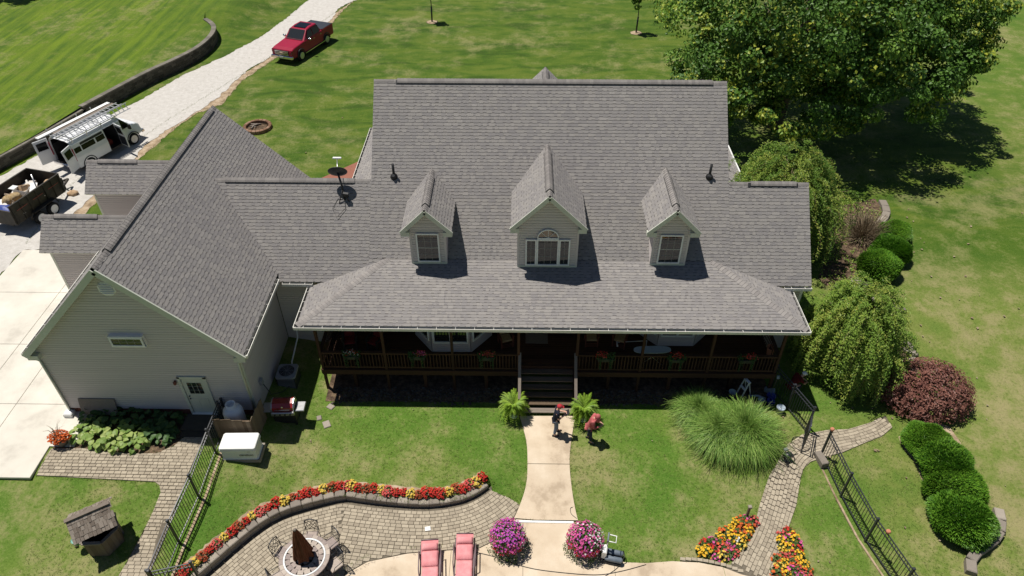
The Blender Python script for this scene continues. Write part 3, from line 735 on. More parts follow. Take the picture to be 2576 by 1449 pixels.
# the end slopes die into the main slope along a slanting valley
zl = lambda x: PE_Z + PS * (x - PXL)
yj = lambda z: ME_Y + (z - ME_Z)
yE = max(ME_Y - .12, yj(PE_Z))
plL = roof_plane('porch_roof', [(PXL, yE, PE_Z), (PXL, PE_Y, PE_Z), (hxL, PT_Y, PT_Z), (hxL - .01, yj(PT_Z) + .03, PT_Z)], thick=.1)
plR = roof_plane('porch_roof', [(PXR, PE_Y, PE_Z), (PXR, yE, PE_Z), (hxR + .01, yj(PT_Z) + .03, PT_Z), (hxR, PT_Y, PT_Z)], thick=.1)
ridge((PXL, PE_Y, PE_Z), (hxL, PT_Y, PT_Z), porch, pn, pl_, True, .17); ridge((PXR, PE_Y, PE_Z), (hxR, PT_Y, PT_Z), porch, pn, pr_, True, .17)
# low roofs of the rear porch showing at both sides
rpl = roof_plane('rear_porch_roof', [(-8.52, 37.2, PE_Z), (-8.52, 29.0, PE_Z), (-6.2, 29.0, PE_Z + 2.32 * PS), (-6.2, 37.2, PE_Z + 2.32 * PS)], thick=.1)
rpr = roof_plane('rear_porch_roof', [(11.32, 29.0, PE_Z), (11.32, 35.3, PE_Z), (8.65, 35.3, PE_Z + 2.67 * PS), (8.65, 29.0, PE_Z + 2.67 * PS)], thick=.1)
# rear cross gable peeping over the ridge
for s in (1, -1):
    x = 1.1; a = [(x + s * 3.2, 29.5, 5.85), (x + s * 3.2, 31.95, 5.85), (x, 31.95, 9.05), (x, 29.5, 9.05)]
    if s < 0: a = [a[1], a[0], a[3], a[2]]
    rg = roof_plane('rear_gable_roof', a)
ridge((1.1, 29.6, 9.05), (1.1, 31.95, 9.05), rg, (1, 0, 1), (-1, 0, 1), False, .16, (.2, 2.0))
# bays over the garage doors
for (ye, yr, zr) in ((24.87, 26.07, 4.6), (29.3, 30.48, 4.82)):
    ze = 3.4 if ye < 26 else 3.62; x0 = -21.2; xe = GC - (GRZ - ze) ; xr = GC - (GRZ - zr)
    o = roof_plane('bay_roof', [(x0, ye, ze), (xe, ye, ze), (xr, yr, zr), (x0, yr, zr)])
    yb = 2 * yr - ye; roof_plane('bay_roof', [(xe, yb, ze), (x0, yb, ze), (x0, yr, zr), (xr, yr, zr)])
    ridge((x0, yr, zr), (xr + .05, yr, zr), o, (0, -1, 1), (0, 1, 1), False, .145, (.55, 2.5))
    xw = x0 + .3; L = gx0 + .36 - xw
    siding('bay_siding', (xw, ye + .3, 0), (1, 0, 0), [(0, .05), (L, .05), (L, ze + .1), (0, ze + .1)], (0, -1, 0))
    W_ = yb - ye - .6
    siding('bay_siding', (xw, ye + .3, 0), (0, 1, 0), [(0, 2.5), (W_, 2.5), (W_, ze + .2), (W_ / 2, zr - .15), (0, ze + .2)], (-1, 0, 0))
    siding('bay_siding', (xw, yb - .3, 0), (1, 0, 0), [(0, .05), (L, .05), (L, ze + .1), (0, ze + .1)], (0, 1, 0))
    part_box('corner_trim', (xw, ye + .3, 1.7), (.1, .1, 3.3), 'trim')
    gd = part_box('garage_door', (xw + .06, (ye + yb) / 2, 1.25), (.06, W_ - .1, 2.5), 'white')
# ---------- garage walls
wy = 18.73; wx0, wx1 = -18.08, -10.52; wz = GEZ + .22
gw = wx1 - wx0
siding('gable_siding', (wx0, wy, 0), (1, 0, 0), [(0, .32), (gw, .32), (gw, wz), (gw / 2, GRZ - .16), (0, wz)], (0, -1, 0))
siding('garage_siding', (wx1, wy, 0), (0, 1, 0), [(0, .0), (23.3 - wy, -.3), (23.3 - wy, wz), (0, wz)], (1, 0, 0))
siding('garage_siding', (wx0, wy, 0), (0, 1, 0), [(0, .1), (30.3 - wy, .1), (30.3 - wy, wz), (0, wz)], (-1, 0, 0))
siding('gable_siding', (wx0, 30.3, 0), (1, 0, 0), [(0, .1), (gw, .1), (gw, wz), (gw / 2, GRZ - .16), (0, wz)], (0, 1, 0))
siding('garage_siding', (wx1, 26.5, 0), (0, 1, 0), [(0, 0), (3.8, 0), (3.8, wz), (0, wz)], (1, 0, 0))
bk = MB()
for k in range(4):
    x = wx0 - (.1 if k % 2 else 0)
    while x < wx1 - .02:
        w = min(.2, wx1 - x); bk.box((x + w / 2, wy + .012, .02 + k * .078), (w - .012, .03, .066), tint=random.random()); x += .2
tag(bk.build('brick_base', M_['brick'], house), kind='stuff')
for x in (wx0, wx1): part_box('corner_trim', (x, wy - .005, wz / 2 + .02), (.11, .07, wz - .1), 'trim')
# rake boards and soffit returns of the gable
def rake(xa, za, xb, zb, y, name='rake_board', h=.2, dep=.05):
    MB().bar((xa, y, za - h / 2), (xb, y, zb - h / 2), dep, h, up=(0, 0, 1)).build(name, M_['trim'], house)
for s in (-1, 1):
    rake(GC + s * GH, GEZ - .02, GC, GRZ - .02, GY0 - .028, h=.24)
    so = MB(); so.slab([(GC + s * GH, GY0, GEZ - .17), (GC, GY0, GRZ - .17), (GC, wy, GRZ - .17), (GC + s * GH, wy, GEZ - .17)], .02); so.build('soffit', M_['trim'], house)
    part_box('eave_return', (GC + s * (GH - .22), GY0 + .13, GEZ - .26), (.42, .24, .22), 'trim')
# gutters
def gutter(a, b, outward, straps=.5, name='gutter'):
    a, b, n = Vector(a), Vector(b), Vector(outward); m = MB()
    for off, z0, z1 in ((.012, -.12, .0), (.125, -.12, .005)):
        m.quad([a + n * off + Vector((0, 0, z0)), b + n * off + Vector((0, 0, z0)), b + n * off + Vector((0, 0, z1)), a + n * off + Vector((0, 0, z1))])
    m.bar(a + n * .125 + Vector((0, 0, .002)), b + n * .125 + Vector((0, 0, .002)), .022, .016)
    m.bar(a + n * .132 + Vector((0, 0, -.06)), b + n * .132 + Vector((0, 0, -.06)), .008, .12)
    m.bar(a + n * .07 + Vector((0, 0, -.125)), b + n * .07 + Vector((0, 0, -.125)), .12, .012)
    for e in (a, b): m.box(e + n * .07 + Vector((0, 0, -.06)), (.12 if abs(n.x) > .5 else .01, .01 if abs(n.x) > .5 else .12, .12))
    o = m.build(name, M_['gutter'], house); L = (b - a).length; k = int(L / straps)
    dm = MB(); dm.bar(a + n * .07 + Vector((0, 0, -.1)), b + n * .07 + Vector((0, 0, -.1)), .1, .01); dm.build('trough_strip', M_['black'], o)  # dark strip along the bottom of the gutter
    sm = MB().bar(Vector((0, 0, 0)), n * .13, .014, .01).mesh('strap', M_['gutter'])
    for i in range(k): p = a + (b - a) * ((i + .5) / k); s = bpy.data.objects.new('strap', sm); s.location = p + Vector((0, 0, .004)); link(s, o)
gutter((PXL - .1, PE_Y, PE_Z - .02), (PXR + .1, PE_Y, PE_Z - .02), (0, -1, 0), .75)
gutter((PXL, PE_Y - .1, PE_Z - .02), (PXL, yE, PE_Z - .02), (-1, 0, 0), .5); gutter((PXR, PE_Y - .1, PE_Z - .02), (PXR, yE, PE_Z - .02), (1, 0, 0), .5)
gutter((gx1, GY0 + .02, GEZ - .03), (gx1, ME_Y - .1, GEZ - .03), (1, 0, 0), .6); gutter((gx0, GY0 + .02, GEZ - .03), (gx0, 24.8, GEZ - .03), (-1, 0, 0), .6)
gutter((gx1 + .2, ME_Y, ME_Z - .03), (PXL + .1, ME_Y, ME_Z - .03), (0, -1, 0), .5); gutter((PXR - .25, ME_Y, ME_Z - .03), (WXR, ME_Y, ME_Z - .03), (0, -1, 0), .5)
gutter((-8.52, 29.2, PE_Z - .03), (-8.52, 37.2, PE_Z - .03), (-1, 0, 0), .6)
part_box('fascia', (11.37, 32.1, PE_Z - .03), (.06, 6.4, .2), 'white')
for x, d in ((wx0 - .05, -1), (wx1 + .06, 1)):
    ds = MB(); ds.tube([(GC + d * GH + d * .06, GY0 + .12, GEZ - .1), (GC + d * (GH - .1), wy - .12, GEZ - .38), (x - d * .09, wy - .09, GEZ - .55), (x - d * .09, wy - .09, .1)], .045, 4); ds.build('downspout', M_['trim'], house)
# gable vent, high window, lamp, door
ov = MB(); c = (-14.24, wy - .03, 6.62)
ov.poly([(c[0] + .32 * math.cos(R(22.5 + 45 * k)), wy - (.02 if i == 0 else .06), c[2] + .32 * math.sin(R(22.5 + 45 * k))) for i in (0, 1) for k in range(8)], [tuple(range(8, 16))] + [(k, (k + 1) % 8, 8 + (k + 1) % 8, 8 + k) for k in range(8)])
gvt = ov.build('gable_vent', M_['white'], house)
for k in range(6):
    w = .2 if k in (0, 5) else .24; MB().box((c[0], wy - .075, c[2] - .2 + k * .08), (w * 2, .03, .05), M=Matrix.Rotation(R(30), 3, 'X')).build('louver', M_['white'], gvt)
def window(name, x0, x1, z0, z1, y, cols, rows, proj=.06, mat='white', fw=.06, mid=False, lattice=True):
    """window in a wall facing -y: frame, panes one by one, glazing bars"""
    y -= .042
    w = MB(); yf = y - proj / 2
    for a, b, c_, d in ((x0, x1, z0, z0 + fw), (x0, x1, z1 - fw, z1), (x0, x0 + fw, z0 + fw, z1 - fw), (x1 - fw, x1, z0 + fw, z1 - fw)): w.box(((a + b) / 2, yf, (c_ + d) / 2), (b - a, proj, d - c_))
    o = w.build(name, M_[mat], house); gx, gz = (x1 - x0 - 2 * fw) / cols, (z1 - z0 - 2 * fw) / rows
    for i in range(cols):
        for j in range(rows):
            cx, cz = x0 + fw + gx * (i + .5), z0 + fw + gz * (j + .5); MB().box((cx, y - proj * .35, cz), (gx - .006, .012, gz - .006)).build('pane', M_['glass'], o)
    bars = MB()
    for i in range(1, cols): bars.box((x0 + fw + gx * i, y - proj * .45, (z0 + z1) / 2), (.010, .02, z1 - z0 - 2 * fw))
    for j in range(1, rows): bars.box(((x0 + x1) / 2, y - proj * .45 - .001, z0 + fw + gz * j), (x1 - x0 - 2 * fw, .02, .045 if mid and j == rows // 2 else .010))
    if bars.f: bars.build('glazing_bar', M_['muntin'], o)
    return o
hw = window('gable_window', -14.93, -13.72, 3.98, 4.42, wy - .12, 4, 2, .05)
part_box('window_hood', (-14.32, wy - .1, 4.44), (1.26, .2, .05), 'white', hw); part_box('window_sill', (-14.32, wy - .1, 3.96), (1.26, .2, .04), 'white', hw)
for x in (-14.94, -13.71): part_box('window_cheek', (x, wy - .06, 4.2), (.03, .14, .44), 'white', hw)
lm = MB(); lm.lathe([(.03, -.08), (.06, -.05), (.06, .06), (.02, .1)], (-13.28, wy - .12, 1.92), 8); wl_ = lm.build('wall_lamp', M_['brick'], house); part_box('bracket', (-13.28, wy - .04, 1.95), (.06, .08, .1), 'brick', wl_)
dr = part_box('side_door', (-12.6, wy - .03, 1.14), (.86, .05, 2.0), 'trim')
fr = MB()
for a, b in (((-13.1, wy - .045, .1), (-13.1, wy - .045, 2.24)), ((-12.1, wy - .045, .1), (-12.1, wy - .045, 2.24)), ((-13.15, wy - .045, 2.2), (-12.05, wy - .045, 2.2))): fr.bar(a, b, .1, .1)
fr.build('door_frame', M_['trim'], dr)
for i in range(3):
    for j in range(3): part_box('pane', (-12.78 + i * .19, wy - .06, 1.38 + j * .21), (.165, .02, .185), 'glass', dr)
for i in range(2): part_box('door_panel', (-12.79 + i * .38, wy - .058, .68), (.28, .012, .62), 'trim', dr)
part_box('door_sill', (-12.6, wy - .08, .13), (1.0, .16, .04), 'white', dr)
for z in (1.0, 1.14): MB().ball((-12.95, wy - .08, z), .03, 8, 5).build('door_knob', M_['black'], dr)
st = part_box('door_step', (-12.55, wy - .52, .06), (1.5, .8, .16), 'shadeblock'); part_box('door_step', (-12.5, wy - 1.05, .03), (1.5, .35, .08), 'shadeblock')
# ---------- main walls
siding('front_siding', (gx1 - .3, 23.36, 0), (1, 0, 0), [(0, -.7), (1.9, -.7), (1.9, 3.3), (0, 3.3)], (0, -1, 0))
siding('front_siding', (-8.65, 23.36, 0), (1, 0, 0), [(0, -.7), (20.6, -.7), (20.6, 3.45), (0, 3.45)], (0, -1, 0))
zc_ = lambda y: ME_Z + (y - ME_Y) - .16
for x, s in ((MXL + .18, -1), (MXR - .18, 1)):
    siding('gable_siding', (x, 23.4, 0), (0, 1, 0), [(0, 0), (11.8, 0), (11.8, zc_(23.4)), (5.87, RG_Z - .16), (0, zc_(23.4))], (s, 0, 0))
siding('wing_siding', (WXR - .22, 23.36, 0), (0, 1, 0), [(0, -.6), (5.6, 0), (5.6, 3.5), (2.8, WG_Z - .16), (0, 3.5)], (1, 0, 0))
part_box('corner_trim', (WXR - .22, 23.36, 1.5), (.12, .12, 3.9), 'white')
siding('rear_siding', (-6.2, 35.2, 0), (1, 0, 0), [(0, 0), (14.8, 0), (14.8, 3.5), (0, 3.5)], (0, 1, 0))
for x, s in ((MXL, -1), (MXR, 1)):
    MB().bar((x - s * .03, WG_Y + .1, WG_Z - .1), (x - s * .03, RG_Y, RG_Z - .2), .05, .16).build('rake_board', M_['trim'], house)
MB().bar((WXR - .03, ME_Y, ME_Z - .18), (WXR - .03, WG_Y, WG_Z - .18), .05, .16).build('rake_board', M_['trim'], house)
# plumbing vents
for x, y in ((-5.38, 26.27), (7.98, 26.33)):
    z = yv(0) * 0 + ME_Z + (y - ME_Y); m = MB(); m.tube([(x, y, z - .1), (x, y, z + .62)], .055, 10); o = m.build('vent_pipe', M_['black'], house)
    MB().lathe([(.16, 0), (.1, .06), (.06, .16)], (0, 0, 0), 10, None).build('pipe_boot', M_['black'], o, Matrix.Translation((x, y - .02, z + .02)) @ Matrix.Rotation(R(45), 4, 'X'))
# ---------- dormers
def dormer(xc, hw_, yw, zb, zw, eo, za, yb, small):
    """wall half width, wall y, base z, eave z, roof half width, apex z"""
    yf = yw - .27; o = None
    for s in (1, -1):
        zE = za - eo; yE_ = ME_Y + (zE - ME_Z); yA = ME_Y + (za - ME_Z)
        P = [(xc + s * eo, yf, zE), (xc + s * eo, yE_, zE), (xc, yA, za), (xc, yf, za)]
        if s < 0: P = [P[1], P[0], P[3], P[2]]
        o = roof_plane('dormer_roof', P, thick=.1)
        MB().bar((xc + s * eo, yf - .02, zE - .09), (xc, yf - .02, za - .09), .035, .17).build('rake_board', M_['trim'], house)
        MB().slab([(xc + s * eo, yf, zE - .12), (xc, yf, za - .12), (xc, yw, za - .12), (xc + s * eo, yw, zE - .12)], .015).build('soffit', M_['trim'], house)
        part_box('eave_return', (xc + s * (eo - (eo - hw_) / 2), yf + .12, zE - .16), (eo - hw_ + .04, .22, .2), 'trim')
        siding('dormer_siding', (xc + s * hw_, yw, 0), (0, 1, 0), [(0, zb - .1), (3.2, zb - .1 + 3.1), (3.2, zE + .1), (0, zE + .1)] if False else [(0, zb - .05), (zE + .1 - zb + .5, zE + .1), (0, zE + .1)], (s, 0, 0))
        part_box('corner_trim', (xc + s * hw_, yw, (zb + zE) / 2), (.09, .09, zE - zb + .1), 'siding')
    siding('dormer_siding', (xc - hw_, yw, 0), (1, 0, 0), [(0, zb), (2 * hw_, zb), (2 * hw_, za - eo + (eo - hw_) * 1 - .06), (hw_, za - .1), (0, za - eo + (eo - hw_) - .06)], (0, -1, 0))
    part_box('base_trim', (xc, yw - .03, zb + .03), (2 * hw_ + .06, .06, .09), 'trim')
    MB().box((xc - hw_ - .02, yw - .1, zb - .05), (.28, .22, .012), M=Matrix.Rotation(R(15), 3, 'X')).build('flashing', M_['alu'], house)
    ridge((xc, yf, za), (xc, ME_Y + (za - ME_Z) - .05, za), o, (1, 0, 1), (-1, 0, 1), True, .16, (.45, ME_Y + (za - ME_Z) - yf - .6))
    if small: window('dormer_window', xc - .47, xc + .47, zb + .12, zb + 1.56, yw - .012, 3, 4, .06, mid=True)
dormer(-3.77, .70, 23.6, 4.04, 5.6, 1.02, 6.84, 26.5, True)
dormer(6.14, .69, 23.62, 4.05, 5.7, 1.04, 6.92, 26.6, True)
dormer(1.13, 1.2, 23.48, 4.0, 5.9, 1.5, 7.62, 27.3, False)
y = 23.466
wC = window('dormer_window', .68, 1.58, 4.12, 5.46, y, 3, 3, .07)
window('dormer_window', .22, .675, 4.12, 5.44, y, 2, 3, .06); window('dormer_window', 1.585, 2.04, 4.12, 5.44, y, 2, 3, .06)
y -= .04; ar = MB(); n = 14; pts = [(1.13 + .42 * math.cos(math.pi * k / n), y - .03, 5.5 + .42 * math.sin(math.pi * k / n)) for k in range(n + 1)]; ar.tube(pts, .035, 4); ar.bar((.7, y - .03, 5.49), (1.56, y - .03, 5.49), .06, .06)
fan = ar.build('arched_window', M_['white'], house)
for k in range(4):
    a = [(1.13, y - .02, 5.51)] + [(1.13 + .4 * math.cos(math.pi * (k + t / 4) / 4), y - .02, 5.51 + .4 * math.sin(math.pi * (k + t / 4) / 4)) for t in range(5)]
    MB().poly(a, [tuple(range(6))]).build('pane', M_['glass'], fan)
for k in range(1, 4): MB().bar((1.13, y - .03, 5.51), (1.13 + .4 * math.cos(math.pi * k / 4), y - .03, 5.51 + .4 * math.sin(math.pi * k / 4)), .014).build('glazing_bar', M_['white'], fan)
# ---------- porch
DZ, DY0, DX0, DX1 = .56, 20.74, -8.28, 10.72
SX0, SX1 = .03, 2.33                                       # stair opening
po = MB()
deck = part_box('porch_deck', ((DX0 + DX1) / 2, (21.05 + 23.36) / 2, DZ - .12), (DX1 - DX0, 23.36 - 21.05, .16), 'darkwood')
for a, b in ((DX0, SX0), (SX1, DX1)): part_box('deck_edge', ((a + b) / 2, 20.9, DZ - .12), (b - a, .3, .16), 'darkwood', deck)
pk = [MB().box((0, 0, 0), (w, .135, .028), bev=.004).mesh('plank', M_['darkwood']) for w in (DX1 - DX0, SX0 - DX0, DX1 - SX1)]
y = DY0 + .07
while y < 23.3:
    L = [(0, (DX0 + DX1) / 2)] if y > 21.06 else [(1, (DX0 + SX0) / 2), (2, (SX1 + DX1) / 2)]
    for i, x in L: o = bpy.data.objects.new('plank', pk[i]); o.location = (x, y, DZ - .014); link(o, deck)
    y += .14
for a, b in ((DX0, SX0), (SX1, DX1)): part_box('rim_board', ((a + b) / 2, DY0 - .02, DZ - .14), (b - a, .04, .26), 'darkwood')
part_box('rim_board', (DX0 - .02, (DY0 + 23.3) / 2, DZ - .14), (.04, 23.3 - DY0, .26), 'darkwood'); part_box('rim_board', (DX1 + .02, (DY0 + 23.3) / 2, DZ - .14), (.04, 23.3 - DY0, .26), 'darkwood')
posts = [DX0 + .06, -5.55, -2.75, SX0 - .05, SX1 + .05, 5.05, 7.85, DX1 - .06]
for x in posts:
    part_box('porch_post', (x, DY0 + .06, (2.98 + zg(x, 20.7)) / 2 - .02), (.105, .105, 2.98 - zg(x, 20.7) + .06), 'darkwood', bev=.01)
part_box('porch_beam', ((DX0 + DX1) / 2, DY0 + .06, 2.98), (DX1 - DX0 + .3, .14, .22), 'darkwood')
for x in (DX0 + .06, DX1 - .06): part_box('porch_beam', (x, (DY0 + 23.3) / 2, 2.96), (.14, 23.3 - DY0, .22), 'darkwood')
part_box('porch_ceiling', ((DX0 + DX1) / 2, (DY0 + 23.3) / 2, 3.12), (DX1 - DX0 + .6, 23.3 - DY0 + .2, .03), 'trim')
bal = MB().box((0, 0, 0), (.036, .036, .84)).mesh('baluster', M_['darkwood'])
def railing(a, b, n):
    a, b = Vector(a), Vector(b); r = MB(); r.bar(a + Vector((0, 0, .95)), b + Vector((0, 0, .95)), .14, .04); r.bar(a + Vector((0, 0, .89)), b + Vector((0, 0, .89)), .04, .08); r.bar(a + Vector((0, 0, .09)), b + Vector((0, 0, .09)), .04, .08)
    o = r.build('railing', M_['darkwood'], house)
    for k in range(n): p = a + (b - a) * ((k + .5) / n); s = bpy.data.objects.new('baluster', bal); s.location = p + Vector((0, 0, .48)); link(s, o)
for a, b in zip(posts, posts[1:]):
    if abs(a - posts[3]) > .01: railing((a + .06, DY0 + .06, DZ), (b - .06, DY0 + .06, DZ), int((b - a) / .135))
railing((DX0 + .06, DY0 + .12, DZ), (DX0 + .06, 23.3, DZ), 17); railing((DX1 - .06, DY0 + .12, DZ), (DX1 - .06, 23.3, DZ), 17)
st = empty('stair', (0, 0, 0), parent=house); gz = zg(1.2, 19.4); ns = 7; rise = (DZ - gz) / ns
for k in range(1, ns):
    y = 19.42 + .27 * (k - 1); z = gz + rise * k
    for j in (0, 1): part_box('tread', ((SX0 + SX1) / 2, y + .07 + j * .14, z - .02), (SX1 - SX0 - .1, .132, .038), 'greywood' if k == 1 else 'fencewood', st, bev=.005)  # bottom tread coloured lighter as sunlit, the shaded ones above in darker wood
for x in (SX0, SX1):
    s = MB(); prof = [(19.3, gz - .05), (19.3, gz + rise * 1.2), (21.06, DZ + .05), (21.06, DZ - .35), (19.75, gz - .05)]
    s.poly([(x + dx, y_, z_) for dx in (-.025, .025) for y_, z_ in prof], [(0, 1, 2, 3, 4), (9, 8, 7, 6, 5)] + [(i, 5 + i, 5 + (i + 1) % 5, (i + 1) % 5) for i in range(5)])
    s.build('stringer', M_['darkwood'], st)
    part_box('newel_post', (x, 19.42, gz + .5), (.1, .1, 1.1), 'greywood', st)
    MB().bar((x, 19.42, gz + 1.0), (x, 20.85, DZ + .98), .12, .045).build('handrail', M_['greywood'], st)
    for k in range(8): t = (k + .5) / 8; part_box('baluster', (x, 19.42 + 1.43 * t, gz + .5 + (DZ - gz) * t + .1), (.036, .036, .78), 'darkwood', st)
for x in (-7, -4, -1.4, 3.8, 6.4, 9): part_box('pier', (x, 20.95, (zg(x, 20.9) + .4) / 2 - .1), (.14, .14, .4 - zg(x, 20.9) + .2), 'darkwood')
# bay windows on the porch
def bay(xa, xb, yf, back, side):
    base = DZ + .02; top = 3.0; pts = [(xa - side, back), (xa, yf), (xb, yf), (xb + side, back)]
    for i, ((ax, ay), (bx_, by)) in enumerate(zip(pts, pts[1:])):
        d = Vector((bx_ - ax, by - ay, 0)); n = Vector((d.y, -d.x, 0)).normalized(); L = d.length; d.normalize()
        siding('bay_siding', (ax, ay, 0), d, [(0, base), (L, base), (L, top), (0, top)], n)
        w = MB(); c = lambda t, z, h: Vector((ax, ay, 0)) + d * t + Vector((0, 0, z)) + n * h
        t0, t1 = (.12, L - .12) if i != 1 else (.1, L - .1); z0, z1 = base + .62, 2.75
        for a_, b_ in ((c(t0, z0, .07), c(t1, z0, .07)), (c(t0, z1, .07), c(t1, z1, .07)), (c(t0, z0, .07), c(t0, z1, .07)), (c(t1, z0, .07), c(t1, z1, .07))): w.bar(a_, b_, .07, .09)
        if i == 1: w.bar(c(L / 2, z0, .07), c(L / 2, z1, .07), .09, .1, up=n)
        o = w.build('bay_window', M_['white'], house)
        for k in range(2 if i == 1 else 1):
            s0, s1 = (t0 + .05 + k * (L / 2 - t0), L / 2 * (k + 1) - .03 if k == 0 else t1 - .04) if i == 1 else (t0 + .04, t1 - .04)
            for j in range(2):
                za, zb_ = z0 + .04 + j * (z1 - z0) / 2, z0 + (j + 1) * (z1 - z0) / 2 - .03
                MB().quad([c(s0, za, .06), c(s1, za, .06), c(s1, zb_, .06), c(s0, zb_, .06)]).build('pane', M_['glass'], o)
    MB().poly([(x, y_, base - .01) for x, y_ in pts], [(0, 1, 2, 3)]).build('bay_floor', M_['trim'], house)
bay(-3.72, -2.08, 21.82, 22.9, .85); bay(6.0, 7.55, 22.35, 23.2, .8)
fd = part_box('front_door', (1.18, 23.29, 1.62), (.95, .06, 2.05), 'brick')
for x in (.4, 1.96): part_box('sidelight', (x, 23.29, 1.62), (.4, .05, 2.0), 'glass', fd)
part_box('door_frame', (1.18, 23.28, 2.72), (2.1, .08, .12), 'white', fd)
window('front_window', -7.6, -6.4, 1.3, 2.75, 23.35, 2, 2); window('front_window', 9.1, 10.3, 1.3, 2.75, 23.35, 2, 2)
# ================================================================== VEGETATION
G = random.gauss; U_ = random.uniform
def leafmat(name, cols, trans=.35, rough=.5, scale=.8, spec=.35): return pm(name, cols, scale, rough, world_co=True, spec=spec, trans=trans)
M_['maple'] = leafmat('maple_leaf', [(0.044, 0.102, 0.018), (0.081, 0.176, 0.024), (0.131, 0.26, 0.034), (0.222, 0.354, 0.051), (0.484, 0.484, 0.051)], .3)
M_['weep'] = leafmat('weeping_leaf', [(0.098, 0.169, 0.029), (0.166, 0.289, 0.043), (0.277, 0.398, 0.069), (0.442, 0.458, 0.099)], .3)
M_['yew'] = leafmat('yew_needle', [(0.035, 0.105, 0.011), (0.07, 0.193, 0.014), (0.131, 0.289, 0.021), (0.175, 0.333, 0.032)], .2)
M_['red_leaf'] = leafmat('maroon_leaf', [(0.117, 0.047, 0.039), (0.208, 0.088, 0.068), (0.325, 0.15, 0.111), (0.429, 0.221, 0.163)], .25)
M_['reed'] = leafmat('ornamental_grass', [(0.088, 0.188, 0.036), (0.156, 0.3, 0.05), (0.254, 0.394, 0.075), (0.39, 0.488, 0.149)], .3)
M_['fern'] = leafmat('fern_frond', [(0.124, 0.233, 0.02), (0.229, 0.373, 0.034), (0.351, 0.482, 0.054)], .35)
M_['hosta'] = leafmat('hosta_leaf', [(0.033, 0.083, 0.022), (0.055, 0.121, 0.031), (0.088, 0.165, 0.044)], .3)
M_['hosta_v'] = leafmat('variegated_hosta_leaf', [(0.11, 0.209, 0.044), (0.242, 0.352, 0.077), (0.396, 0.462, 0.154)], .3)
M_['twig'] = pm('dry_twig', [(.16, .12, .08), (.26, .2, .13), (.33, .27, .19)], 5, .9, spec=.1)
def petal(name, c): return pm(name, [tuple(x * .72 for x in c), c, tuple(min(1, x * 1.25) for x in c)], 8, .6, spec=.2, trans=.2)
FL = {'red': petal('red_petal', (.52, .035, .025)), 'orange': petal('orange_petal', (.62, .13, .03)), 'yellow': petal('yellow_petal', (.72, .52, .09)), 'rust': petal('rust_petal', (.36, .075, .03)),
      'pink': petal('pink_petal', (.66, .11, .33)), 'purple': petal('purple_petal', (.50, .09, .45)), 'white': petal('white_petal', (.78, .78, .76)), 'gold': petal('gold_petal', (.75, .45, .03)), 'coral': petal('coral_petal', (.6, .1, .09))}
def rdir():
    z = U_(-1, 1); t = U_(0, 2 * math.pi); r = math.sqrt(1 - z * z); return Vector((r * math.cos(t), r * math.sin(t), z))
def leaf(m, c, n, s, tint, asp=.62):
    """one leaf: folded kite with its face towards n"""
    n = n.normalized(); t = n.orthogonal().normalized(); t.rotate(Matrix.Rotation(U_(0, 6.28), 3, n)); b = n.cross(t); k = n * (s * .16)
    m.poly([c - t * s * .5, c + b * s * asp * .5 + k, c + t * s * .55, c - b * s * asp * .5 + k], [(0, 1, 2), (0, 2, 3)], tint)
def branches(m, base, top, r, n, spread, levels=2):
    base, top = Vector(base), Vector(top); m.tube([base, base + (top - base) * .5 + Vector((U_(-.2, .2), U_(-.2, .2), 0)), top], [r, r * .75, r * .45], 8)
    for i in range(n):
        t = U_(.35, 1); p = base + (top - base) * t; d = Vector((math.cos(i * 2.4), math.sin(i * 2.4), U_(.3, .9))).normalized() * spread * U_(.6, 1)
        m.tube([p, p + d * .5 + Vector((0, 0, .1)), p + d + Vector((0, 0, spread * .15))], [r * .38, r * .25, r * .08], 5)
def crown_leaves(lobes, n_clump, n_leaf, size, shell=.72, lift=.35, yel=0):
    m = MB(); tot = sum(l[3] * l[4] for l in lobes)
    for (cx, cy, cz, rx, ry, rz) in lobes:
        k = max(3, int(n_clump * rx * ry / tot))
        for i in range(k):
            d = rdir(); d.z = d.z * .9 + .12
            if d.z < -.75: continue
            f = U_(shell, 1.0); c = Vector((cx + d.x * rx * f, cy + d.y * ry * f, cz + d.z * rz * f)); cr = U_(.55, 1.15) * (rx + ry + rz) / 3 * .2; tb = U_(.05, .7); y_ = random.random() < yel
            for j in range(n_leaf):
                e = rdir()
                if e.dot(d) < -.35 and random.random() < .8: continue
                p = c + Vector((e.x * cr, e.y * cr, e.z * cr * .7)) * U_(.55, 1.12); nn = (e * .6 + d * .3 + Vector((0, 0, lift)) + rdir() * .55)
                t = min(.70, max(.02, tb * .6 + U_(0, .3))); t = U_(.82, .98) if y_ and random.random() < .75 else t
                leaf(m, p, nn, size * U_(.7, 1.25), t, .85)
    return m
# big maple behind the house
maple_at = (16.9, 43.8, 0)
mt = thing('maple_tree', 'huge maple tree with yellowing leaf tips behind the right of the house', 'tree', maple_at)
lob = [(0, 0, 7.6, 8.3, 7.0, 6.0), (6.3, 3.2, 7.6, 5.8, 5.6, 5.4), (8.6, 7.0, 8.4, 4.0, 4.4, 4.2), (-4.4, -2.6, 4.8, 3.9, 3.4, 3.8), (-1, -4.3, 4.2, 5.2, 3.0, 3.2), (5, -3, 5.0, 5.0, 4.0, 3.6), (8.8, .5, 6.0, 4.2, 4.4, 4.0)]
crown_leaves(lob, 640, 230, .215, .55, yel=.07).build('crown', M_['maple'], mt)
tr = MB(); branches(tr, (0, 0, -.2), (.4, .2, 9), .5, 14, 4.2); tr.build('trunk', M_['bark'], mt)
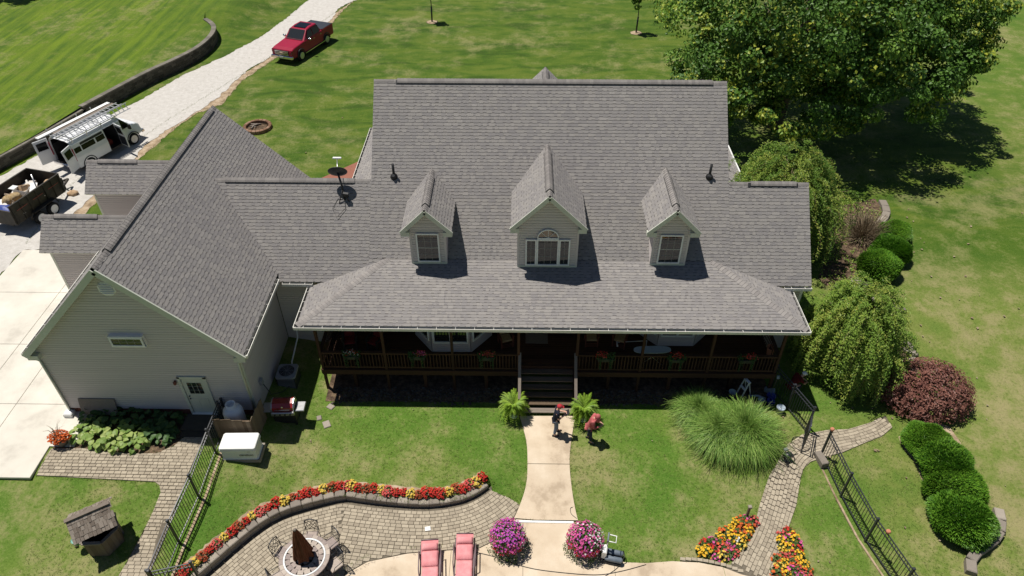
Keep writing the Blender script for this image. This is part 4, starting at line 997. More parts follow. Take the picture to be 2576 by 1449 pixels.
# a tree of which only the shadow reaches into the picture
st_ = thing('shade_tree', 'tree outside the lawn corner whose shadow darkens the far left edge of the upper lawn', 'tree', (-48.6, 67.8, .9))
crown_leaves([(0, 0, 6.2, 4.6, 3.6, 2.4)], 60, 120, .32, .6).build('crown', M_['maple'], st_)
tr = MB(); branches(tr, (0, 0, -.2), (0, 0, 5.5), .22, 7, 2.2); tr.build('trunk', M_['bark'], st_)
# saplings
for u, v, lab in ((1087, 56, 'young staked tree with black trunk guard in the back lawn near the drive'), (1600, 83, 'young staked tree with black trunk guard in the back lawn beside the maple')):
    p = gp(u, v); t = thing('sapling', lab, 'tree', p, group='young trees in the back lawn')
    MB().tube([(0, 0, -.1), (.03, 0, 1.5), (-.02, .03, 2.6), (0, 0, 3.6)], [.045, .04, .03, .015], 6).build('trunk', M_['bark'], t)
    MB().tube([(0, 0, 0), (.03, 0, 1.35)], .07, 8).build('trunk_guard', M_['black'], t)
    MB().lathe([(.5, .0), (.42, .03), (.1, .05)], (0, 0, .01), 12, jit=.15).build('mulch_ring', M_['dirt'], t)
    crown_leaves([(0, 0, 2.95, .62, .62, 1.3)], 34, 26, .2, .35, yel=.04).build('crown', M_['maple'], t)
# weeping trees
def weeping(name, label, loc, rad, h, n, skew=(0, 0)):
    t = thing(name, label, 'tree', loc, group='weeping trees right of the house'); m = MB(); br = MB()
    br.tube([(0, 0, -.2), (.1, 0, h * .4), (0, .1, h * .6)], [.13, .1, .06], 7)
    for i in range(n):
        a = U_(0, 6.283); r0 = rad * math.sqrt(U_(.05, 1)) ; d = Vector((math.cos(a), math.sin(a), 0)); dome = h * (1 - .42 * (r0 / rad) ** 2) * U_(.72, 1.06)
        st0 = Vector((skew[0], skew[1], 0)) + d * r0 * U_(.45, .8) + Vector((0, 0, dome)); out = d * U_(.2, .5) * rad * .5; ln = U_(.2, .8) * h; k = int(ln / .07)
        if i % 9 == 0: br.tube([(0, 0, h * .5), st0 * .5 + Vector((0, 0, h * .28)), st0 * .92], [.04, .03, .012], 4)
        tb = U_(.05, .95); pts = []; cv = rdir() * U_(.1, .45); cv.z *= .3; pw = U_(1.2, 2.2); lift = U_(.05, .45)
        for j in range(k):
            s = j / k; p = st0 + out * (1 - (1 - s) ** 2) * 1.3 + cv * math.sin(s * 2.6) + Vector((U_(-.05, .05), U_(-.05, .05), -ln * s ** pw + lift * math.sin(s * 3)))
            if p.z < .15: break
            pts.append(p)
            for l in range(4): leaf(m, p + rdir() * .10, Vector((U_(-.8, .8), U_(-1.0, .4), 1)) + d * .4, U_(.08, .15), min(.98, tb * .7 + U_(0, .3)), .36)
        if len(pts) > 4 and i % 4 == 0: br.tube(pts[::3], .008, 3)
    m.build('crown', M_['weep'], t); br.build('trunk', M_['twig'], t); return t
weeping('weeping_tree', 'weeping tree with drooping branches beside the right wing roof, in the maple shade', (13.3, 30.6, zg(13.3, 30.6)), 3.3, 5.7, 520)
weeping('weeping_tree', 'weeping tree drooping over the path at the right porch corner', (14.2, 22.2, zg(14.2, 22.2)), 2.35, 4.7, 430)
# maroon japanese maple
jm = thing('red_maple_shrub', 'dome shaped maroon leaved shrub above the right hedge row', 'shrub', (17.1, 20.5, zg(17.1, 20.5)))
m = MB()
for i in range(900):
    d = rdir(); d.z = abs(d.z); f = U_(.8, 1.05); c = Vector((d.x * 1.85 * f, d.y * 1.5 * f, .25 + d.z * 1.5 * f)); tb = U_(.05, .85)
    for j in range(14): leaf(m, c + rdir() * .13, d + Vector((0, 0, .6)) + rdir() * .5, U_(.07, .14), min(.98, tb * .75 + U_(0, .25)), .5)
m.build('crown', M_['red_leaf'], jm); tr = MB(); branches(tr, (0, 0, -.1), (.1, 0, 1.1), .07, 9, .9); tr.build('trunk', M_['bark'], jm)
# clipped yews
def yew_mesh(n):
    m = MB()
    for i in range(n):
        d = rdir()
        if d.z < -.45: continue
        w = 1 + .07 * math.sin(d.x * 5 + 1) * math.sin(d.y * 6) + .05 * math.sin(d.z * 7 + d.x * 4); c = d * U_(.86, 1.02) * w; tb = U_(.02, .8)
        for j in range(3):
            t = (d + Vector((0, 0, .5)) + rdir() * .7).normalized(); s = t.orthogonal().normalized() * .03; L = U_(.08, .17); m.poly([c - s, c + s, c + t * L], [(0, 1, 2)], min(.98, tb + U_(0, .2)))
    return m.mesh('foliage', M_['yew'])
def yew_core():
    m = MB(); m.ball((0, 0, 0), .9, 16, 10, jit=.03); return m.mesh('inner_branches', M_['yew'])
ym_, yc_ = [yew_mesh(12000) for i in range(2)], yew_core()
HD = [(2333, 1108, .82, .9, 'clipped round yew topmost in the hedge row below the maroon shrub'), (2378, 1158, .98, 1.0, 'second clipped yew down the hedge row from the maroon shrub'), (2406, 1222, 1.02, 1.0, 'third clipped yew down the hedge row from the maroon shrub'), (2422, 1300, 1.08, 1.05, 'clipped yew at the lower end of the hedge row beside the stone edging'),
      (2250, 586, .85, .9, 'small clipped yew farthest back of the three beside the rock steps'), (2243, 628, .95, .9, 'clipped yew in the middle of the three beside the rock steps'), (2212, 668, 1.0, .95, 'clipped yew nearest the house of the three beside the rock steps')]
for i, (u, v, r, h, lab) in enumerate(HD):
    p = gp(u, v); p = pt(u, v, zg(p.x, p.y) + h * .55); t = thing('yew_shrub', lab, 'shrub', (p.x, p.y, zg(p.x, p.y)), group='clipped yews')
    for me, nm in ((ym_[i % 2], 'foliage'), (yc_, 'inner_branches')):
        o = mesh_obj(nm, me, t); o.location = (0, 0, h * .5); o.scale = (r, r * .95, h * .68); o.rotation_euler = (0, 0, i * 1.7)
# ornamental grass clumps
def reed(n, rad, h):
    m = MB()
    for i in range(n):
        a = U_(0, 6.283); d = Vector((math.cos(a), math.sin(a), 0)); r0 = abs(G(0, .3)); L = U_(.75, 1.1) * h * 1.25; reach = rad * U_(.1, 1.05); w = U_(.006, .014); tb = random.random(); kx = G(0, .12); ky = G(0, .12); sd = Vector((-d.y, d.x, 0)); prev = None
        for j in range(6):
            s = j / 5; p = d * (r0 + reach * s ** 1.25) + Vector((0, 0, h * (1.55 * s - (.55 + .75 * (reach / rad)) * s ** 2.3))) + sd * kx * s * s + Vector((0, 0, ky * s * s))
            p.z = max(p.z, .02); ww = w * (1 - s * .8); q_ = (p - sd * ww, p + sd * ww)
            if prev: m.poly([prev[0], prev[1], q_[1], q_[0]], [(0, 1, 2, 3)], tb)
            prev = q_
    return m.mesh('blades', M_['reed'])
rm = reed(4600, 1.3, 1.3)
for u, v, s, lab in ((1806, 1108, 1.0, 'tall arching ornamental grass clump in full sun, nearer the stairs'), (1868, 1106, 1.1, 'tall arching ornamental grass clump in full sun beside the path gate'), (1755, 1052, .85, 'smaller ornamental grass clump half in the porch shade behind the others')):
    p = gp(u, v); t = thing('ornamental_grass', lab, 'plant', p, group='ornamental grass clumps'); o = mesh_obj('blades', rm, t); o.scale = (s, s, s); o.rotation_euler = (0, 0, u)
# dry twiggy shrub
p = gp(2172, 600); ds = thing('dry_shrub', 'leafless brown twiggy shrub between the yews and the weeping tree', 'shrub', p); m = MB()
for i in range(900):
    d = rdir(); d.z = abs(d.z) + .2; d.normalize(); a = d * U_(.2, .7); b = d * U_(.9, 1.5) + rdir() * .3; b.z = max(b.z, 0); m.bar(a, b, .012, .012, tint=random.random())
m.build('twigs', M_['twig'], ds)
# ferns in urns by the stairs
def fern_mesh():
    m = MB()
    for i in range(260):
        a = U_(0, 6.283); d = Vector((math.cos(a), math.sin(a), 0)); L = U_(.5, .95); el = U_(.15, 1.35); sd = Vector((-d.y, d.x, 0)); tb = U_(.05, .75)
        for j in range(2, 15):
            s = j / 14; p = d * L * s * math.cos(el * .6) + Vector((0, 0, L * (s * math.sin(el) * 1.3 - .75 * s ** 2.2 * (1.2 - .3 * el)))); w = .15 * (1 - s) ** .6 + .02
            for sg in (-1, 1): m.poly([p - d * .018, p + sd * sg * w + d * .03 - Vector((0, 0, .02)), p + d * .022], [(0, 1, 2)], min(.98, tb + U_(0, .22)))
    return m.mesh('fronds', M_['fern'])
fm = fern_mesh()
for u, v, lab in ((1292, 1047, 'bright green fern in a pale urn left of the front stairs'), (1466, 1056, 'bright green fern in a pale urn right of the front stairs')):
    p = gp(u, v); t = thing('potted_fern', lab, 'plant', p, group='ferns flanking the stairs')
    MB().lathe([(.15, 0), (.17, .04), (.09, .1), (.1, .2), (.22, .42), (.25, .52), (.21, .52)], n=14).build('urn', M_['white'], t)
    o = mesh_obj('fronds', fm, t); o.location = (0, 0, .6); o.scale = (.8, .8, 1.05); o.rotation_euler = (0, 0, u)
# hostas under the gable
def hosta_leaf(mat):
    m = MB(); pts = []
    for s, w, z in ((0, .02, 0), (.25, .10, .03), (.55, .125, .04), (.82, .07, .02), (1, .0, -.04)): pts.append((s * .3, w, z))
    for (a, wa, za), (b, wb, zb) in zip(pts, pts[1:]):
        for sg in (1, -1): m.poly([(a, 0, za - .012), (b, 0, zb - .012), (b, sg * wb, zb + .015), (a, sg * wa, za + .015)], [(0, 1, 2, 3) if sg > 0 else (3, 2, 1, 0)], .3, True)
    return m.mesh('leaf', mat)
hl, hv = hosta_leaf(M_['hosta']), hosta_leaf(M_['hosta_v'])
bed = [gp(*p) for p in ((133, 1128), (180, 1040), (470, 1046), (478, 1085), (440, 1120), (395, 1142), (330, 1143), (205, 1129))]
tag(sheet('hosta_bed', [Vector(p[:2]) for p in bed], lambda x, y: zg(x, y) + .02, M_['soil'], .4), kind='structure')
HS = [((215, 1098), 1, 'front row hosta with yellow edged leaves, first from the red flower pot'), ((258, 1112), 1, 'front row hosta with yellow edged leaves, second from the red flower pot'), ((300, 1118), 1, 'front row hosta with yellow edged leaves, third from the red flower pot'), ((345, 1120), 1, 'front row hosta with yellow edged leaves, at its right end'), ((240, 1078), 1, 'yellow edged hosta behind the front row, nearest the pot'), ((300, 1090), 1, 'yellow edged hosta behind the middle of the front row'), ((350, 1098), 1, 'yellow edged hosta behind the right end of the front row'),
      ((235, 1052), 0, 'dark green hosta against the gable wall, nearest the drive'), ((285, 1056), 0, 'dark green hosta against the gable wall, second from the drive'), ((335, 1060), 0, 'dark green hosta against the gable wall, third from the drive'), ((385, 1064), 0, 'dark green hosta against the gable wall, fourth from the drive'), ((432, 1068), 0, 'dark green hosta nearest the side door step'), ((415, 1100), 0, 'dark green hosta at the paver corner below the side door'), ((395, 1085), 0, 'dark green hosta in the middle of the shaded bed')]
for (u, v), var, lab in HS:
    p = gp(u, v); t = thing('hosta', lab, 'plant', p, group='hostas under the gable')
    for k in range(26):
        a = k * 2.4 + U_(-.3, .3); r = .06 + .30 * math.sqrt(k / 26); o = bpy.data.objects.new('leaf', hv if var else hl); o.location = (r * math.cos(a), r * math.sin(a), .42 - .28 * (k / 26) + U_(-.03, .05)); o.rotation_euler = (U_(-.3, .3), U_(.1, .7) * (.4 + k / 26), a + U_(-.3, .3)); s = U_(.75, 1.15); o.scale = (s, s, s); link(o, t)
# flower clumps in the planter
def clump(nleaf, nfl, r, h, fs, green='fern'):
    """small bedding plant; flowers are slot 1"""
    m = MB()
    for i in range(nleaf):
        d = rdir(); d.z = abs(d.z); leaf(m, Vector((d.x * r, d.y * r, d.z * h)) * U_(.5, .95), d + Vector((0, 0, .4)), U_(.06, .1), random.random())
    m.cur = 1
    for i in range(nfl):
        d = rdir(); d.z = abs(d.z) * .9 + .1; c = Vector((d.x * r, d.y * r, d.z * h)) * U_(.85, 1.1); n = (d + Vector((0, 0, .7)) + rdir() * .3)
        for k in range(2): leaf(m, c, n, fs * U_(.8, 1.2), random.random(), .95)
    return m
M_['dkleaf'] = leafmat('bedding_leaf', [(0.035, 0.07, 0.017), (0.07, 0.126, 0.028), (0.126, 0.182, 0.042)], .2)
PM = {c: clump(60, 55, .19, .26, .075).mesh('foliage', [M_['dkleaf'], FL[c]]) for c in ('red', 'orange', 'yellow', 'rust', 'coral')}
def ordinal(n):
    one = 'zeroth first second third fourth fifth sixth seventh eighth ninth tenth eleventh twelfth thirteenth fourteenth fifteenth sixteenth seventeenth eighteenth nineteenth'.split()
    if n < 20: return one[n]
    t, u = divmod(n, 10); tens = {2: 'twent', 3: 'thirt', 4: 'fort', 5: 'fift', 6: 'sixt'}[t]
    return tens + 'ieth' if u == 0 else tens + 'y-' + one[u]
seq = ['red', 'red', 'yellow', 'rust', 'red', 'coral', 'yellow', 'red', 'rust', 'red', 'yellow', 'coral', 'red', 'red', 'yellow', 'rust', 'red']
LBL = {'red': 'red bedding flower clump in the curved planter', 'coral': 'red orange bedding flower clump in the curved planter', 'yellow': 'pale yellow bedding flower clump in the curved planter', 'rust': 'rust red bedding flower clump in the curved planter'}
for i, p in enumerate(resample([a for a in inner], .29)):
    c = seq[i % len(seq)]; NP = len(resample(inner, .29)); d = resample(inner, .29); j = min(i + 1, len(d) - 1); tg = (d[j] - d[i - 1 if i else 0]).normalized(); n = Vector((-tg.y, tg.x)); P = p + n * U_(.06, .16)
    o = mesh_obj('flower_clump', PM[c]); o.location = (P.x, P.y, max(ztop(P.x) - .06, zg(P.x, P.y))); s = U_(.85, 1.2); o.scale = (s, s, s * U_(.9, 1.1)); o.rotation_euler = (0, 0, U_(0, 6)); tag(o, LBL[c] + ', ' + ordinal(NP - i) + ' from its right end', 'flowers', 'bedding flowers in the curved planter', 'thing')
# globes of petunias by the walk
def globe(cols, r):
    m = MB(); fm_ = [M_['dkleaf']] + [FL[c] for c, f in cols]
    for i in range(1700):
        d = rdir(); leaf(m, Vector((d.x * r, d.y * r, d.z * r * .85)) * U_(.6, 1.08), d, U_(.06, .1), random.random())
    for i in range(1150):
        d = rdir()
        if d.z < -.55: continue
        w = []
        for k, (c, f) in enumerate(cols): w.append(max(.001, f(d) + U_(-.25, .25)))
        m.cur = 1 + w.index(max(w)); c = Vector((d.x * r, d.y * r, d.z * r * .85)) * U_(.86, 1.14); n = d + Vector((0, 0, .4)) + rdir() * .3
        for k in range(2): leaf(m, c, n, U_(.055, .085), random.random(), .95)
    return m.mesh('flowers', fm_)
gl = [globe([('purple', lambda d: .35 + d.z * .45), ('pink', lambda d: .58), ('red', lambda d: .45 - d.z * .9), ('white', lambda d: .1 + d.x * .55)], .6), globe([('pink', lambda d: .62), ('red', lambda d: .5 - d.z * .6), ('purple', lambda d: .1 + d.z * .35), ('white', lambda d: .34 + d.x * .35)], .6)]
for (u, v), me, lab in (((1278, 1352), gl[0], 'purple petunia globe in a pot left of the walk'), ((1472, 1358), gl[1], 'pink, red and white petunia globe in a pot right of the walk')):
    p = pt(u, v, PATIO_Z + .62); t = thing('petunia_pot', lab, 'plant', (p.x, p.y, PATIO_Z + .03), group='petunia pots beside the walk')
    MB().lathe([(.18, 0), (.2, .05), (.27, .36), (.29, .4), (.25, .4)], n=14).build('pot', M_['fencewood'], t)
    o = mesh_obj('flowers', me, t); o.location = (0, 0, .66)
    tr_ = MB()
    for k in range(60):
        a = U_(0, 6.28); q_ = Vector((math.cos(a), math.sin(a), 0)); pts = [q_ * .5 + Vector((0, 0, .45)), q_ * U_(.55, .7) + Vector((0, 0, .25)), q_ * U_(.5, .75) + Vector((0, 0, U_(.02, .15)))]
        tr_.tube(pts, .006, 3)
        for pp_ in pts[1:]:
            for l in range(4): leaf(tr_, pp_ + rdir() * .05, rdir() + Vector((0, 0, .6)), .06, random.random())
    tr_.build('trailing_stems', M_['dkleaf'], t)
# flower beds by the right path
BM = {c: clump(90, 20, .18, .26, .085).mesh('foliage', [M_['dkleaf'], FL[c]]) for c in ('red', 'orange', 'yellow', 'pink', 'white', 'gold', 'coral')}
def flower_bed(name, poly, n, label, cols):
    P = [gp(*TE(*p)) for p in poly]; pl = [Vector(p[:2]) for p in P]
    sb = sheet(name, pl, lambda x, y: zg(x, y) + .03, M_['soil'], .3); tag(sb, kind='structure')
    x0, x1, y0, y1 = min(p.x for p in pl), max(p.x for p in pl), min(p.y for p in pl), max(p.y for p in pl); k = 0; put = []
    for _ in range(4000):
        x, y = U_(x0, x1), U_(y0, y1)
        if k >= n: break
        if inside((x, y), pl) and all((x - a) ** 2 + (y - b) ** 2 > .045 for a, b in put):
            put.append((x, y)); c = random.choice(cols); o = mesh_obj('flower_clump', BM[c]); o.location = (x, y, zg(x, y)); s = U_(.9, 1.35); o.scale = (s, s, s); o.rotation_euler = (0, 0, U_(0, 6)); k += 1
            tag(o, {'red': 'red', 'orange': 'orange', 'yellow': 'yellow', 'pink': 'magenta pink', 'white': 'white', 'gold': 'golden yellow', 'coral': 'coral red'}[c] + ' ' + label, 'flowers', label, 'thing')
flower_bed('flower_bed_soil', ((120, 1280), (180, 1205), (270, 1150), (340, 1075), (430, 1025), (490, 1000), (535, 1045), (520, 1110), (480, 1180), (430, 1260), (370, 1305), (290, 1320), (170, 1300)), 40, 'zinnia in the flower bed left of the right path', ['pink', 'red', 'orange', 'yellow', 'gold', 'coral', 'orange', 'pink', 'gold', 'orange', 'white'])
flower_bed('flower_bed_soil', ((740, 1140), (800, 1125), (850, 1190), (870, 1290), (900, 1340), (950, 1420), (960, 1480), (700, 1480), (705, 1300)), 34, 'zinnia in the flower bed right of the right path', ['yellow', 'gold', 'pink', 'orange', 'coral', 'gold', 'red'])
# red flowers in the pot by the drive
p = gp(160, 1118); t = thing('flower_pot', 'pot of bright red flowers with grass spikes at the apron corner', 'plant', p)
MB().lathe([(.17, 0), (.22, .3), (.25, .36), (.2, .36)], n=14).build('pot', M_['block'], t)
o = mesh_obj('flowers', clump(90, 230, .34, .34, .085).mesh('flowers', [M_['dkleaf'], FL['orange']]), t); o.location = (0, 0, .36); o.scale = (1.1, .9, 1)
m = MB()
for i in range(26): a = U_(0, 6.28); e = Vector((math.cos(a) * U_(.1, .5), math.sin(a) * U_(.1, .5), U_(.7, 1.1))); m.tube([(0, 0, .4), e * .5 + Vector((0, 0, .45)), e], [.008, .006, .002], 3)
m.build('grass_spikes', M_['twig'], t)
# loose grass tufts (relief of the near lawn, ragged edges of paths and drive) and fallen leaves
m = MB(); bad = [patio_poly, deck_poly, walk_poly, rpath_poly, lpath_poly]
def tuft(x, y, h, k=4):
    z = zg(x, y)
    for j in range(k):
        a = U_(0, 6.28); d = Vector((math.cos(a), math.sin(a), 0)); b = Vector((x + U_(-.04, .04), y + U_(-.04, .04), z)); s = Vector((-d.y, d.x, 0)) * .007; m.poly([b - s, b + s, b + d * U_(.02, .06) + Vector((0, 0, h * U_(.6, 1.2)))], [(0, 1, 2)], random.random())
def free(x, y): return not any(inside((x, y), b) for b in bad) and not (wx0 - .1 < x < wx1 and 18.6 < y < 31) and not (DX0 < x < DX1 and y > 20.6) and not (x < -18.1 and y > 15.5)
cnt = 0
while cnt < 15000:
    x, y = U_(-17, 18), U_(11, 22)
    if free(x, y): tuft(x, y, .05); cnt += 1
for poly in bad + [drive_poly, verge]:
    for p in dens(poly, .07, .06):
        if poly is drive_poly and (inside(p, verge) or p.x > -19 - (68 - p.y) * .18): continue
        if free(p.x, p.y) or p.y > 30: tuft(p.x, p.y, .09 if p.y < 30 else .13, 4 if p.y < 30 else 3)
for i in range(9000):
    x, y = U_(-24, 26), U_(31, 60); tuft(x, y, .09, 2)
tag(m.build('grass_tufts', M_['blade']), kind='stuff')
m = MB()
for i in range(230):
    x, y = (U_(10, 30), U_(13, 34)) if i % 3 else (U_(-15, 18), U_(13, 45))
    if free(x, y): leaf(m, Vector((x, y, zg(x, y) + .05)), Vector((U_(-.3, .3), U_(-.3, .3), 1)), U_(.06, .17), random.random(), .8)
tag(m.build('fallen_leaves', M_['twig']), kind='stuff')
# ================================================================== VEHICLES
def rsec(x, w, z0, z1, r=.12, top=None, n=3):
    """rounded cross-section at x; top = narrower width at the top"""
    t = top if top is not None else w; pts = []
    for (cx, cz, a0, ww) in ((1, 1, 0, t), (-1, 1, 90, t), (-1, -1, 180, w), (1, -1, 270, w)):
        for k in range(n + 1):
            a = R(a0 + 90 * k / n); y = cx * (ww / 2 - r) + r * math.cos(a); z = (z1 - r if cz > 0 else z0 + r) + r * math.sin(a); pts.append((x, y, z))
    return pts
def wheel(parent, x, y, r, w, side, rim='steel'):
    M = Matrix.Translation((x, y, r)) @ Matrix.Rotation(R(90), 4, 'X')
    t = MB().lathe([(r * .62, -w / 2), (r * .93, -w / 2), (r, -w / 2 + .04), (r, w / 2 - .04), (r * .93, w / 2), (r * .62, w / 2)], n=22); o = t.build('wheel', M_['rubber'], parent, M)
    d = MB(); s = -1 if side < 0 else 1; zf = -s * (w / 2 + .012)
    d.lathe([(.02, zf), (r * .2, zf), (r * .22, zf + s * .02), (r * .6, zf + s * .05), (r * .64, zf - s * .02)], n=20)
    for k in range(6): a = R(60 * k); d.bar((0, 0, zf - s * .005), (math.cos(a) * r * .6, math.sin(a) * r * .6, zf - s * .01), .07, .03)
    d.build('rim', M_[rim], o); MB().lathe([(r * .62, 0), (.0, 0)], n=20).build('rim_backing', M_['black'], o)  # black disc closes the wheel behind the rim
def quadpart(name, pts, mat, parent, t=.012):
    m = MB(); P = [Vector(p) for p in pts]; n = (P[1] - P[0]).cross(P[2] - P[0]).normalized(); m.slab([p + n * t * .5 for p in P], t, n); return m.build(name, M_[mat], parent)
# ---- red crew cab pickup
pk_ = thing('pickup_truck', 'dark red crew cab pickup truck parked on the grass verge of the drive', 'pickup truck', (-17.55, 56.55, 0), R(-110))
b = MB()
b.loft([rsec(2.92, 1.70, .52, 1.02, .1), rsec(2.86, 1.86, .46, 1.12, .12), rsec(2.5, 1.98, .44, 1.20, .12, 1.84), rsec(1.25, 2.02, .44, 1.28, .1, 1.86), rsec(.9, 2.02, .44, 1.27, .08, 1.9), rsec(-1.25, 2.02, .44, 1.27, .08, 1.92), rsec(-1.3, 2.02, .46, 1.32, .07, 1.95), rsec(-2.8, 2.0, .5, 1.34, .07, 1.95), rsec(-2.9, 1.94, .55, 1.32, .07)], smooth=False)
body = b.build('body', M_['red'], pk_)
c = MB(); c.loft([rsec(1.12, 1.82, 1.2, 1.28, .04, 1.78), rsec(.35, 1.86, 1.2, 1.88, .09, 1.5), rsec(-.2, 1.88, 1.2, 1.955, .1, 1.5), rsec(-1.0, 1.88, 1.2, 1.93, .1, 1.5), rsec(-1.32, 1.86, 1.2, 1.32, .05, 1.74)]); c.build('cab', M_['red'], pk_)
quadpart('windshield', [(1.06, -.74, 1.33), (1.06, .74, 1.33), (.43, .66, 1.86), (.43, -.66, 1.86)], 'glass', pk_); quadpart('rear_window', [(-1.31, .68, 1.36), (-1.31, -.68, 1.36), (-1.06, -.6, 1.88), (-1.06, .6, 1.88)], 'tint', pk_)
quadpart('sunroof', [(.22, -.52, 1.945), (.22, .52, 1.945), (-.75, .52, 1.955), (-.75, -.52, 1.955)], 'tint', pk_, .02)
for s in (1, -1):
    for x0, x1 in ((.78, -.12), (-.2, -1.05)):
        P = [(x0, s * .945, 1.32), (x1, s * .945, 1.32), (x1, s * .80, 1.8), (min(x0, .38), s * .80, 1.8)]
        quadpart('side_window', P if s < 0 else P[::-1], 'tint', pk_, .015)
    m = MB(); m.ball((.72, s * 1.16, 1.32), (.09, .15, .11), 10, 6); m.bar((.74, s * .98, 1.28), (.72, s * 1.1, 1.3), .05, .05); m.build('mirror', M_['chrome'], pk_)
    for x in (.05, -.95): MB().bar((x, s * 1.015, 1.12), (x - .2, s * 1.015, 1.12), .03, .035).build('door_handle', M_['chrome'], pk_)
    MB().bar((1.35, s * 1.0, .42), (-1.5, s * 1.0, .42), .14, .05).build('running_board', M_['chrome'], pk_)
    MB().bar((-1.36, s * .985, 1.36), (-2.86, s * .985, 1.36), .06, .04).build('bed_rail', M_['black'], pk_)
    quadpart('headlight', [(2.9, s * .62, .86), (2.9, s * .9, .86), (2.86, s * .92, 1.08), (2.9, s * .62, 1.08)] if s > 0 else [(2.9, s * .9, .86), (2.9, s * .62, .86), (2.9, s * .62, 1.08), (2.86, s * .92, 1.08)], 'glass', pk_, .03)
    MB().box((-2.9, s * .88, 1.05), (.06, .16, .4), bev=.02).build('tail_light', M_['red'], pk_)
    for x in (1.86, -1.78):
        wheel(pk_, x, s * .90, .41, .28, s); a = MB(); a.tube([(x + .5 * math.cos(R(t)), s * 1.005, .41 + .5 * math.sin(R(t))) for t in range(0, 181, 20)], .045, 5); a.build('wheel_arch', M_['black'], pk_)
quadpart('bed_cover', [(-1.34, -.93, 1.345), (-1.34, .93, 1.345), (-2.84, .93, 1.35), (-2.84, -.93, 1.35)][::-1], 'iron', pk_, .05)
gr = MB(); gr.box((2.92, 0, .88), (.06, 1.22, .38), bev=.02); g_ = gr.build('grille', M_['black'], pk_)
for z in (.76, .88, 1.0): MB().bar((2.955, -.6, z), (2.955, .6, z), .03, .045).build('grille_bar', M_['chrome'], g_)
MB().box((2.965, 0, .92), (.03, .26, .13), bev=.02).build('badge', M_['chrome'], g_)
MB().box((2.96, 0, .58), (.2, 1.9, .2), bev=.06).build('bumper', M_['chrome'], pk_); MB().box((-2.96, 0, .58), (.16, 1.85, .2), bev=.05).build('bumper', M_['chrome'], pk_)
MB().box((0, 0, .45), (5.3, 1.5, .25)).build('chassis', M_['black'], pk_); MB().box((3.07, 0, .6), (.015, .32, .15)).build('licence_plate', M_['white'], pk_)
MB().box((1.1, 0, 1.3), (.12, 1.5, .03)).build('cowl', M_['black'], pk_)

# ---- white work van with open doors
van = thing('cargo_van', 'white work van with side and rear doors open under a loaded ladder rack', 'van', (-26.42, 39.55, 0), R(66.5))
XR, XF, W2_, ZT = -2.2, 1.35, .99, 2.08
prof = [(-W2_, .42), (-W2_ - .01, 1.05), (-W2_ + .03, 1.25), (-.90, 1.86), (-.80, 2.02), (-.6, 2.09), (0, 2.12), (.6, 2.09), (.80, 2.02), (.90, 1.86), (W2_ - .03, 1.25), (W2_ + .01, 1.05), (W2_, .42)]
DOOR = (.12, .98)
m = MB(); xs2 = [XR, -1.5, -.7, DOOR[0], DOOR[1], XF]
for a, b_ in zip(xs2, xs2[1:]):
    for i in range(len(prof) - 1):
        if (a, b_) == DOOR and i <= 2: continue
        (y0, z0), (y1, z1) = prof[i], prof[i + 1]; m.poly([(a, y0, z0), (b_, y0, z0), (b_, y1, z1), (a, y1, z1)], [(3, 2, 1, 0)], .5, 3 < i < 8)
m.build('body', M_['vanwhite'], van)
m = MB(); m.box(((XR + XF) / 2, 0, .45), (XF - XR, 1.94, .1)); m.box((-.6, .93, 1.2), (3.0, .03, 1.4)); m.box((1.15, 0, 1.1), (.06, 1.85, 1.3)); m.box((-.8, -.9, 1.2), (1.6, .04, 1.2)); m.build('dark_interior', M_['black'], van)  # black panels put in so the open doorways look shaded inside
h = MB(); h.loft([rsec(1.33, 1.98, .42, 1.34, .08, 1.9), rsec(1.9, 1.96, .42, 1.30, .1, 1.78), rsec(2.55, 1.9, .44, 1.18, .14, 1.6), rsec(2.75, 1.74, .5, 1.0, .12, 1.5)]); h.build('hood', M_['vanwhite'], van)
cb = MB()
for s in (1, -1): cb.bar((1.35, s * .74, 2.0), (1.98, s * .84, 1.3), .07, .07)
cb.bar((1.2, -.72, 2.06), (1.2, .72, 2.06), .3, .08); cb.build('windshield_frame', M_['vanwhite'], van)
quadpart('windshield', [(1.98, -.82, 1.31), (1.98, .82, 1.31), (1.4, .72, 2.02), (1.4, -.72, 2.02)], 'glass', van)
for s in (1, -1):
    P = [(1.95, s * .955, 1.28), (1.02 if s < 0 else .5, s * .97, 1.25), (1.05 if s < 0 else .5, s * .87, 1.85), (1.5, s * .84, 1.88)]; quadpart('side_window', P if s < 0 else P[::-1], 'tint', van, .015)
    mm = MB(); mm.box((1.72, s * 1.17, 1.35), (.1, .22, .3), bev=.03); mm.bar((1.75, s * .98, 1.32), (1.72, s * 1.1, 1.35), .05); mm.build('mirror', M_['black'], van)
    for x in (1.88, -1.45):
        wheel(van, x, s * .88, .38, .26, s, 'alu'); a = MB(); a.tube([(x + .46 * math.cos(R(t)), s * 1.0, .38 + .46 * math.sin(R(t))) for t in range(0, 181, 20)], .03, 5); a.build('wheel_arch', M_['black'], van)
    for x0, x1 in (((-.62, -1.55), (-1.65, -2.1)) if s > 0 else ((.05, -.55), (-.66, -1.58), (-1.66, -2.1))):
        P = [(x0, s * .958, 1.32), (x1, s * .958, 1.32), (x1, s * .885, 1.82), (x0, s * .885, 1.82)]; quadpart('side_window', P if s < 0 else P[::-1], 'tint', van, .02)
    MB().box((XR - .02, s * .97, 1.3), (.05, .06, .8), bev=.01).build('tail_light', M_['red'], van)
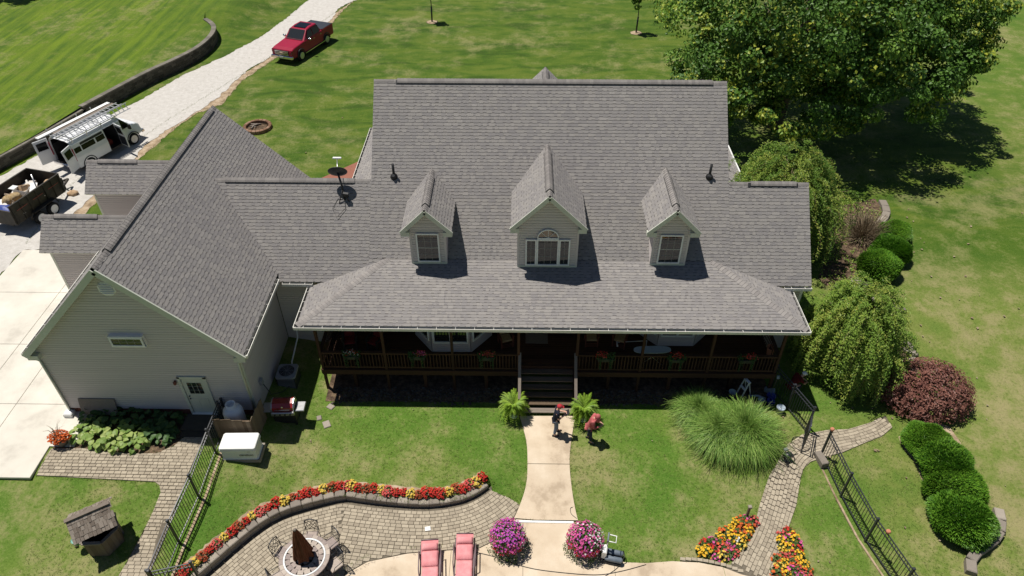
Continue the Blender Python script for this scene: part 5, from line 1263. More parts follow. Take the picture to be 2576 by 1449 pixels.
def van_door(hx, hy, ang, L, name, curved=True):
    dd = empty(name, (hx, hy, 0), ang, van); m = MB()
    for i, (z0, z1, t0, t1) in enumerate(((.5, 1.24, 0, 0), (1.24, 1.95, 0, -.09))): m.poly([(0, t0, z0), (L, t0, z0), (L, t1, z1), (0, t1, z1), (0, t0 - .05, z0), (L, t0 - .05, z0), (L, t1 - .05, z1), (0, t1 - .05, z1)], [(0, 1, 2, 3), (7, 6, 5, 4), (0, 4, 5, 1), (1, 5, 6, 2), (2, 6, 7, 3), (3, 7, 4, 0)])
    m.build('door_skin', M_['vanwhite'], dd)
    for o_, mt in ((.012, 'tint'), (-.062, 'glass')): MB().box((L / 2, -.045 + o_, 1.56), (L * .72, .012, .46), M=Matrix.Rotation(R(7), 3, 'X')).build('door_window', M_[mt], dd)
    MB().box((L / 2, -.058, .86), (L * .85, .012, .6)).build('door_lining', M_['iron'], dd)
van_door(DOOR[1], -W2_ - .02, R(-100), .8, 'side_door'); van_door(XR, W2_, R(165), .82, 'rear_door'); van_door(XR, -W2_, R(200), .82, 'rear_door')
MB().box((XR - .12, 0, .5), (.22, 1.9, .14), bev=.03).build('step_bumper', M_['chrome'], van); MB().box((2.78, 0, .55), (.16, 1.86, .18), bev=.05).build('bumper', M_['chrome'], van)
MB().box((2.77, 0, .86), (.04, 1.3, .26), bev=.02).build('grille', M_['black'], van)
rk = MB()
for x in (-2.0, -.95, .1, 1.15):
    rk.bar((x, -1.0, 2.3), (x, 1.0, 2.3), .05, .05)
    for s in (1, -1): rk.bar((x, s * .9, 2.0), (x, s * .98, 2.3), .05, .05)
    rk.bar((x, 1.0, 2.3), (x, 1.0, 2.48), .05, .05)
for s in (1, -1): rk.bar((-2.15, s * .97, 2.24), (1.3, s * .97, 2.24), .04, .04)
rk.build('roof_rack', M_['steel'], van)
vM = Matrix.Translation(van.location) @ Matrix.Rotation(R(66.5), 4, 'Z')
def on_van(name, label, cat, mat, mb):
    o = mb.build(name, M_[mat], None, vM); return tag(o, label, cat, None, 'thing')
def ladder(name, label, y0, y1, z0, z1, x0, x1, mat='alu'):
    t = thing(name, label, 'ladder', vM.translation, R(66.5)); a, b_ = Vector((0, y0, z0)), Vector((0, y1, z1))
    for p in (a, b_): MB().bar(Vector((x0, 0, 0)) + p, Vector((x1, 0, 0)) + p, .035, .085, up=(b_ - a).cross(Vector((1, 0, 0)))).build('rail', M_[mat], t)
    n = int((x1 - x0) / .305)
    for k in range(n): x = x0 + (k + .5) * (x1 - x0) / n; MB().bar(Vector((x, 0, 0)) + a, Vector((x, 0, 0)) + b_, .035, .035).build('rung', M_[mat], t)
    return t
ladder('extension_ladder', 'aluminium extension ladder lying flat along the middle of the van rack', -.38, .06, 2.42, 2.42, -2.5, 2.35)
ladder('extension_ladder', 'aluminium ladder standing on edge along the near side of the van rack', -.86, -.62, 2.2, 2.52, -2.2, 2.5)
on_van('plank', 'long pale plank lying on the far side of the van rack', 'plank', 'white', MB().box((-.35, .66, 2.37), (5.2, .28, .06)))
on_van('plank', 'pinkish plank strapped beside the pale plank on the van rack', 'plank', 'greywood', MB().box((.1, .34, 2.36), (4.4, .2, .05)))
on_van('conduit_pipe', 'thin yellowish pipe lying between the planks on the van rack', 'pipe', 'fencewood', MB().tube([(-1.6, .48, 2.4), (2.0, .48, 2.4)], .025, 6))
M_['yellow'] = pm('yellow_plastic', [(.55, .36, .06), (.62, .42, .08)], 4, .5, tint=False); M_['dkred'] = pm('dark_red_plastic', [(.17, .02, .02), (.26, .035, .03)], 5, .5, tint=False)
on_van('bucket', 'yellow bucket standing in the open rear of the van', 'bucket', 'yellow', MB().lathe([(.12, .5), (.15, .85), (.16, .86), (.13, .84)], (XR + .25, -.55, 0), 14))
m = MB()
for k in range(7): m.tube([(XR + .25 + .05 * k, -.1 + .25 * math.cos(a * .6 + k), .75 + .22 * math.sin(a * .6 + k) + .03 * k) for a in range(11)], .03, 5)
on_van('hose_bundle', 'tangled red hose bundle inside the open rear of the van', 'hose', 'dkred', m)
on_van('tool_bag', 'dark tool bag lying inside the open side door of the van', 'bag', 'dkred', MB().box((.5, -.3, .68), (.5, .4, .34), bev=.1))

# ---- black dump trailer with debris
TL = (-27.24, 32.82, 0); TR_ = R(75)
tl = thing('dump_trailer', 'black high sided tandem axle trailer loaded with renovation debris', 'trailer', TL, TR_)
M_['trailer'] = pm('trailer_black', [(.012, .011, .010), (.03, .026, .02), (.045, .036, .026)], 3, .6, tint=False, spec=.35)
Lh, Wh, z0, z1 = 1.75, 1.06, .68, 1.75
MB().box((0, 0, z0), (2 * Lh, 2 * Wh, .1)).build('bed_floor', M_['trailer'], tl)
for s in (1, -1):
    o = MB().box((0, s * Wh, (z0 + z1) / 2), (2 * Lh, .05, z1 - z0)).build('side_panel', M_['trailer'], tl); MB().box((0, s * Wh, z1 + .02), (2 * Lh + .04, .09, .05)).build('top_rail', M_['trailer'], o)
    for k in range(7): MB().box((-Lh + .1 + k * (2 * Lh - .2) / 6, s * (Wh + .05), (z0 + z1) / 2), (.06, .06, z1 - z0)).build('stake', M_['trailer'], o)
    for k in range(3): MB().box((-1.1 + k * 1.1, s * (Wh + .085), z1 - .36), (.7, .012, .03)).build('reflective_strip', M_['dkred'], o)
    for x in (-.5, .42): wheel(tl, x, s * (Wh + .16), .36, .22, s, 'white')
    f = MB(); f.tube([(-1.0, s * (Wh + .16), .5), (-.85, s * (Wh + .16), .8), (-.3, s * (Wh + .16), .84), (.3, s * (Wh + .16), .84), (.8, s * (Wh + .16), .8), (.95, s * (Wh + .16), .5)], .04, 4); f.box((0, s * (Wh + .16), .82), (1.5, .26, .03)); f.build('fender', M_['trailer'], tl)
MB().box((Lh, 0, (z0 + z1) / 2 + .02), (.06, 2 * Wh, z1 - z0 + .05)).build('front_panel', M_['trailer'], tl); MB().box((-Lh, 0, (z0 + z1) / 2 - .12), (.06, 2 * Wh, z1 - z0 - .3)).build('tailgate', M_['trailer'], tl)
fr_ = MB(); fr_.bar((Lh, .6, .55), (Lh + 1.3, 0, .5), .1, .1); fr_.bar((Lh, -.6, .55), (Lh + 1.3, 0, .5), .1, .1); fr_.box((0, 0, .56), (3.4, 1.4, .12)); fr_.tube([(Lh + .9, 0, .05), (Lh + .9, 0, .8)], .04, 8); fr_.build('drawbar', M_['trailer'], tl)
M_['card'] = pm('cardboard', [(.40, .27, .16), (.52, .37, .24)], 3, .9, tint=False, spec=.15); M_['insul'] = pm('insulation_batt', [(.28, .19, .09), (.38, .28, .15), (.46, .36, .22)], 9, .95, .9, 20, tint=False, spec=.1); M_['blue'] = pm('blue_tarp', [(.02, .04, .2), (.05, .09, .34)], 4, .5, .4, 12, tint=False)
tM = Matrix.Translation(TL) @ Matrix.Rotation(TR_, 4, 'Z')
def debris(name, label, cat, mat, mb): return tag(mb.build(name, M_[mat], None, tM), label, cat, 'debris in the trailer', 'thing')
E3 = lambda x, y, z: Euler((R(x), R(y), R(z))).to_matrix()
def open_box(c, d, M):
    m = MB(); x, y, z = d; t = .012
    for cc, dd in (((0, 0, -z / 2), (x, y, t)), ((x / 2, 0, 0), (t, y, z)), ((-x / 2, 0, 0), (t, y, z)), ((0, y / 2, 0), (x, t, z)), ((0, -y / 2, 0), (x, t, z)), ((0, y / 2 + .12, z / 2), (x, .26, t))): m.box(Vector(c) + M @ Vector(cc), dd, M=M)
    return m
debris('cardboard_box', 'opened white cardboard box tilted in the middle of the trailer', 'box', 'white', open_box((.15, .15, 1.3), (.7, .55, .45), E3(20, 15, 30)))
debris('cardboard_box', 'opened brown cardboard box behind the white one in the trailer', 'box', 'card', open_box((.55, .35, 1.2), (.6, .5, .5), E3(-15, 20, -10)))
debris('cardboard_sheet', 'flat tan cardboard sheet leaning at the front end of the trailer', 'cardboard', 'card', MB().box((1.25, -.45, 1.3), (.95, .6, .02), M=E3(-18, -8, 12)))
debris('foam_panel', 'long white foam panel lying across the trailer load', 'panel', 'white', MB().box((.55, -.3, 1.35), (1.1, .32, .06), M=E3(12, -10, 35)))
debris('foam_panel', 'crumpled white panel at the far side of the trailer load', 'panel', 'white', MB().box((-.95, .55, 1.25), (.9, .5, .05), M=E3(15, 10, -25)))
debris('foam_panel', 'broken white panel near the tailgate of the trailer', 'panel', 'white', MB().box((-1.5, .05, 1.2), (.8, .6, .05), M=E3(-12, 14, 20)))
for i, (c, d, lab) in enumerate((((-.65, .2, 1.35), (.38, .3, .24), 'large tan insulation chunk on top of the trailer load'), ((-.35, .0, 1.38), (.3, .26, .22), 'tan insulation chunk beside the white box in the trailer'), ((-.75, -.5, 1.2), (.36, .3, .2), 'brown insulation chunk against the near trailer side'), ((-.3, -.55, 1.15), (.3, .26, .18), 'brown insulation scrap near the metal pipe in the trailer'))):
    debris('insulation', lab, 'insulation', 'insul', MB().ball(c, d, 12, 8, jit=.14))
debris('metal_pipe', 'grey metal pipe standing slanted in the trailer', 'pipe', 'steel', MB().tube([(.55, -.55, .9), (.95, -.15, 2.05)], .035, 8))
debris('tarp', 'crumpled blue tarp at the tailgate end of the trailer', 'tarp', 'blue', MB().ball((-1.4, -.25, 1.2), (.35, .7, .3), 16, 9, jit=.16))
m = MB()
for i in range(150): m.box((U_(-1.6, 1.2), U_(-.9, .9), U_(.85, 1.3)), (U_(.1, .5), U_(.08, .4), U_(.01, .12)), M=E3(U_(-30, 30), U_(-30, 30), U_(0, 180)), tint=random.random())
tag(m.build('rubble', pm('mixed_rubble', [(.25, .17, .1), (.42, .32, .22), (.62, .58, .53), (.74, .73, .71)], 2, .9), None, tM), kind='stuff')
p = gp(185, 490); tag(MB().ball((0, 0, .12), (.3, .22, .16), 10, 6, jit=.25).build('scrap_pile', M_['card'], None, Matrix.Translation(p)), 'brown scrap heap on the gravel behind the van bumper', 'scrap', None, 'thing')
# ================================================================== GARDEN THINGS
# ---- iron fences
def fence_run(t, pts, z_of, h, posts_at_all=True, picket=.125, skip_last=False):
    """posts at pts with rails and single pickets between"""
    for p in pts: 
        o = MB().box((p[0], p[1], z_of(*p) + h / 2 + .03), (.07, .07, h + .1), bev=.004).build('post', M_['iron'], t); MB().box((p[0], p[1], z_of(*p) + h + .1), (.095, .095, .04), bev=.02).build('post_cap', M_['iron'], o)
    pm_ = {}
    for a, b in zip(pts, pts[1:]):
        A, B_ = Vector((a[0], a[1], z_of(*a))), Vector((b[0], b[1], z_of(*b))); L = (B_ - A).length
        for z in (.12, h - .18, h): MB().bar(A + Vector((0, 0, z)), B_ + Vector((0, 0, z)), .034, .034).build('rail', M_['iron'], t)
        n = int(L / picket)
        if 'm' not in pm_: pm_['m'] = MB().box((0, 0, 0), (.017, .017, h - .1)).mesh('picket', M_['iron'])
        for k in range(1, n): P = A + (B_ - A) * (k / n); o = bpy.data.objects.new('picket', pm_['m']); o.location = P + Vector((0, 0, .07 + (h - .1) / 2)); link(o, t)
LF = [(-11.62, 18.15)] + [tuple(gp(*TC(*p))[:2]) for p in ((1630, 520), (1505, 860), (1355, 1200))]; d = Vector(LF[-1]) - Vector(LF[-2]); LF.append((LF[-1][0] - .02, LF[-1][1] - 1.75))
fl_ = thing('iron_fence', 'black iron picket fence running down beside the left paver path', 'fence'); fence_run(fl_, LF, zg, 1.33)
kb = MB(); P = [Vector((x + .22, y)) for x, y in LF]; 
for a, b in zip(P, P[1:]): kb.bar((a.x, a.y, zg(a.x, a.y) + .03), (b.x, b.y, zg(b.x, b.y) + .015), .09, .07)
tag(kb.build('fence_kerb', M_['dirt']), kind='structure')
gl_ = thing('iron_fence', 'short black iron fence panel at the lower picture edge beside the planter', 'fence'); e = LF[-1]; q1 = pt(480, 1417, -.5 + 1.33); fence_run(gl_, [(e[0] + .1, e[1] - .05), (q1.x, q1.y)], lambda x, y: -.5, 1.33)
RF = [tuple(gp(*TE(*p))[:2]) for p in ((1040, 540), (1190, 850), (1375, 1190))] + [(12.98, 12.2), (13.5, 10.4)]
fr2 = thing('iron_fence', 'black iron picket fence running down the right lawn from the gate', 'fence'); fence_run(fr2, RF, zg, 1.4)
kb = MB()
for a, b in zip(RF, RF[1:]): kb.bar((a[0] - .2, a[1], zg(*a) + .02), (b[0] - .2, b[1], zg(*b) + .0), .07, .06)
tag(kb.build('fence_kerb', M_['dirt']), kind='structure')
GPOST = gp(*TE(925, 360)); gpx, gpy = GPOST.x, GPOST.y
fu = thing('iron_fence', 'black iron fence between the gate post and the porch corner', 'fence'); fence_run(fu, [(gpx, gpy), (11.25, 19.9), (10.85, 21.0)], zg, 1.42)
gt = thing('garden_gate', 'open black iron gate swung towards the paver path', 'gate', (gpx - .05, gpy - .08, zg(gpx, gpy)), math.atan2(-1.12, -.52))
for z in (.12, 1.12, 1.34): MB().bar((0, 0, z), (1.12, 0, z), .03, .035).build('gate_rail', M_['iron'], gt)
for x in (0.02, 1.1): MB().box((x, 0, .74), (.045, .045, 1.36)).build('gate_stile', M_['iron'], gt)
for k in range(1, 9): MB().box((k * 1.12 / 9, 0, .66), (.017, .017, 1.0)).build('picket', M_['iron'], gt)
MB().tube([(.05, 0, 1.34), (.5, 0, 1.44), (1.08, 0, 1.62)], .018, 6).build('top_scroll', M_['iron'], gt)
M_['terra'] = pm('terracotta', [(.42, .16, .09), (.5, .2, .12)], 5, .8, tint=False)
for (u, v), lab, i in ((TE(1108, 368), 'small terracotta pot on the first post of the right fence', 0), (TE(1490, 1098), 'small terracotta ball on the right fence rail farther down', 1)):
    x, y = RF[0] if i == 0 else (Vector(RF[2]) * .72 + Vector(RF[3]) * .28)[:]; tag(MB().lathe([(.03, 0), (.06, .03), (.085, .12), (.06, .16)], (x, y, zg(x, y) + (1.52 if i == 0 else 1.42)), 10).build('finial_pot', M_['terra']), lab, 'ornament', None, 'thing')
p = gp(*TE(1035, 600)); tag(MB().box((p.x + .05, p.y + .1, p.z + .13), (.3, .62, .3), rz=R(12), bev=.03).build('stone_block', M_['block']), 'rough stone block at the foot of the right fence by the gate', 'stone', None, 'thing')
# hand rail by the side door
hr = thing('hand_rail', 'short black iron hand rail right of the cream side door', 'railing'); fence_run(hr, [(-11.75, 18.62), (-11.72, 17.75)], lambda x, y: .0, .95)
# ---- propane tank, timber screen, generator, air conditioner, grill
tag(MB().lathe([(.0, .02), (.36, .05), (.38, .2), (.38, .92), (.34, 1.06), (.22, 1.14), (.19, 1.15), (.19, 1.36), (.165, 1.36), (.165, 1.16)], (-11.12, 18.1, 0), 24).build('propane_tank', M_['white']), 'white upright propane tank behind the timber screen', 'tank', None, 'thing')
sc_ = thing('timber_screen', 'weathered timber board screen around the propane tank', 'fence')
bd = [MB().box((0, 0, 0), (.135, .022, h), bev=.004).mesh('board', M_['fencewood']) for h in (1.22, 1.26, 1.18)]
a, b = Vector((-11.62, 17.42)), Vector((-10.28, 17.5))
for k in range(10): P = a + (b - a) * ((k + .5) / 10); o = bpy.data.objects.new('board', bd[k % 3]); o.location = (P.x, P.y, .62 + zg(P.x, P.y)); o.rotation_euler = (0, U_(-.01, .01), math.atan2((b - a).y, (b - a).x)); link(o, sc_)
a, b = Vector((-10.26, 17.5)), Vector((-10.2, 18.7))
for k in range(9): P = a + (b - a) * ((k + .5) / 9); o = bpy.data.objects.new('board', bd[k % 3]); o.location = (P.x, P.y, .62 + zg(P.x, P.y)); o.rotation_euler = (0, 0, math.atan2((b - a).y, (b - a).x)); link(o, sc_)
for z in (.3, 1.0): MB().bar((-11.6, 17.46, z), (-10.28, 17.54, z), .05, .09).build('cross_rail', M_['fencewood'], sc_)
M_['genwhite'] = pm('generator_enamel', [(.70, .70, .67), (.76, .76, .73)], 3, .4, tint=False, spec=.45)
p = (gp(565, 1158) + gp(652, 1160)) / 2; gz_ = p.z
ge = thing('generator', 'white standby generator box on the lawn below the timber screen', 'generator', (p.x - .02, p.y + .33, gz_), R(1.5))
MB().loft([[(-.76, -.42, 0), (.76, -.42, 0), (.76, .42, 0), (-.76, .42, 0)], [(-.74, -.40, .14), (.74, -.40, .14), (.74, .40, .14), (-.74, .40, .14)]]).build('base', M_['block'], ge)
MB().loft([rs for rs in [[(x * sx, y * sy, z) for x, y in ((-.62, -.36), (.62, -.36), (.67, -.31), (.67, .31), (.62, .36), (-.62, .36), (-.67, .31), (-.67, -.31))] for z, sx, sy in ((.14, 1.04, 1.06), (.2, 1, 1), (.62, .98, .97))]]).build('cabinet', M_['genwhite'], ge)
MB().loft([[(x * sx, y * sy, z) for x, y in ((-.64, -.4), (.64, -.4), (.7, -.34), (.7, .34), (.64, .4), (-.64, .4), (-.7, .34), (-.7, -.34))] for z, sx, sy in ((.6, .99, .98), (.66, 1.0, 1.0), (.78, .97, .96), (.8, .93, .92))], smooth=False).build('lid', M_['genwhite'], ge)
MB().box((.42, -.385, .62), (.12, .02, .03)).build('latch', M_['iron'], ge)
def lettering(text, size, loc, rot, parent, mat):
    cu = bpy.data.curves.new('lettering', 'FONT'); cu.body = text; cu.size = size; cu.extrude = .002; cu.align_x = 'CENTER'; cu.materials.append(mat)
    f_ = bpy.data.objects.new('lettering_curve', cu); COL.objects.link(f_); me = bpy.data.meshes.new_from_object(f_.evaluated_get(bpy.context.evaluated_depsgraph_get())); bpy.data.objects.remove(f_)
    o = bpy.data.objects.new('lettering', me); o.location = loc; o.rotation_euler = rot; return link(o, parent)
lettering('GENERAC', .12, (.28, -.372, .34), (R(90), 0, 0), ge, M_['black'])
acz = zg(-9.0, 19.3); p = pt(725, 985, acz); ac = thing('air_conditioner', 'grey outdoor air conditioner unit in the shade of the garage wall', 'air conditioner', (p.x, p.y + .42, acz), R(2))
M_['acgrey'] = pm('unit_grey', [(.24, .25, .27), (.3, .31, .33)], 4, .5, tint=False)
MB().box((0, 0, .03), (1.05, 1.0, .1), bev=.02).build('pad', M_['block'], ac); MB().box((0, 0, .42), (.78, .78, .66), bev=.02).build('coil_cabinet', M_['iron'], ac)
tp = MB(); sq = lambda r_, z: [(r_ * x, r_ * y, z) for x, y in ((-1, -.8), (-.8, -1), (.8, -1), (1, -.8), (1, .8), (.8, 1), (-.8, 1), (-1, .8))]; tp.loft([sq(.42, .74), sq(.42, .82), sq(.40, .84)]); tp.build('top_panel', M_['acgrey'], ac)
fg = MB(); fg.lathe([(.32, .842), (.32, .85), (.0, .85)], n=24); fan_ = fg.build('fan_recess', M_['black'], ac)
for k in range(4): MB().box((.15 * math.cos(k * 1.57), .15 * math.sin(k * 1.57), .855), (.26, .12, .008), rz=k * 1.57).build('fan_blade', M_['iron'], fan_)
gd_ = MB()
for r_ in (.08, .14, .2, .26, .32): gd_.tube([(r_ * math.cos(R(a)), r_ * math.sin(R(a)), .872) for a in range(0, 360, 20)], .005, 4, closed=True)
for k in range(8): gd_.bar((0, 0, .872), (.33 * math.cos(k * .785), .33 * math.sin(k * .785), .872), .008)
gd_.build('fan_guard', M_['acgrey'], ac)
for k in range(7): MB().box((0, -.395, .2 + k * .075), (.7, .012, .02)).build('louver', M_['acgrey'], ac)
cd_ = MB(); cd_.tube([(-9.8, 22.9, 1.2), (-9.75, 22.6, .6), (-9.85, 21.6, .1), (-9.75, 20.9, acz + .25), (p.x - .3, p.y + .8, acz + .7)], .035, 6); tag(cd_.build('refrigerant_hose', M_['white']), 'pale insulated hose running from the breezeway wall to the air conditioner', 'hose', None, 'thing')
bx_ = thing('disconnect_box', 'small grey electrical box on the garage side wall beside the air conditioner', 'electrical box', (-10.42, 19.6, 1.0)); MB().box((0, 0, 0), (.12, .2, .28), bev=.02).build('housing', M_['acgrey'], bx_); MB().tube([(.05, 0, -.14), (.2, .1, -.9), (.6, .3, -.95), (.95, .3, -.6)], .018, 5).build('cable', M_['black'], bx_)
gz_ = zg(-8.9, 18.0); p = pt(722, 1070, gz_); gr_ = thing('gas_grill', 'gas grill with red lid and side shelves on the lawn by the garage', 'grill', (p.x, p.y + .25, gz_), R(3))
M_['redlid'] = pm('red_enamel', [(.24, .012, .012), (.30, .018, .016)], 3, .25, tint=False, coat=.5)
MB().box((0, 0, .42), (.86, .5, .55), bev=.02).build('cart', M_['black'], gr_)
lid = MB(); prf = [(-.27, .90), (-.25, 1.06), (-.12, 1.2), (.1, 1.24), (.24, 1.16), (.28, .92)]
lid.loft([[(x, y_, z_) for y_, z_ in prf] for x in (-.42, .42)]); lo_ = lid.build('lid', M_['redlid'], gr_)
for x in (-.43, .43): q_ = MB(); q_.loft([[(x - .018, y_ * 1.03, z_ * 1.005) for y_, z_ in prf], [(x + .018, y_ * 1.03, z_ * 1.005) for y_, z_ in prf]]); q_.build('lid_end', M_['steel'], lo_)
MB().tube([(-.3, -.32, 1.02), (.3, -.32, 1.02)], .016, 6).build('lid_handle', M_['steel'], lo_); MB().lathe([(.035, 0), (.035, .02)], (0, -.24, 1.1), 10, Matrix.Rotation(R(70), 3, 'X')).build('thermometer', M_['chrome'], lo_)
cpn = MB().box((0, -.33, .82), (.9, .1, .16), bev=.02).build('control_panel', M_['steel'], gr_)
for k in range(4): MB().lathe([(.035, 0), (.03, .04)], (-.3 + k * .2, -.38, .82), 10, Matrix.Rotation(R(90), 3, 'X')).build('knob', M_['black'], cpn)
for s in (-1, 1): MB().box((s * .66, -.02, .88), (.36, .5, .05), bev=.02).build('side_shelf', M_['steel'], gr_)
for x in (-.4, .4):
    for y_ in (-.22, .22): MB().bar((x, y_, .08), (x, y_, .3), .05).build('leg', M_['black'], gr_); MB().lathe([(.06, -.02), (.06, .02)], (x, y_, .06), 10, Matrix.Rotation(R(90), 3, 'Y')).build('caster', M_['rubber'], gr_)
for (u, v), s, lab in (((803, 1052), .16, 'flat pale stone on the lawn beside the grill shadow'), ((822, 1068), .24, 'flat grey stone on the lawn right of the grill'), ((832, 1024), .2, 'flat triangular stone on the lawn above the grill')):
    p = gp(u, v); tag(MB().box((0, 0, .02), (s * 1.5, s * 1.2, .06), bev=.02, taper=.9).build('flat_stone', M_['block'], None, Matrix.Translation(p) @ Matrix.Rotation(u, 4, 'Z')), lab, 'stone', None, 'thing')
# board leaning on the gable
tag(MB().box((-16.75, wy - .16, .55), (1.45, .03, .75), M=Matrix.Rotation(R(-14), 3, 'X')).build('leaning_board', M_['greywood']), 'weathered grey board leaning against the gable siding behind the hostas', 'board', None, 'thing')
p = gp(178, 1046); tag(MB().box((0, 0, .12), (.34, .3, .26), bev=.04).build('splash_block', M_['white'], None, Matrix.Translation(p)), 'small white splash block at the gable corner by the drive', 'block', None, 'thing')
# ---- wishing well
wp = gp(268, 1362); ww = thing('wishing_well', 'wooden wishing well with shingled roof on the left lawn', 'well', wp, R(33))
n = 6; rr = .62
for k in range(n):
    a0, a1 = R(60 * k + 30), R(60 * (k + 1) + 30); A, B_ = Vector((rr * math.cos(a0), rr * math.sin(a0), 0)), Vector((rr * math.cos(a1), rr * math.sin(a1), 0))
    for j in range(4):
        P = A + (B_ - A) * ((j + .5) / 4); MB().box((P.x, P.y, .4), (.15, .03, .8), rz=math.atan2((B_ - A).y, (B_ - A).x), bev=.004).build('stave', M_['fencewood'], ww)
    MB().bar(A * 1.04 + Vector((0, 0, .82)), B_ * 1.04 + Vector((0, 0, .82)), .12, .035).build('rim_board', M_['greywood'], ww)
MB().lathe([(.56, .3), (0, .3)], n=6).build('well_floor', M_['soil'], ww)
for s in (-1, 1): MB().box((s * .55, 0, .9), (.09, .09, 1.75)).build('upright', M_['greywood'], ww)
MB().tube([(-.6, 0, 1.2), (.7, 0, 1.2)], .03, 8).build('windlass', M_['greywood'], ww)
for s in (-1, 1):
    U1 = Vector((1, 0, 0)); W1 = Vector((0, -s * .62, -.5)).normalized()
    ro = MB(); ro.slab([(-.66, 0, 1.78), (.66, 0, 1.78), (.66, s * .62, 1.3), (-.66, s * .62, 1.3)] if s < 0 else [(.66, 0, 1.78), (-.66, 0, 1.78), (-.66, s * .62, 1.3), (.66, s * .62, 1.3)], .03); r_o = ro.build('roof', M_['fencewood'], ww)
    for k in range(5):
        x = -.66
        while x < .64:
            w = U_(.09, .16); t = 1 - (k + 1) / 5.0; yb, zb = s * .66 * (1 - t * .98), 1.78 - .5 * (1 - t * .98); yt, zt = s * .66 * max(0, (1 - t) - .27), 1.78 - .5 * max(0, (1 - t) - .27)
            MB().bar((x + w / 2, yb + U_(-.02, .02), zb + .035 + .012 * 1), (x + w / 2, yt, zt + .03), w - .012, .016, up=(0, s * .5, .62)).build('shake', M_['greywood'], r_o); x += w
MB().box((0, 0, 1.83), (1.38, .14, .05)).build('ridge_board', M_['greywood'], ww)
MB().lathe([(.12, 0), (.15, .2), (.16, .2), (.14, .18)], (-.78, .18, .35), 12).build('bucket', pm('green_bucket', [(.12, .3, .25), (.16, .36, .3)], 3, .5, tint=False), ww)
for (dx, dy), lab in (((-1.0, -.1), 'pale split log piece on the lawn left of the wishing well'),): tag(MB().box((wp.x + dx, wp.y + dy, wp.z + .05), (.1, .32, .08), rz=.4, bev=.02).build('log_piece', M_['twig']), lab, 'log', None, 'thing')
# ---- fire ring, brick patio behind the house, satellite dish
fp = gp(649, 323); fi = thing('fire_ring', 'round brown fire ring with ashes on the back lawn behind the garage', 'fire pit', fp)
M_['rust'] = pm('rusty_stone', [(.14, .075, .045), (.24, .14, .09), (.3, .2, .14)], 4, .9, .4, 20, spec=.15)
for k in range(20): a = k * 2 * math.pi / 20; MB().box((.82 * math.cos(a), .82 * math.sin(a), .12), (.2, .25, .24), rz=a, bev=.03).build('ring_stone', M_['rust'], fi)
MB().lathe([(.75, .04), (.4, .08), (0, .1)], n=20, jit=.1).build('ashes', M_['soil'], fi)
for k in range(5): MB().tube([(U_(-.4, .4), U_(-.4, .4), .14), (U_(-.5, .5), U_(-.5, .5), .2)], .05, 6).build('charred_log', M_['greywood'], fi)
bp_ = [pt(u, v) for u, v in ((760, 470), (850, 430), (905, 405), (960, 405), (960, 480))]; bo = sheet('brick_patio', [Vector(p[:2]) for p in bp_], lambda x, y: .02, M_['brick'], .6); tag(bo, kind='structure')
dz0 = ME_Z + (25.55 - ME_Y); di = thing('satellite_dish', 'dark grey satellite dish on a tripod on the breezeway roof', 'satellite dish', (-7.45, 25.55, dz0)); di.scale = (1, 1, .88)
m = MB(); m.tube([(0, 0, 0), (-.05, .1, .75), (-.18, .28, 1.35)], .045, 8); m.tube([(-.22, -.12, -.1), (-.04, .06, .55)], .022, 6); m.tube([(.2, -.08, -.06), (-.02, .06, .55)], .022, 6); m.box((.08, -.02, .3), (.22, .1, .3), M=E3(20, 10, 0)); m.build('mast', M_['black'], di)
DM = Matrix.Translation((-.2, .36, 1.32)) @ Euler((R(-68), 0, R(4))).to_matrix().to_4x4()
ds_ = MB(); ds_.lathe([(.0, -.1), (.2, -.085), (.36, -.045), (.46, .0), (.475, .012), (.46, .018), (.36, -.025), (.2, -.065), (.0, -.08)], n=28); do = ds_.build('reflector', M_['iron'], di, DM @ Matrix.Diagonal((.86, .78, 1, 1)))
ar_ = MB(); ar_.tube([(-.2, .3, 1.2), (-.3, .95, 1.62)], .018, 6); ar_.build('feed_arm', M_['steel'], di); MB().box((-.3, .98, 1.66), (.36, .1, .07), bev=.02).build('feed_horn', M_['white'], di)
m = MB(); m.tube([(-.05, .05, .25), (-.3, .0, .03), (-.5, -.3, -.27), (-.3, -.6, -.55), (.05, -.3, -.26), (0, 0, .1)], .01, 4); m.build('coax_cable', M_['black'], di)
# ---- patio: table, umbrella, chairs, loungers, paper
TZ = PATIO_Z + .76; tc = pt(766, 1402, TZ); tbl = thing('patio_table', 'round mosaic topped patio table with white ring', 'table', (tc.x, tc.y, PATIO_Z + .03))
M_['mosaic'] = pm('mosaic_stone', [(.16, .12, .11), (.25, .19, .16), (.33, .27, .22), (.42, .35, .28)], 9, .5, .2, 20)
MB().lathe([(.0, .70), (.82, .70), (.86, .72), (.86, .745), (.0, .745)], n=40, smooth=False).build('table_top', M_['mosaic'], tbl)
for ring, r_, k_ in ((0, .2, 6), (1, .40, 12), (2, .56, 16)):
    for k in range(k_): a = (k + ring * .5) * 2 * math.pi / k_; MB().box((r_ * math.cos(a), r_ * math.sin(a), .748), (.155, r_ * 6.2 / k_ * .92, .01), rz=a).build('tile', M_['mosaic'], tbl)
MB().lathe([(.655, .746), (.655, .756), (.715, .756), (.715, .746)], n=40).build('white_ring', M_['white'], tbl)
for k in range(24): a = k * 2 * math.pi / 24; MB().box((.785 * math.cos(a), .785 * math.sin(a), .748), (.12, .19, .01), rz=a).build('edge_tile', M_['mosaic'], tbl)
MB().lathe([(.35, 0), (.3, .06), (.09, .12), (.09, .6), (.3, .7)], n=12).build('pedestal', M_['iron'], tbl)
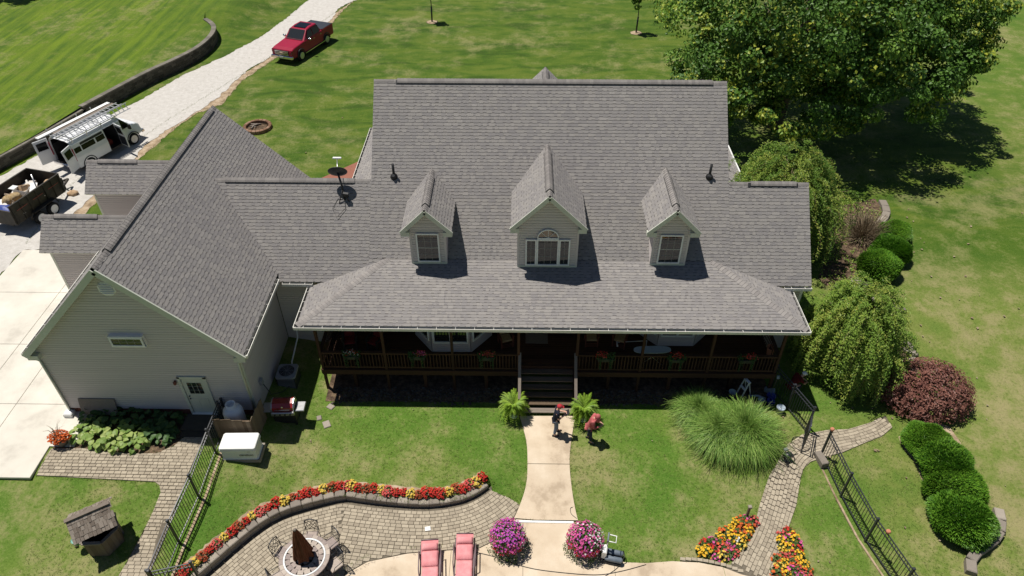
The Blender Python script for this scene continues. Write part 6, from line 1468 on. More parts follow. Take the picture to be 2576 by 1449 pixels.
M_['brownfab'] = pm('brown_canvas', [(.085, .03, .015), (.14, .05, .025), (.19, .075, .04)], 6, .9, .3, 40, tint=False, stretch=(4, 4, .4), spec=.1)
um = thing('patio_umbrella', 'closed brown patio umbrella standing through the mosaic table', 'umbrella', (tc.x, tc.y, PATIO_Z + .03))
MB().tube([(0, 0, .05), (0, 0, 2.42)], .024, 8).build('pole', M_['fencewood'], um); MB().lathe([(.05, 2.4), (.06, 2.46), (.02, 2.5)], n=10).build('finial', M_['greywood'], um)
cn = MB(); secs = []
for z, r_ in ((2.42, .06), (2.1, .13), (1.7, .19), (1.3, .25), (1.0, .3), (.92, .31)): secs.append([(r_ * (1 + .22 * math.cos(a * 8 * 2 * math.pi / 32 + z)) * math.cos(a * 2 * math.pi / 32), r_ * (1 + .22 * math.cos(a * 8 * 2 * math.pi / 32 + z)) * math.sin(a * 2 * math.pi / 32), z + (.05 * math.cos(a * 2.1) if z < .95 else 0)) for a in range(32)])
cn.loft(secs, caps=False, smooth=True); cn.build('canopy', M_['brownfab'], um)
def iron_chair(label, x, y, rz):
    """seat faces +x of the chair (towards the table)"""
    t = thing('patio_chair', label, 'chair', (x, y, PATIO_Z + .03), rz, 'iron chairs around the mosaic table')
    MB().box((0, 0, .43), (.44, .44, .035), bev=.015).build('seat', M_['mosaic'], t)
    for sx in (-.2, .2):
        for sy in (-.2, .2): MB().tube([(sx, sy, .42), (sx * 1.15, sy * 1.15, .2), (sx * 1.1, sy * 1.1, 0)], .014, 5).build('leg', M_['iron'], t)
    k = MB(); bw = .23; tilt = lambda z: -.22 - (z - .43) * .16
    for s in (-1, 1): k.tube([(tilt(.43), s * bw, .43), (tilt(.98), s * bw, .98)], .014, 5)
    k.tube([(tilt(.98 + .07 * math.cos(a)), bw * a / 1.57, .95 + .09 * math.cos(a)) for a in (-1.57, -.8, 0, .8, 1.57)], .02, 5); k.tube([(tilt(.55), -bw, .55), (tilt(.55), bw, .55)], .011, 4); k.build('back_frame', M_['iron'], t)
    l = MB()
    for d_ in (-.3, -.1, .1, .3):
        for s in (1, -1):
            p0, p1 = [(max(-bw, min(bw, d_ - s * .2)), .56), (max(-bw, min(bw, d_ + s * .2)), .97)]; l.bar((tilt(p0[1]), p0[0], p0[1]), (tilt(p1[1]), p1[0], p1[1]), .012)
    l.build('lattice', M_['iron'], t)
    for s in (-1, 1): MB().tube([(tilt(.66), s * bw, .66), (.1, s * .25, .66), (.2, s * .24, .43)], .013, 5).build('armrest', M_['iron'], t)
for ang, rad, tw, lab in ((160, .95, 0, 'iron patio chair with lattice back left of the mosaic table'), (92, .95, 0, 'iron patio chair with lattice back at the far side of the mosaic table'), (45, .98, 0, 'iron patio chair with lattice back at the upper right of the mosaic table'), (-5, 1.0, 50, 'iron patio chair turned away at the right of the mosaic table'), (-48, 1.15, 0, 'iron patio chair at the lower right of the mosaic table'), (215, .95, 0, 'iron patio chair at the lower left of the mosaic table')):
    a = R(ang); iron_chair(lab, tc.x + rad * math.cos(a), tc.y + rad * math.sin(a), a + math.pi + R(tw))
M_['pinkfab'] = pm('pink_cushion', [(.60, .22, .23), (.68, .27, .28), (.72, .34, .34)], 3, .9, .25, 40, tint=False, spec=.15); M_['mauve'] = pm('mauve_metal', [(.14, .10, .105), (.19, .14, .15)], 4, .5, tint=False)
def lounger(label, head, rz):
    t = thing('sun_lounger', label, 'sun lounger', (head[0], head[1], PATIO_Z + .03), rz, 'pink sun loungers')
    for s in (-1, 1):
        MB().tube([(s * .33, .12, .34), (s * .33, -.5, .30), (s * .33, -2.0, .28)], .026, 6).build('side_rail', M_['mauve'], t); MB().tube([(s * .36, -.35, .0), (s * .38, -.2, .5), (s * .38, -.9, .52), (s * .36, -1.1, 0)], .022, 6).build('armrest', M_['mauve'], t)
        MB().tube([(s * .33, -1.85, .28), (s * .35, -1.95, 0)], .022, 6).build('leg', M_['mauve'], t)
    MB().tube([(-.3, .14, .62), (.3, .14, .62)], .02, 6).build('head_bar', M_['mauve'], t); MB().slab([(-.3, .14, .61), (-.3, -.7, .32), (.3, -.7, .32), (.3, .14, .61)], .012).build('sling', M_['pinkfab'], t)
    def cushion(y0, z0, y1, z1, th, nm):
        m = MB(); P = []
        for i in range(9):
            s = i / 8; y_ = y0 + (y1 - y0) * s; z_ = z0 + (z1 - z0) * s; b_ = th * (1 - .55 * abs(2 * s - 1) ** 4); P.append([(x, y_, z_ + (b_ if j else .012) * (1 if abs(x) < .25 else .62)) for j, xs4 in ((0, (-.28, -.2, 0, .2, .28)), (1, (.28, .2, 0, -.2, -.28))) for x in xs4])
        m.loft(P, smooth=True); m.build(nm, M_['pinkfab'], t)
    cushion(.0, .57, -.22, .50, .13, 'headrest'); cushion(-.23, .49, -.72, .33, .085, 'back_cushion'); cushion(-.73, .32, -2.0, .30, .08, 'seat_cushion')
hA, hB = pt(1082, 1362, PATIO_Z + .6), pt(1170, 1346, PATIO_Z + .6)
lounger('pink cushioned sun lounger on the deck, the left one, slightly turned', (hA.x, hA.y - .1), R(5)); lounger('pink cushioned sun lounger on the deck, the right one beside the petunias', (hB.x, hB.y - .1), R(1.5))
p = pt(1076, 1330, PATIO_Z + .06); tag(MB().box((p.x, p.y, p.z), (.2, .17, .03), rz=.2, bev=.005).build('paper_pad', M_['white']), 'small square white paper pad lying on the patio pavers', 'paper', None, 'thing')
# ---- pool lift: two tanks on a base, white motor, handle post
p = pt(1537, 1405, PATIO_Z + .05); pl2 = thing('pump_cart', 'grey two tank pump cart with white motor box and handle at the deck edge', 'pump', p, R(-12))
M_['slate'] = pm('slate_blue_plastic', [(.10, .125, .155), (.16, .19, .225)], 5, .55, tint=False)
MB().box((0, 0, .05), (.72, .46, .1), bev=.03).build('base', M_['black'], pl2)
for y_ in (-.12, .14): MB().lathe([(.0, -.3), (.09, -.29), (.105, -.2), (.105, .26), (.06, .32), (0, .33)], (.08, y_, .2), 14, Matrix.Rotation(R(90), 3, 'Y')).build('tank', M_['slate'], pl2)
MB().box((-.26, .02, .36), (.17, .34, .4), bev=.06).build('motor_box', M_['white'], pl2); MB().tube([(-.2, .12, .3), (-.2, .16, .95)], .03, 8).build('post', M_['steel'], pl2)
MB().box((-.2, .17, 1.0), (.05, .34, .16), bev=.02).build('handle_plate', M_['slate'], pl2); MB().tube([(-.18, .04, 1.0), (.08, .04, .98), (.08, .3, .98), (-.18, .3, 1.0)], .02, 6).build('handle', M_['white'], pl2)
MB().tube([(.36, -.15, .1), (.44, 0, .3), (.4, .2, .3), (.36, .2, .1)], .018, 6).build('guard_loop', M_['black'], pl2)
def cable(name, label, pts, r_=.012, mat='black'):
    P = [Vector(q_) for q_ in pts]; out = []
    for i in range(len(P) - 1):
        p0, p1, p2, p3 = P[max(0, i - 1)], P[i], P[i + 1], P[min(len(P) - 1, i + 2)]
        for k in range(8): t_ = k / 8; out.append(.5 * (2 * p1 + (p2 - p0) * t_ + (2 * p0 - 5 * p1 + 4 * p2 - p3) * t_ ** 2 + (3 * p1 - p0 - 3 * p2 + p3) * t_ ** 3))
    out.append(P[-1]); tag(MB().tube(out, r_, 5).build(name, M_[mat]), label, 'cable', None, 'thing')
D_ = lambda x, y: pt(*TD(x, y), PATIO_Z + .045)
cable('floor_cable', 'thin dark cord running across the concrete deck past the pump cart', [D_(1020, 1270), D_(1180, 1310), D_(1350, 1370), D_(1550, 1410), D_(1900, 1440), D_(2100, 1415), D_(2300, 1362)])
cable('pump_cable', 'thin cord hanging from the pump cart over the deck', [D_(2100, 1350), D_(2090, 1380), D_(2040, 1420), D_(1990, 1450)], .01)
cable('garden_hose', 'dark hose loop lying on the walk edge above the petunias', [gp(*TD(1775, 1020)) + Vector((0, 0, .05)), gp(*TD(1735, 985)) + Vector((0, 0, .05)), gp(*TD(1728, 945)) + Vector((0, 0, .05)), gp(*TD(1745, 935)) + Vector((0, 0, .05))], .01)
c0 = gp(2240, 1248); c0 = gp(*((2040 + 1100 / 5.175) * .8944, (1060 + 985 / 5.175) * .8944))
cable('wire_loop', 'thin dark wire loop lying on the pavers by the gate', [c0 + Vector((.36 * math.cos(R(a)), .36 * math.sin(R(a)) * (1 + .1 * math.cos(a)), .05)) for a in range(0, 700, 30)], .012)
# hose reel by the grass
p = gp(*((2040 + 900 / 5.175) * .8944, (1060 + 1240 / 5.175) * .8944)); hrl = thing('hose_reel', 'black wheeled hose reel cart at the edge of the ornamental grass', 'hose reel', p, R(25))
for s in (-1, 1): MB().tube([(s * .16 , .17 * math.cos(R(a)), .18 + .17 * math.sin(R(a))) for a in range(0, 360, 24)], .02, 5, closed=True).build('wheel', M_['black'], hrl)
MB().lathe([(.05, -.14), (.13, -.14), (.13, .14), (.05, .14)], (0, .08, .32), 12, Matrix.Rotation(R(90), 3, 'Y')).build('reel', M_['iron'], hrl); MB().tube([(-.14, .1, .2), (-.14, -.2, .7), (.14, -.2, .7), (.14, .1, .2)], .015, 5).build('handle', M_['black'], hrl); MB().box((.0, .25, .5), (.16, .12, .1), bev=.03).build('tray', M_['acgrey'], hrl)
# path light, post
p = gp(*TE(478, 1010)); ln_ = thing('path_light', 'dark post path light with pale cap beside the right flower bed', 'lamp', p); MB().box((0, 0, .33), (.08, .08, .66)).build('post', M_['fencewood'], ln_); MB().box((0, 0, .72), (.13, .13, .09), bev=.02).build('cap', M_['block'], ln_)
# ---- rock steps and stone edging at the right
rs_ = thing('rock_steps', 'dark flat rock steps between the yews and the lower weeping tree', 'steps'); sm_ = []
for k in range(4):
    m = MB(); m.ball((0, 0, 0), (.42, .26, .09), 9, 4, jit=.12); sm_.append(m.mesh('stone', M_['shadeblock' if k % 2 else 'block']))
for k in range(16):
    x, y = 16.9 - .09 * k + U_(-.35, .35), 27.6 - .33 * k + U_(-.1, .1); o = bpy.data.objects.new('stone', sm_[k % 4]); o.location = (x, y, zg(x, y) + .06); o.rotation_euler = (0, 0, U_(-.5, .5)); link(o, rs_)
fs_ = thing('stone_edging', 'broken line of pale flat stones beside the lower weeping tree', 'stones')
for k, (u, v) in enumerate((TF(1440, 820), TF(1480, 850), TF(1510, 880), TF(1560, 900), TF(1640, 885), TF(1570, 940), TF(1700, 1160), TF(1715, 1210), TF(1730, 1270), TF(1710, 1320), TF(1600, 1380), TF(1580, 1420), TF(1640, 1340))):
    p = gp(u, v); o = bpy.data.objects.new('stone', sm_[(k * 2) % 4]); o.location = p + Vector((0, 0, .05)); o.rotation_euler = (0, 0, U_(0, 3)); s = U_(.55, .95); o.scale = (s, s, 1.2); link(o, fs_)
sw = thing('edging_wall', 'low curved stone slab wall around the lower end of the yew hedge', 'wall'); EP = [gp(*TE(*p)) for p in ((2370, 960), (2385, 1040), (2390, 1100), (2340, 1190), (2240, 1260), (2180, 1310), (2155, 1370), (2165, 1440), (2190, 1500))]
pts = resample(smooth_path(EP, 6), .5)
for a, b in zip(pts, pts[1:]): m_ = (a + b) / 2; d = b - a; MB().box((m_.x, m_.y, zg(m_.x, m_.y) + .12), (d.length - .01, .34, .26), rz=math.atan2(d.y, d.x), bev=.03).build('slab', M_['block'], sw)
sw2 = thing('edging_wall', 'short row of stone slabs above the three rear yews', 'wall')
pts = resample(smooth_path([gp(*TF(*p)) for p in ((1500, 80), (1525, 130), (1530, 190), (1470, 260), (1440, 330))], 6), .6)
for a, b in zip(pts, pts[1:]): m_ = (a + b) / 2; d = b - a; MB().box((m_.x, m_.y, zg(m_.x, m_.y) + .1), (d.length - .02, .4, .22), rz=math.atan2(d.y, d.x), bev=.03).build('slab', M_['block'], sw2)
hb = [gp(*TE(*p)) for p in ((1620, 400), (1720, 560), (1810, 720), (1870, 880), (1890, 1000), (1960, 1130), (2130, 1240), (2240, 1250), (2330, 1100), (2300, 900), (2180, 600), (2020, 330), (1800, 250))]
tag(sheet('hedge_bed', dens([Vector(p[:2]) for p in hb], .3, .05), lambda x, y: zg(x, y) + .015, M_['dirt'], .5), kind='structure')
rb = [gp(*p) for p in ((2100, 520), (2200, 500), (2230, 540), (2200, 620), (2170, 690), (2150, 740), (2200, 800), (2290, 870), (2300, 930), (2270, 960), (2200, 860), (2120, 760), (2060, 700))]
tag(sheet('rock_garden_bed', dens([Vector(p[:2]) for p in rb], .3, .05), lambda x, y: zg(x, y) + .015, M_['soil'], .5), kind='structure')
m = MB(); rbp = [Vector(p[:2]) for p in rb]; k = 0
for _ in range(9000):
    x, y = U_(13, 24), U_(18, 36)
    if inside((x, y), rbp) and random.random() < .5 + .5 * math.sin(x * 2.1) * math.sin(y * 1.7):
        for j in range(3): leaf(m, Vector((x + G(0, .08), y + G(0, .08), zg(x, y) + U_(.03, .2))), rdir() + Vector((0, 0, .9)), U_(.07, .14), random.random())
tag(m.build('ground_cover', M_['weep']), kind='stuff')
# gravel under the porch
m = MB()
for i in range(900):
    x = U_(-7.9, 10.5)
    if SX0 - .1 < x < SX1 + .1: continue
    y = U_(20.0, 20.9) - abs(G(0, .08)); s = U_(.03, .075); m.ball((x, y, zg(x, y) + s * .4), (s, s * U_(.6, 1), s * .6), 6, 4, tint=random.random(), jit=.12)
tag(m.build('porch_gravel', M_['shadeblock']), kind='stuff')
tag(sheet('porch_bed', [Vector(p) for p in ((-8.2, 20.05), (.0, 20.1), (.0, 23.3), (-8.2, 23.3))], lambda x, y: zg(x, y) + .012, M_['soil'], .5), kind='structure')
tag(sheet('porch_bed', [Vector(p) for p in ((2.35, 20.1), (10.7, 20.05), (10.7, 23.3), (2.35, 23.3))], lambda x, y: zg(x, y) + .012, M_['soil'], .5), kind='structure')
# ================================================================== PEOPLE
def skin_mesh(name, J, E, root, mats, parent, sub=2):
    names = list(J); idx = {n: i for i, n in enumerate(names)}
    me = bpy.data.meshes.new(name); me.from_pydata([J[n][0] for n in names], [(idx[a], idx[b]) for a, b in E], [])
    o = bpy.data.objects.new(name, me); COL.objects.link(o)
    sk = o.modifiers.new('skin', 'SKIN'); sk.use_smooth_shade = True
    for n in names:
        v = me.skin_vertices[0].data[idx[n]]; r = J[n][1]; v.radius = r if isinstance(r, tuple) else (r, r); v.use_root = (n == root)
    ss = o.modifiers.new('sub', 'SUBSURF'); ss.levels = sub; ss.render_levels = sub
    dg = bpy.context.evaluated_depsgraph_get(); nm = bpy.data.meshes.new_from_object(o.evaluated_get(dg)); bpy.data.objects.remove(o)
    nm.materials.clear(); nm.materials.append(mats); return mesh_obj(name, nm, parent)
def mirror(J): return J
def person(label, loc, rz, P, shirt, trousers, hat, shoe='black', hood=None, sleeves='short'):
    """P: joint positions (x forward, y left, z up)"""
    t = thing('person', label, 'person', loc, rz, 'people around the house')
    v = {k: Vector(a) for k, a in P.items()}
    J = {'pelvis': (v['pelvis'], .095), 'waist': (v['waist'], .085), 'chest': (v['chest'], .10), 'neckb': (v['neck'], .058), 'jaw': (v['head'] + Vector((.02, 0, -.07)), .066), 'skull': (v['head'], (.088, .1)), 'crown': (v['head'] + Vector((-.01, 0, .08)), (.07, .08))}
    E = [('pelvis', 'waist'), ('waist', 'chest'), ('chest', 'neckb'), ('neckb', 'jaw'), ('jaw', 'skull'), ('skull', 'crown')]
    hd = v['face'].normalized(); J['nose'] = (v['head'] + hd * .118 + Vector((0, 0, -.02)), .014); E.append(('skull', 'nose'))
    for s, sg in (('L', 1), ('R', -1)):
        J['sh' + s] = (v['sh' + s], .062); J['el' + s] = (v['el' + s], .044); J['wr' + s] = (v['wr' + s], .031); J['pa' + s] = (v['pa' + s], (.038, .022))
        E += [('chest', 'sh' + s), ('sh' + s, 'el' + s), ('el' + s, 'wr' + s), ('wr' + s, 'pa' + s)]
        d = (v['pa' + s] - v['wr' + s]).normalized(); sd = d.cross(Vector((0, 0, 1))).normalized(); dn_ = Vector((0, 0, -1))
        for k, ln in enumerate((.072, .082, .078, .06)):
            b = v['pa' + s] + d * .03 + sd * (k - 1.5) * .02; J['f%d%s' % (k, s)] = (b + d * ln * .5, .0085); J['g%d%s' % (k, s)] = (b + d * ln * .85 + dn_ * .025, .0075); E += [('pa' + s, 'f%d%s' % (k, s)), ('f%d%s' % (k, s), 'g%d%s' % (k, s))]
        J['th' + s] = (v['wr' + s] + d * .045 - sd * sg * .045, .010); J['tt' + s] = (v['wr' + s] + d * .085 - sd * sg * .05, .0085); E += [('wr' + s, 'th' + s), ('th' + s, 'tt' + s)]
        J['hi' + s] = (v['hi' + s], .09); J['kn' + s] = (v['kn' + s], .06); J['an' + s] = (v['an' + s], .04); J['to' + s] = (v['to' + s], (.042, .028))
        E += [('pelvis', 'hi' + s), ('hi' + s, 'kn' + s), ('kn' + s, 'an' + s), ('an' + s, 'to' + s)]
        J['ea' + s] = (v['head'] + Vector((0, sg * .105, -.01)), .016); E.append(('skull', 'ea' + s))
    skin_mesh('body', J, E, 'pelvis', M_['skin'], t)
    # shirt follows the torso and arms
    JS = {k: (J[k][0], r_) for k, r_ in (('pelvis', .155), ('waist', .142), ('chest', .155), ('shL', .09), ('shR', .09))}; JS['col'] = (v['chest'] + (v['neck'] - v['chest']) * .7, .075); JS['hem'] = (v['pelvis'] + (v['pelvis'] - v['waist']).normalized() * .11, .15); ES = [('pelvis', 'hem'), ('pelvis', 'waist'), ('waist', 'chest'), ('chest', 'col'), ('chest', 'shL'), ('chest', 'shR')]
    for s in 'LR':
        e = v['el' + s] if sleeves == 'long' else v['sh' + s] + (v['el' + s] - v['sh' + s]) * .75; JS['e' + s] = (e, .06); ES.append(('sh' + s, 'e' + s))
        if sleeves == 'long': JS['w' + s] = (v['el' + s] + (v['wr' + s] - v['el' + s]) * .93, .045); ES.append(('e' + s, 'w' + s))
    skin_mesh('shirt', JS, ES, 'pelvis', shirt, t)
    JT = {'pelvis': (v['pelvis'] + Vector((0, 0, -.02)), .128)}; ET = []
    for s in 'LR':
        JT['h' + s] = (v['hi' + s] + Vector((0, 0, -.08)), .1); JT['k' + s] = (v['kn' + s], .077); JT['a' + s] = (v['an' + s] + Vector((0, 0, .04)), .06); ET += [('pelvis', 'h' + s), ('h' + s, 'k' + s), ('k' + s, 'a' + s)]
        d = v['to' + s] - v['an' + s]; d.z = 0; d.normalize()
        m = MB(); b = Vector((v['an' + s].x, v['an' + s].y, 0)); secs = []
        for f, w, h in ((-.085, .05, .07), (-.03, .075, .1), (.06, .085, .09), (.14, .09, .065), (.2, .05, .045)):
            c = b + d * f; sd = Vector((-d.y, d.x, 0)); secs.append([c + sd * w * .5 * math.cos(R(a)) + Vector((0, 0, max(0.0, h * .5 + h * .5 * math.sin(R(a))))) for a in range(0, 360, 45)])
        m.loft(secs, smooth=True); m.build('shoe', M_[shoe], t)
    skin_mesh('trousers', JT, ET, 'pelvis', trousers, t)
    up_h = (v['head'] - v['neck']).normalized()
    if hood:
        m = MB(); m.ball(v['head'] + Vector((-.015, 0, .0)), (.118, .108, .135), 14, 9, jit=.02); m.lathe([(.13, -.2), (.11, -.1), (.1, .0)], v['head'] - Vector((.02, 0, 0)), 12); m.build('hood', hood, t)
    else:
        m = MB(); c = v['head'] + up_h * .035; m.ball(c, (.113, .105, .085), 14, 8); cp_ = m.build('cap', hat, t)
        m = MB(); P4 = [c + hd * (.09 + .1 * math.cos(a)) + Vector((-hd.y, hd.x, 0)).normalized() * .085 * math.sin(a) for a in [x * math.pi / 8 - math.pi / 2 for x in range(9)]]; m.slab(P4, .012, Vector((0, 0, 1))); m.build('visor', hat, cp_)
    return t
STAND = dict(pelvis=(0, 0, .96), waist=(.01, 0, 1.12), chest=(.02, 0, 1.34), neck=(.05, 0, 1.5), head=(.10, 0, 1.64), face=(1, 0, -.35), shL=(.02, .19, 1.42), shR=(.02, -.19, 1.42), elL=(.06, .25, 1.15), elR=(.06, -.25, 1.15), wrL=(.28, .12, 1.22), wrR=(.28, -.1, 1.22), paL=(.35, .07, 1.25), paR=(.35, -.05, 1.25),
             hiL=(0, .09, .9), hiR=(0, -.09, .9), knL=(.05, .1, .5), knR=(.0, -.11, .5), anL=(.08, .12, .09), anR=(-.06, -.13, .09), toL=(.22, .13, .03), toR=(.08, -.14, .03))
M_['cap_red'] = pm('red_black_cap', [(.30, .012, .02), (.4, .02, .03)], 5, .8, tint=False); M_['coral_cloth'] = pm('faded_red_fleece', [(.33, .07, .075), (.42, .11, .11), (.47, .15, .145)], 7, .95, .3, 30, tint=False, spec=.1); M_['maroon_cloth'] = pm('maroon_cotton', [(.09, .012, .014), (.14, .02, .02)], 7, .95, tint=False, spec=.1)
M_['dkdenim'] = pm('dark_denim', [(.018, .024, .04), (.04, .05, .075)], 8, .9, tint=False, spec=.15)
p1_ = gp(1398, 1092); person('person in navy t-shirt, faded jeans and red cap looking at a tablet on the walk', (p1_.x - .02, p1_.y, p1_.z + .035), R(4), STAND, M_['navy'], M_['denim'], M_['cap_red'])
tb_ = Matrix.Translation((p1_.x + .40, p1_.y + .02, p1_.z + 1.31)) @ Euler((0, R(-38), R(4))).to_matrix().to_4x4(); tag(MB().box((0, 0, 0), (.2, .27, .015), bev=.004).build('tablet', M_['black'], None, tb_), 'black tablet held by the person in the red cap', 'tablet', None, 'thing')
BEND = dict(pelvis=(-.03, 0, .94), waist=(.02, 0, 1.10), chest=(.09, 0, 1.31), neck=(.17, 0, 1.45), head=(.25, 0, 1.53), face=(.85, 0, -.6), shL=(.09, .2, 1.38), shR=(.09, -.2, 1.38), elL=(.13, .27, 1.1), elR=(.14, -.26, 1.1), wrL=(.33, .13, 1.08), wrR=(.33, -.11, 1.08), paL=(.40, .07, 1.1), paR=(.40, -.05, 1.1),
            hiL=(-.05, .09, .88), hiR=(-.05, -.09, .88), knL=(.0, .11, .48), knR=(.04, -.1, .49), anL=(-.08, .12, .09), anR=(.06, -.12, .09), toL=(.06, .14, .03), toR=(.2, -.13, .03))
p2_ = gp(1474, 1102); person('person in faded red hooded sweatshirt bending forward on the grass beside the walk', (p2_.x + .12, p2_.y - .12, p2_.z), R(-12), BEND, M_['coral_cloth'], M_['dkdenim'], None, hood=M_['coral_cloth'], sleeves='long')
CR = dict(pelvis=(-.12, 0, .42), waist=(-.02, 0, .58), chest=(.14, 0, .76), neck=(.25, 0, .88), head=(.33, 0, .98), face=(1, 0, -.5), shL=(.13, .19, .83), shR=(.13, -.19, .83), elL=(.32, .25, .6), elR=(.32, -.24, .6), wrL=(.52, .12, .5), wrR=(.52, -.1, .5), paL=(.58, .08, .47), paR=(.58, -.06, .47),
          hiL=(-.1, .1, .4), hiR=(-.1, -.1, .4), knL=(.28, .16, .47), knR=(.26, -.15, .45), anL=(.02, .15, .09), anR=(.0, -.15, .09), toL=(.16, .17, .03), toR=(.14, -.17, .03))
p3_ = gp(1988, 992); person('person in maroon shirt and pale cap crouching in shade behind the iron fence', (p3_.x + .1, p3_.y + .2, p3_.z), R(15), CR, M_['maroon_cloth'], M_['dkdenim'], M_['white'])

# ================================================================== PORCH THINGS
M_['cushion'] = pm('maroon_cushion', [(.12, .018, .02), (.17, .03, .03)], 6, .9, tint=False, spec=.1); M_['stripe'] = pm('tan_cushion', [(.3, .2, .1), (.4, .3, .17)], 6, .9, tint=False, spec=.1); M_['redwood'] = pm('red_stained_wood', [(.11, .03, .018), (.16, .045, .025)], 4, .7, stretch=(3, 3, .5))
def porch_chair(name, label, x, y, rz, wood, cush, rocker):
    t = thing(name, label, 'chair', (x, y, DZ + .012), rz, 'chairs on the porch')
    for k in range(5): MB().box((.0 + .0, -.2 + k * .1, .42), (.48, .085, .025)).build('seat_slat', M_[wood], t)
    for k in range(5): MB().bar((-.22, -.2 + k * .1, .43), (-.42, -.2 + k * .1, 1.08), .07, .02).build('back_slat', M_[wood], t)
    MB().bar((-.42, -.27, 1.08), (-.42, .27, 1.08), .05, .09).build('top_rail', M_[wood], t)
    for s in (-1, 1):
        MB().bar((-.3, s * .28, .64), (.26, s * .28, .66), .09, .03).build('armrest', M_[wood], t)
        for xx, h in ((.22, .64), (-.24, .64)): MB().bar((xx, s * .26, .04), (xx, s * .26, h), .05, .05).build('leg', M_[wood], t)
        if rocker: MB().tube([(-.55, s * .26, .12), (-.3, s * .26, .04), (0, s * .26, .02), (.28, s * .26, .04), (.42, s * .26, .1)], .022, 5).build('rocker', M_[wood], t)
    for z in (.12, .2, .28): MB().bar((.24, -.25, z), (.24, .25, z), .02, .02).build('rung', M_[wood], t)
    MB().box((.02, 0, .47), (.44, .44, .07), bev=.03).build('seat_cushion', M_[cush], t); MB().box((-.29, 0, .76), (.07, .42, .5), M=E3(0, -17, 0), bev=.03).build('back_cushion', M_[cush], t)
R3 = lambda u, v, z: pt(u, v, z)
for (u, v), rz, nm, lab, w, c, rk_ in (((880, 856), -80, 'rocking_chair', 'dark rocking chair with maroon cushion at the left end of the porch', 'black', 'cushion', 1), ((943, 858), -115, 'rocking_chair', 'dark rocking chair with maroon cushion, second from the left end of the porch', 'black', 'cushion', 1), ((1272, 850), -70, 'armchair', 'red wooden porch chair with striped cushion left of the front door', 'redwood', 'stripe', 0), ((1488, 848), -90, 'armchair', 'red wooden porch chair with striped cushion just right of the front door', 'redwood', 'stripe', 0), ((1560, 850), -110, 'armchair', 'red wooden porch chair farther right of the front door', 'redwood', 'stripe', 0)):
    p = R3(u, v, DZ + .45); porch_chair(nm, lab, p.x, min(p.y, 22.75), R(rz), w, c, rk_)
p = R3(1350, 851, DZ + .02); tag(MB().box((p.x, p.y, DZ + .018), (.98, .62, .02)).build('door_mat', M_['greywood']), 'grey door mat on the porch floor before the stairs', 'mat', None, 'thing')
M_['palebl'] = pm('pale_blue_laminate', [(.36, .45, .58), (.42, .51, .64)], 3, .5, tint=False)
p = R3(1641, 880, DZ + .8); ib = thing('ironing_board', 'pale blue oval ironing board standing on the right porch', 'ironing board', (p.x, p.y, DZ + .012), R(2))
MB().prism([(.78 * math.copysign(abs(math.cos(R(a))) ** .55, math.cos(R(a))), .21 * math.copysign(abs(math.sin(R(a))) ** .8, math.sin(R(a)))) for a in range(0, 360, 12)], .78, .81).build('board', M_['palebl'], ib)
for s in (-1, 1): MB().tube([(s * .5, -.15, 0), (-s * .3, -.1, .78)], .014, 5).build('leg', M_['steel'], ib); MB().tube([(s * .5, .15, 0), (-s * .3, .1, .78)], .014, 5).build('leg', M_['steel'], ib)
p = R3(1552, 862, DZ + .3); br_ = thing('push_broom', 'white handled push broom lying by the right porch chairs', 'broom', (p.x, p.y, DZ + .02)); MB().tube([(0, 0, .3), (1.3, .1, .32)], .014, 6).build('handle', M_['white'], br_); MB().box((0, 0, .28), (.06, .45, .06), bev=.01).build('head', M_['white'], br_)
MB().tube([(1.3, .1, .0), (1.3, .1, .32)], .014, 6).build('prop', M_['white'], br_)
p = R3(1935, 893, DZ + .1); pt_ = thing('tall_pot', 'tall tan clay pot at the right end of the porch', 'pot', (p.x, p.y, DZ + .012)); MB().lathe([(.1, 0), (.12, .05), (.17, .45), (.2, .55), (.17, .55), (.14, .4)], n=16).build('pot', M_['terra'], pt_)
# flower boxes hung on the porch rail
def rail_box(label, x, cols, side):
    t = thing('rail_planter', label, 'planter', (x, DY0 - .1, DZ + .86), 0, 'planters on the porch rail')
    MB().box((0, 0, .0), (.62, .2, .16), bev=.02).build('box', M_['black'], t)
    m = MB()
    for i in range(170): m.cur = 0; leaf(m, Vector((U_(-.38, .38), U_(-.14, .12), U_(.06, .3))), rdir() + Vector((0, 0, .6)), U_(.06, .1), random.random())
    for i in range(60): m.cur = 1 if (random.random() < .5) else 2; c = Vector((side * .15 + G(0, .13), U_(-.14, .1), U_(.18, .36))); leaf(m, c, rdir() + Vector((0, -.4, .8)), U_(.05, .08), random.random(), .95)
    m.build('flowers', [M_['hosta'], FL[cols[0]], FL[cols[1]]], t); m = MB()
    for s in (-1, 1):
        for k in range(5):
            x0 = s * .22 + U_(-.05, .05)
            for j in range(14): leaf(m, Vector((x0 + U_(-.03, .03), -.12 + U_(-.02, .02), .1 - j * .045 * U_(.8, 1.1))), rdir() + Vector((0, -.6, .6)), U_(.045, .07), random.random())
    m.build('trailing_vine', M_['hosta'], t)
for (u, lab, sd, cl) in ((885, 'rail planter nearest the left porch corner, pale and dark red flowers', .2, ('white', 'rust')), (1050, 'second rail planter from the left porch corner, pink red flowers', 1, ('coral', 'pink')), (1224, 'rail planter left of the stairs with trailing vines', .5, ('rust', 'coral')), (1524, 'rail planter right of the stairs with red flowers at its left', -1, ('red', 'coral')), (1702, 'middle rail planter of the right porch half', .3, ('red', 'coral')), (1880, 'rail planter nearest the right porch corner, bright red flowers', .8, ('red', 'coral'))):
    rail_box(lab, ty(u, 900, DY0 - .1).x, cl, sd)
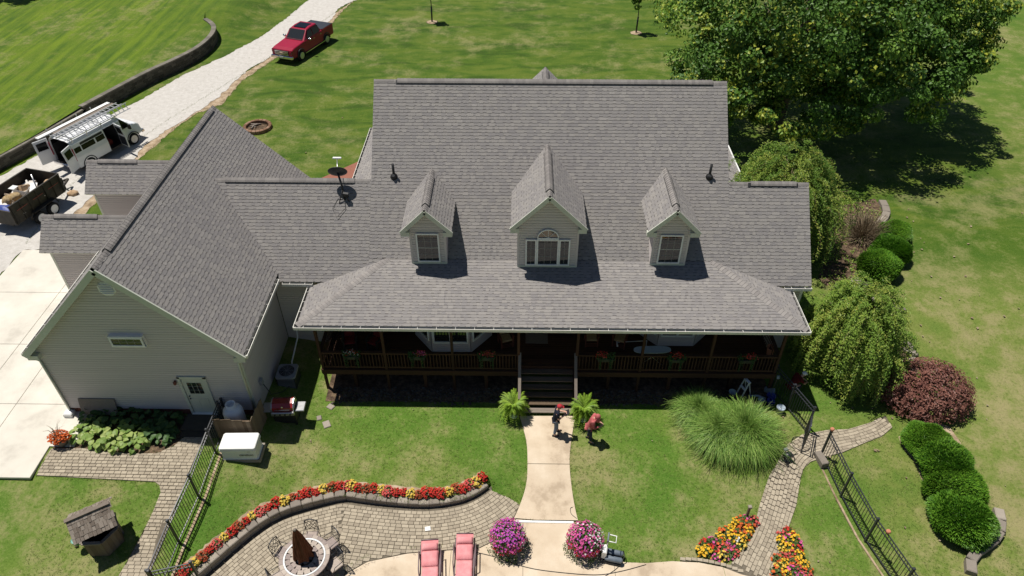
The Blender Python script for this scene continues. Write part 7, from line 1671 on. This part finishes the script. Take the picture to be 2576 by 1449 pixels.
# ---- tools and buckets in the shade by the right porch corner
Q = lambda x, y: ((2040 + x / 5.175) * .8944, (1060 + y / 5.175) * .8944)
M_['bluepl'] = pm('blue_plastic', [(.015, .03, .22), (.03, .05, .32)], 4, .45, tint=False); M_['greypl'] = pm('grey_blue_plastic', [(.30, .36, .42), (.38, .44, .5)], 4, .5, tint=False)
def bucket(label, u, v, mat, r_=.16, h=.36, tip=None):
    p = gp(u, v); t = thing('bucket', label, 'bucket', p, u, 'buckets by the right porch corner')
    Mx = Matrix() if tip is None else Matrix.Translation((0, 0, r_)) @ Euler((R(tip), 0, .4)).to_matrix().to_4x4()
    MB().lathe([(.0, .01), (r_ * .82, .0), (r_, h), (r_ * 1.06, h), (r_ * .96, h - .01), (r_ * .8, .03), (0, .03)], n=18).build('pail', M_[mat], t, Mx); MB().tube([(r_ * math.cos(R(a)), -.08 - .05 * math.sin(R(a)), h - .02 + .1 * math.sin(R(a))) for a in range(0, 181, 30)], .006, 4).build('handle', M_['steel'], t, Mx)
bucket('grey bucket standing alone left of the tools behind the ornamental grass', *Q(85, 300), 'greypl'); bucket('tipped pale bucket lying on its side near the fence', *Q(570, 215), 'greypl', tip=75); bucket('dark blue bucket beside the tipped bucket', *Q(650, 340), 'bluepl', .19, .3); bucket('second blue bucket stacked in front of the dark blue one', *Q(640, 420), 'bluepl', .17, .3); bucket('pale grey blue bucket nearest the open gate', *Q(785, 520), 'greypl', .17, .34); bucket('half hidden grey bucket among the grass blades', *Q(505, 400), 'greypl', .14, .3)
p = gp(*Q(260, 250)); af = thing('step_stool', 'white folding step stool behind the ornamental grass', 'step stool', p, .4)
for s in (-1, 1): MB().bar((-.22, s * .16, 0), (0, s * .14, .85), .05, .03).build('leg', M_['white'], af); MB().bar((.24, s * .16, 0), (0, s * .14, .85), .05, .03).build('leg', M_['white'], af)
MB().box((0, 0, .85), (.12, .36, .04)).build('top_step', M_['white'], af); MB().box((-.12, 0, .45), (.1, .32, .03)).build('step', M_['white'], af)
a, b = gp(*Q(340, 300)), gp(*Q(575, 350)); tag(MB().tube([a + Vector((0, 0, .1)), (a + b) / 2 + Vector((0, 0, .22)), b + Vector((0, 0, .15))], .045, 8).build('drain_pipe', M_['greypl']), 'pale curved drain pipe lying between the buckets', 'pipe', None, 'thing')
p = gp(*Q(655, 260)); bm_ = thing('scrub_brush', 'long handled scrub brush leaning up from the blue bucket', 'brush', p); MB().tube([(0, 0, .05), (.12, .1, .95)], .014, 6).build('handle', M_['fencewood'], bm_); MB().box((.13, .1, 1.0), (.12, .08, .16), bev=.02).build('head', M_['greypl'], bm_)
p = gp(*Q(330, 215)); tag(MB().lathe([(.1, 0), (.11, .12), (.12, .12), (.1, .1)], p, 14).build('paint_tray', M_['black']), 'small dark paint pot next to the step stool', 'pot', None, 'thing')
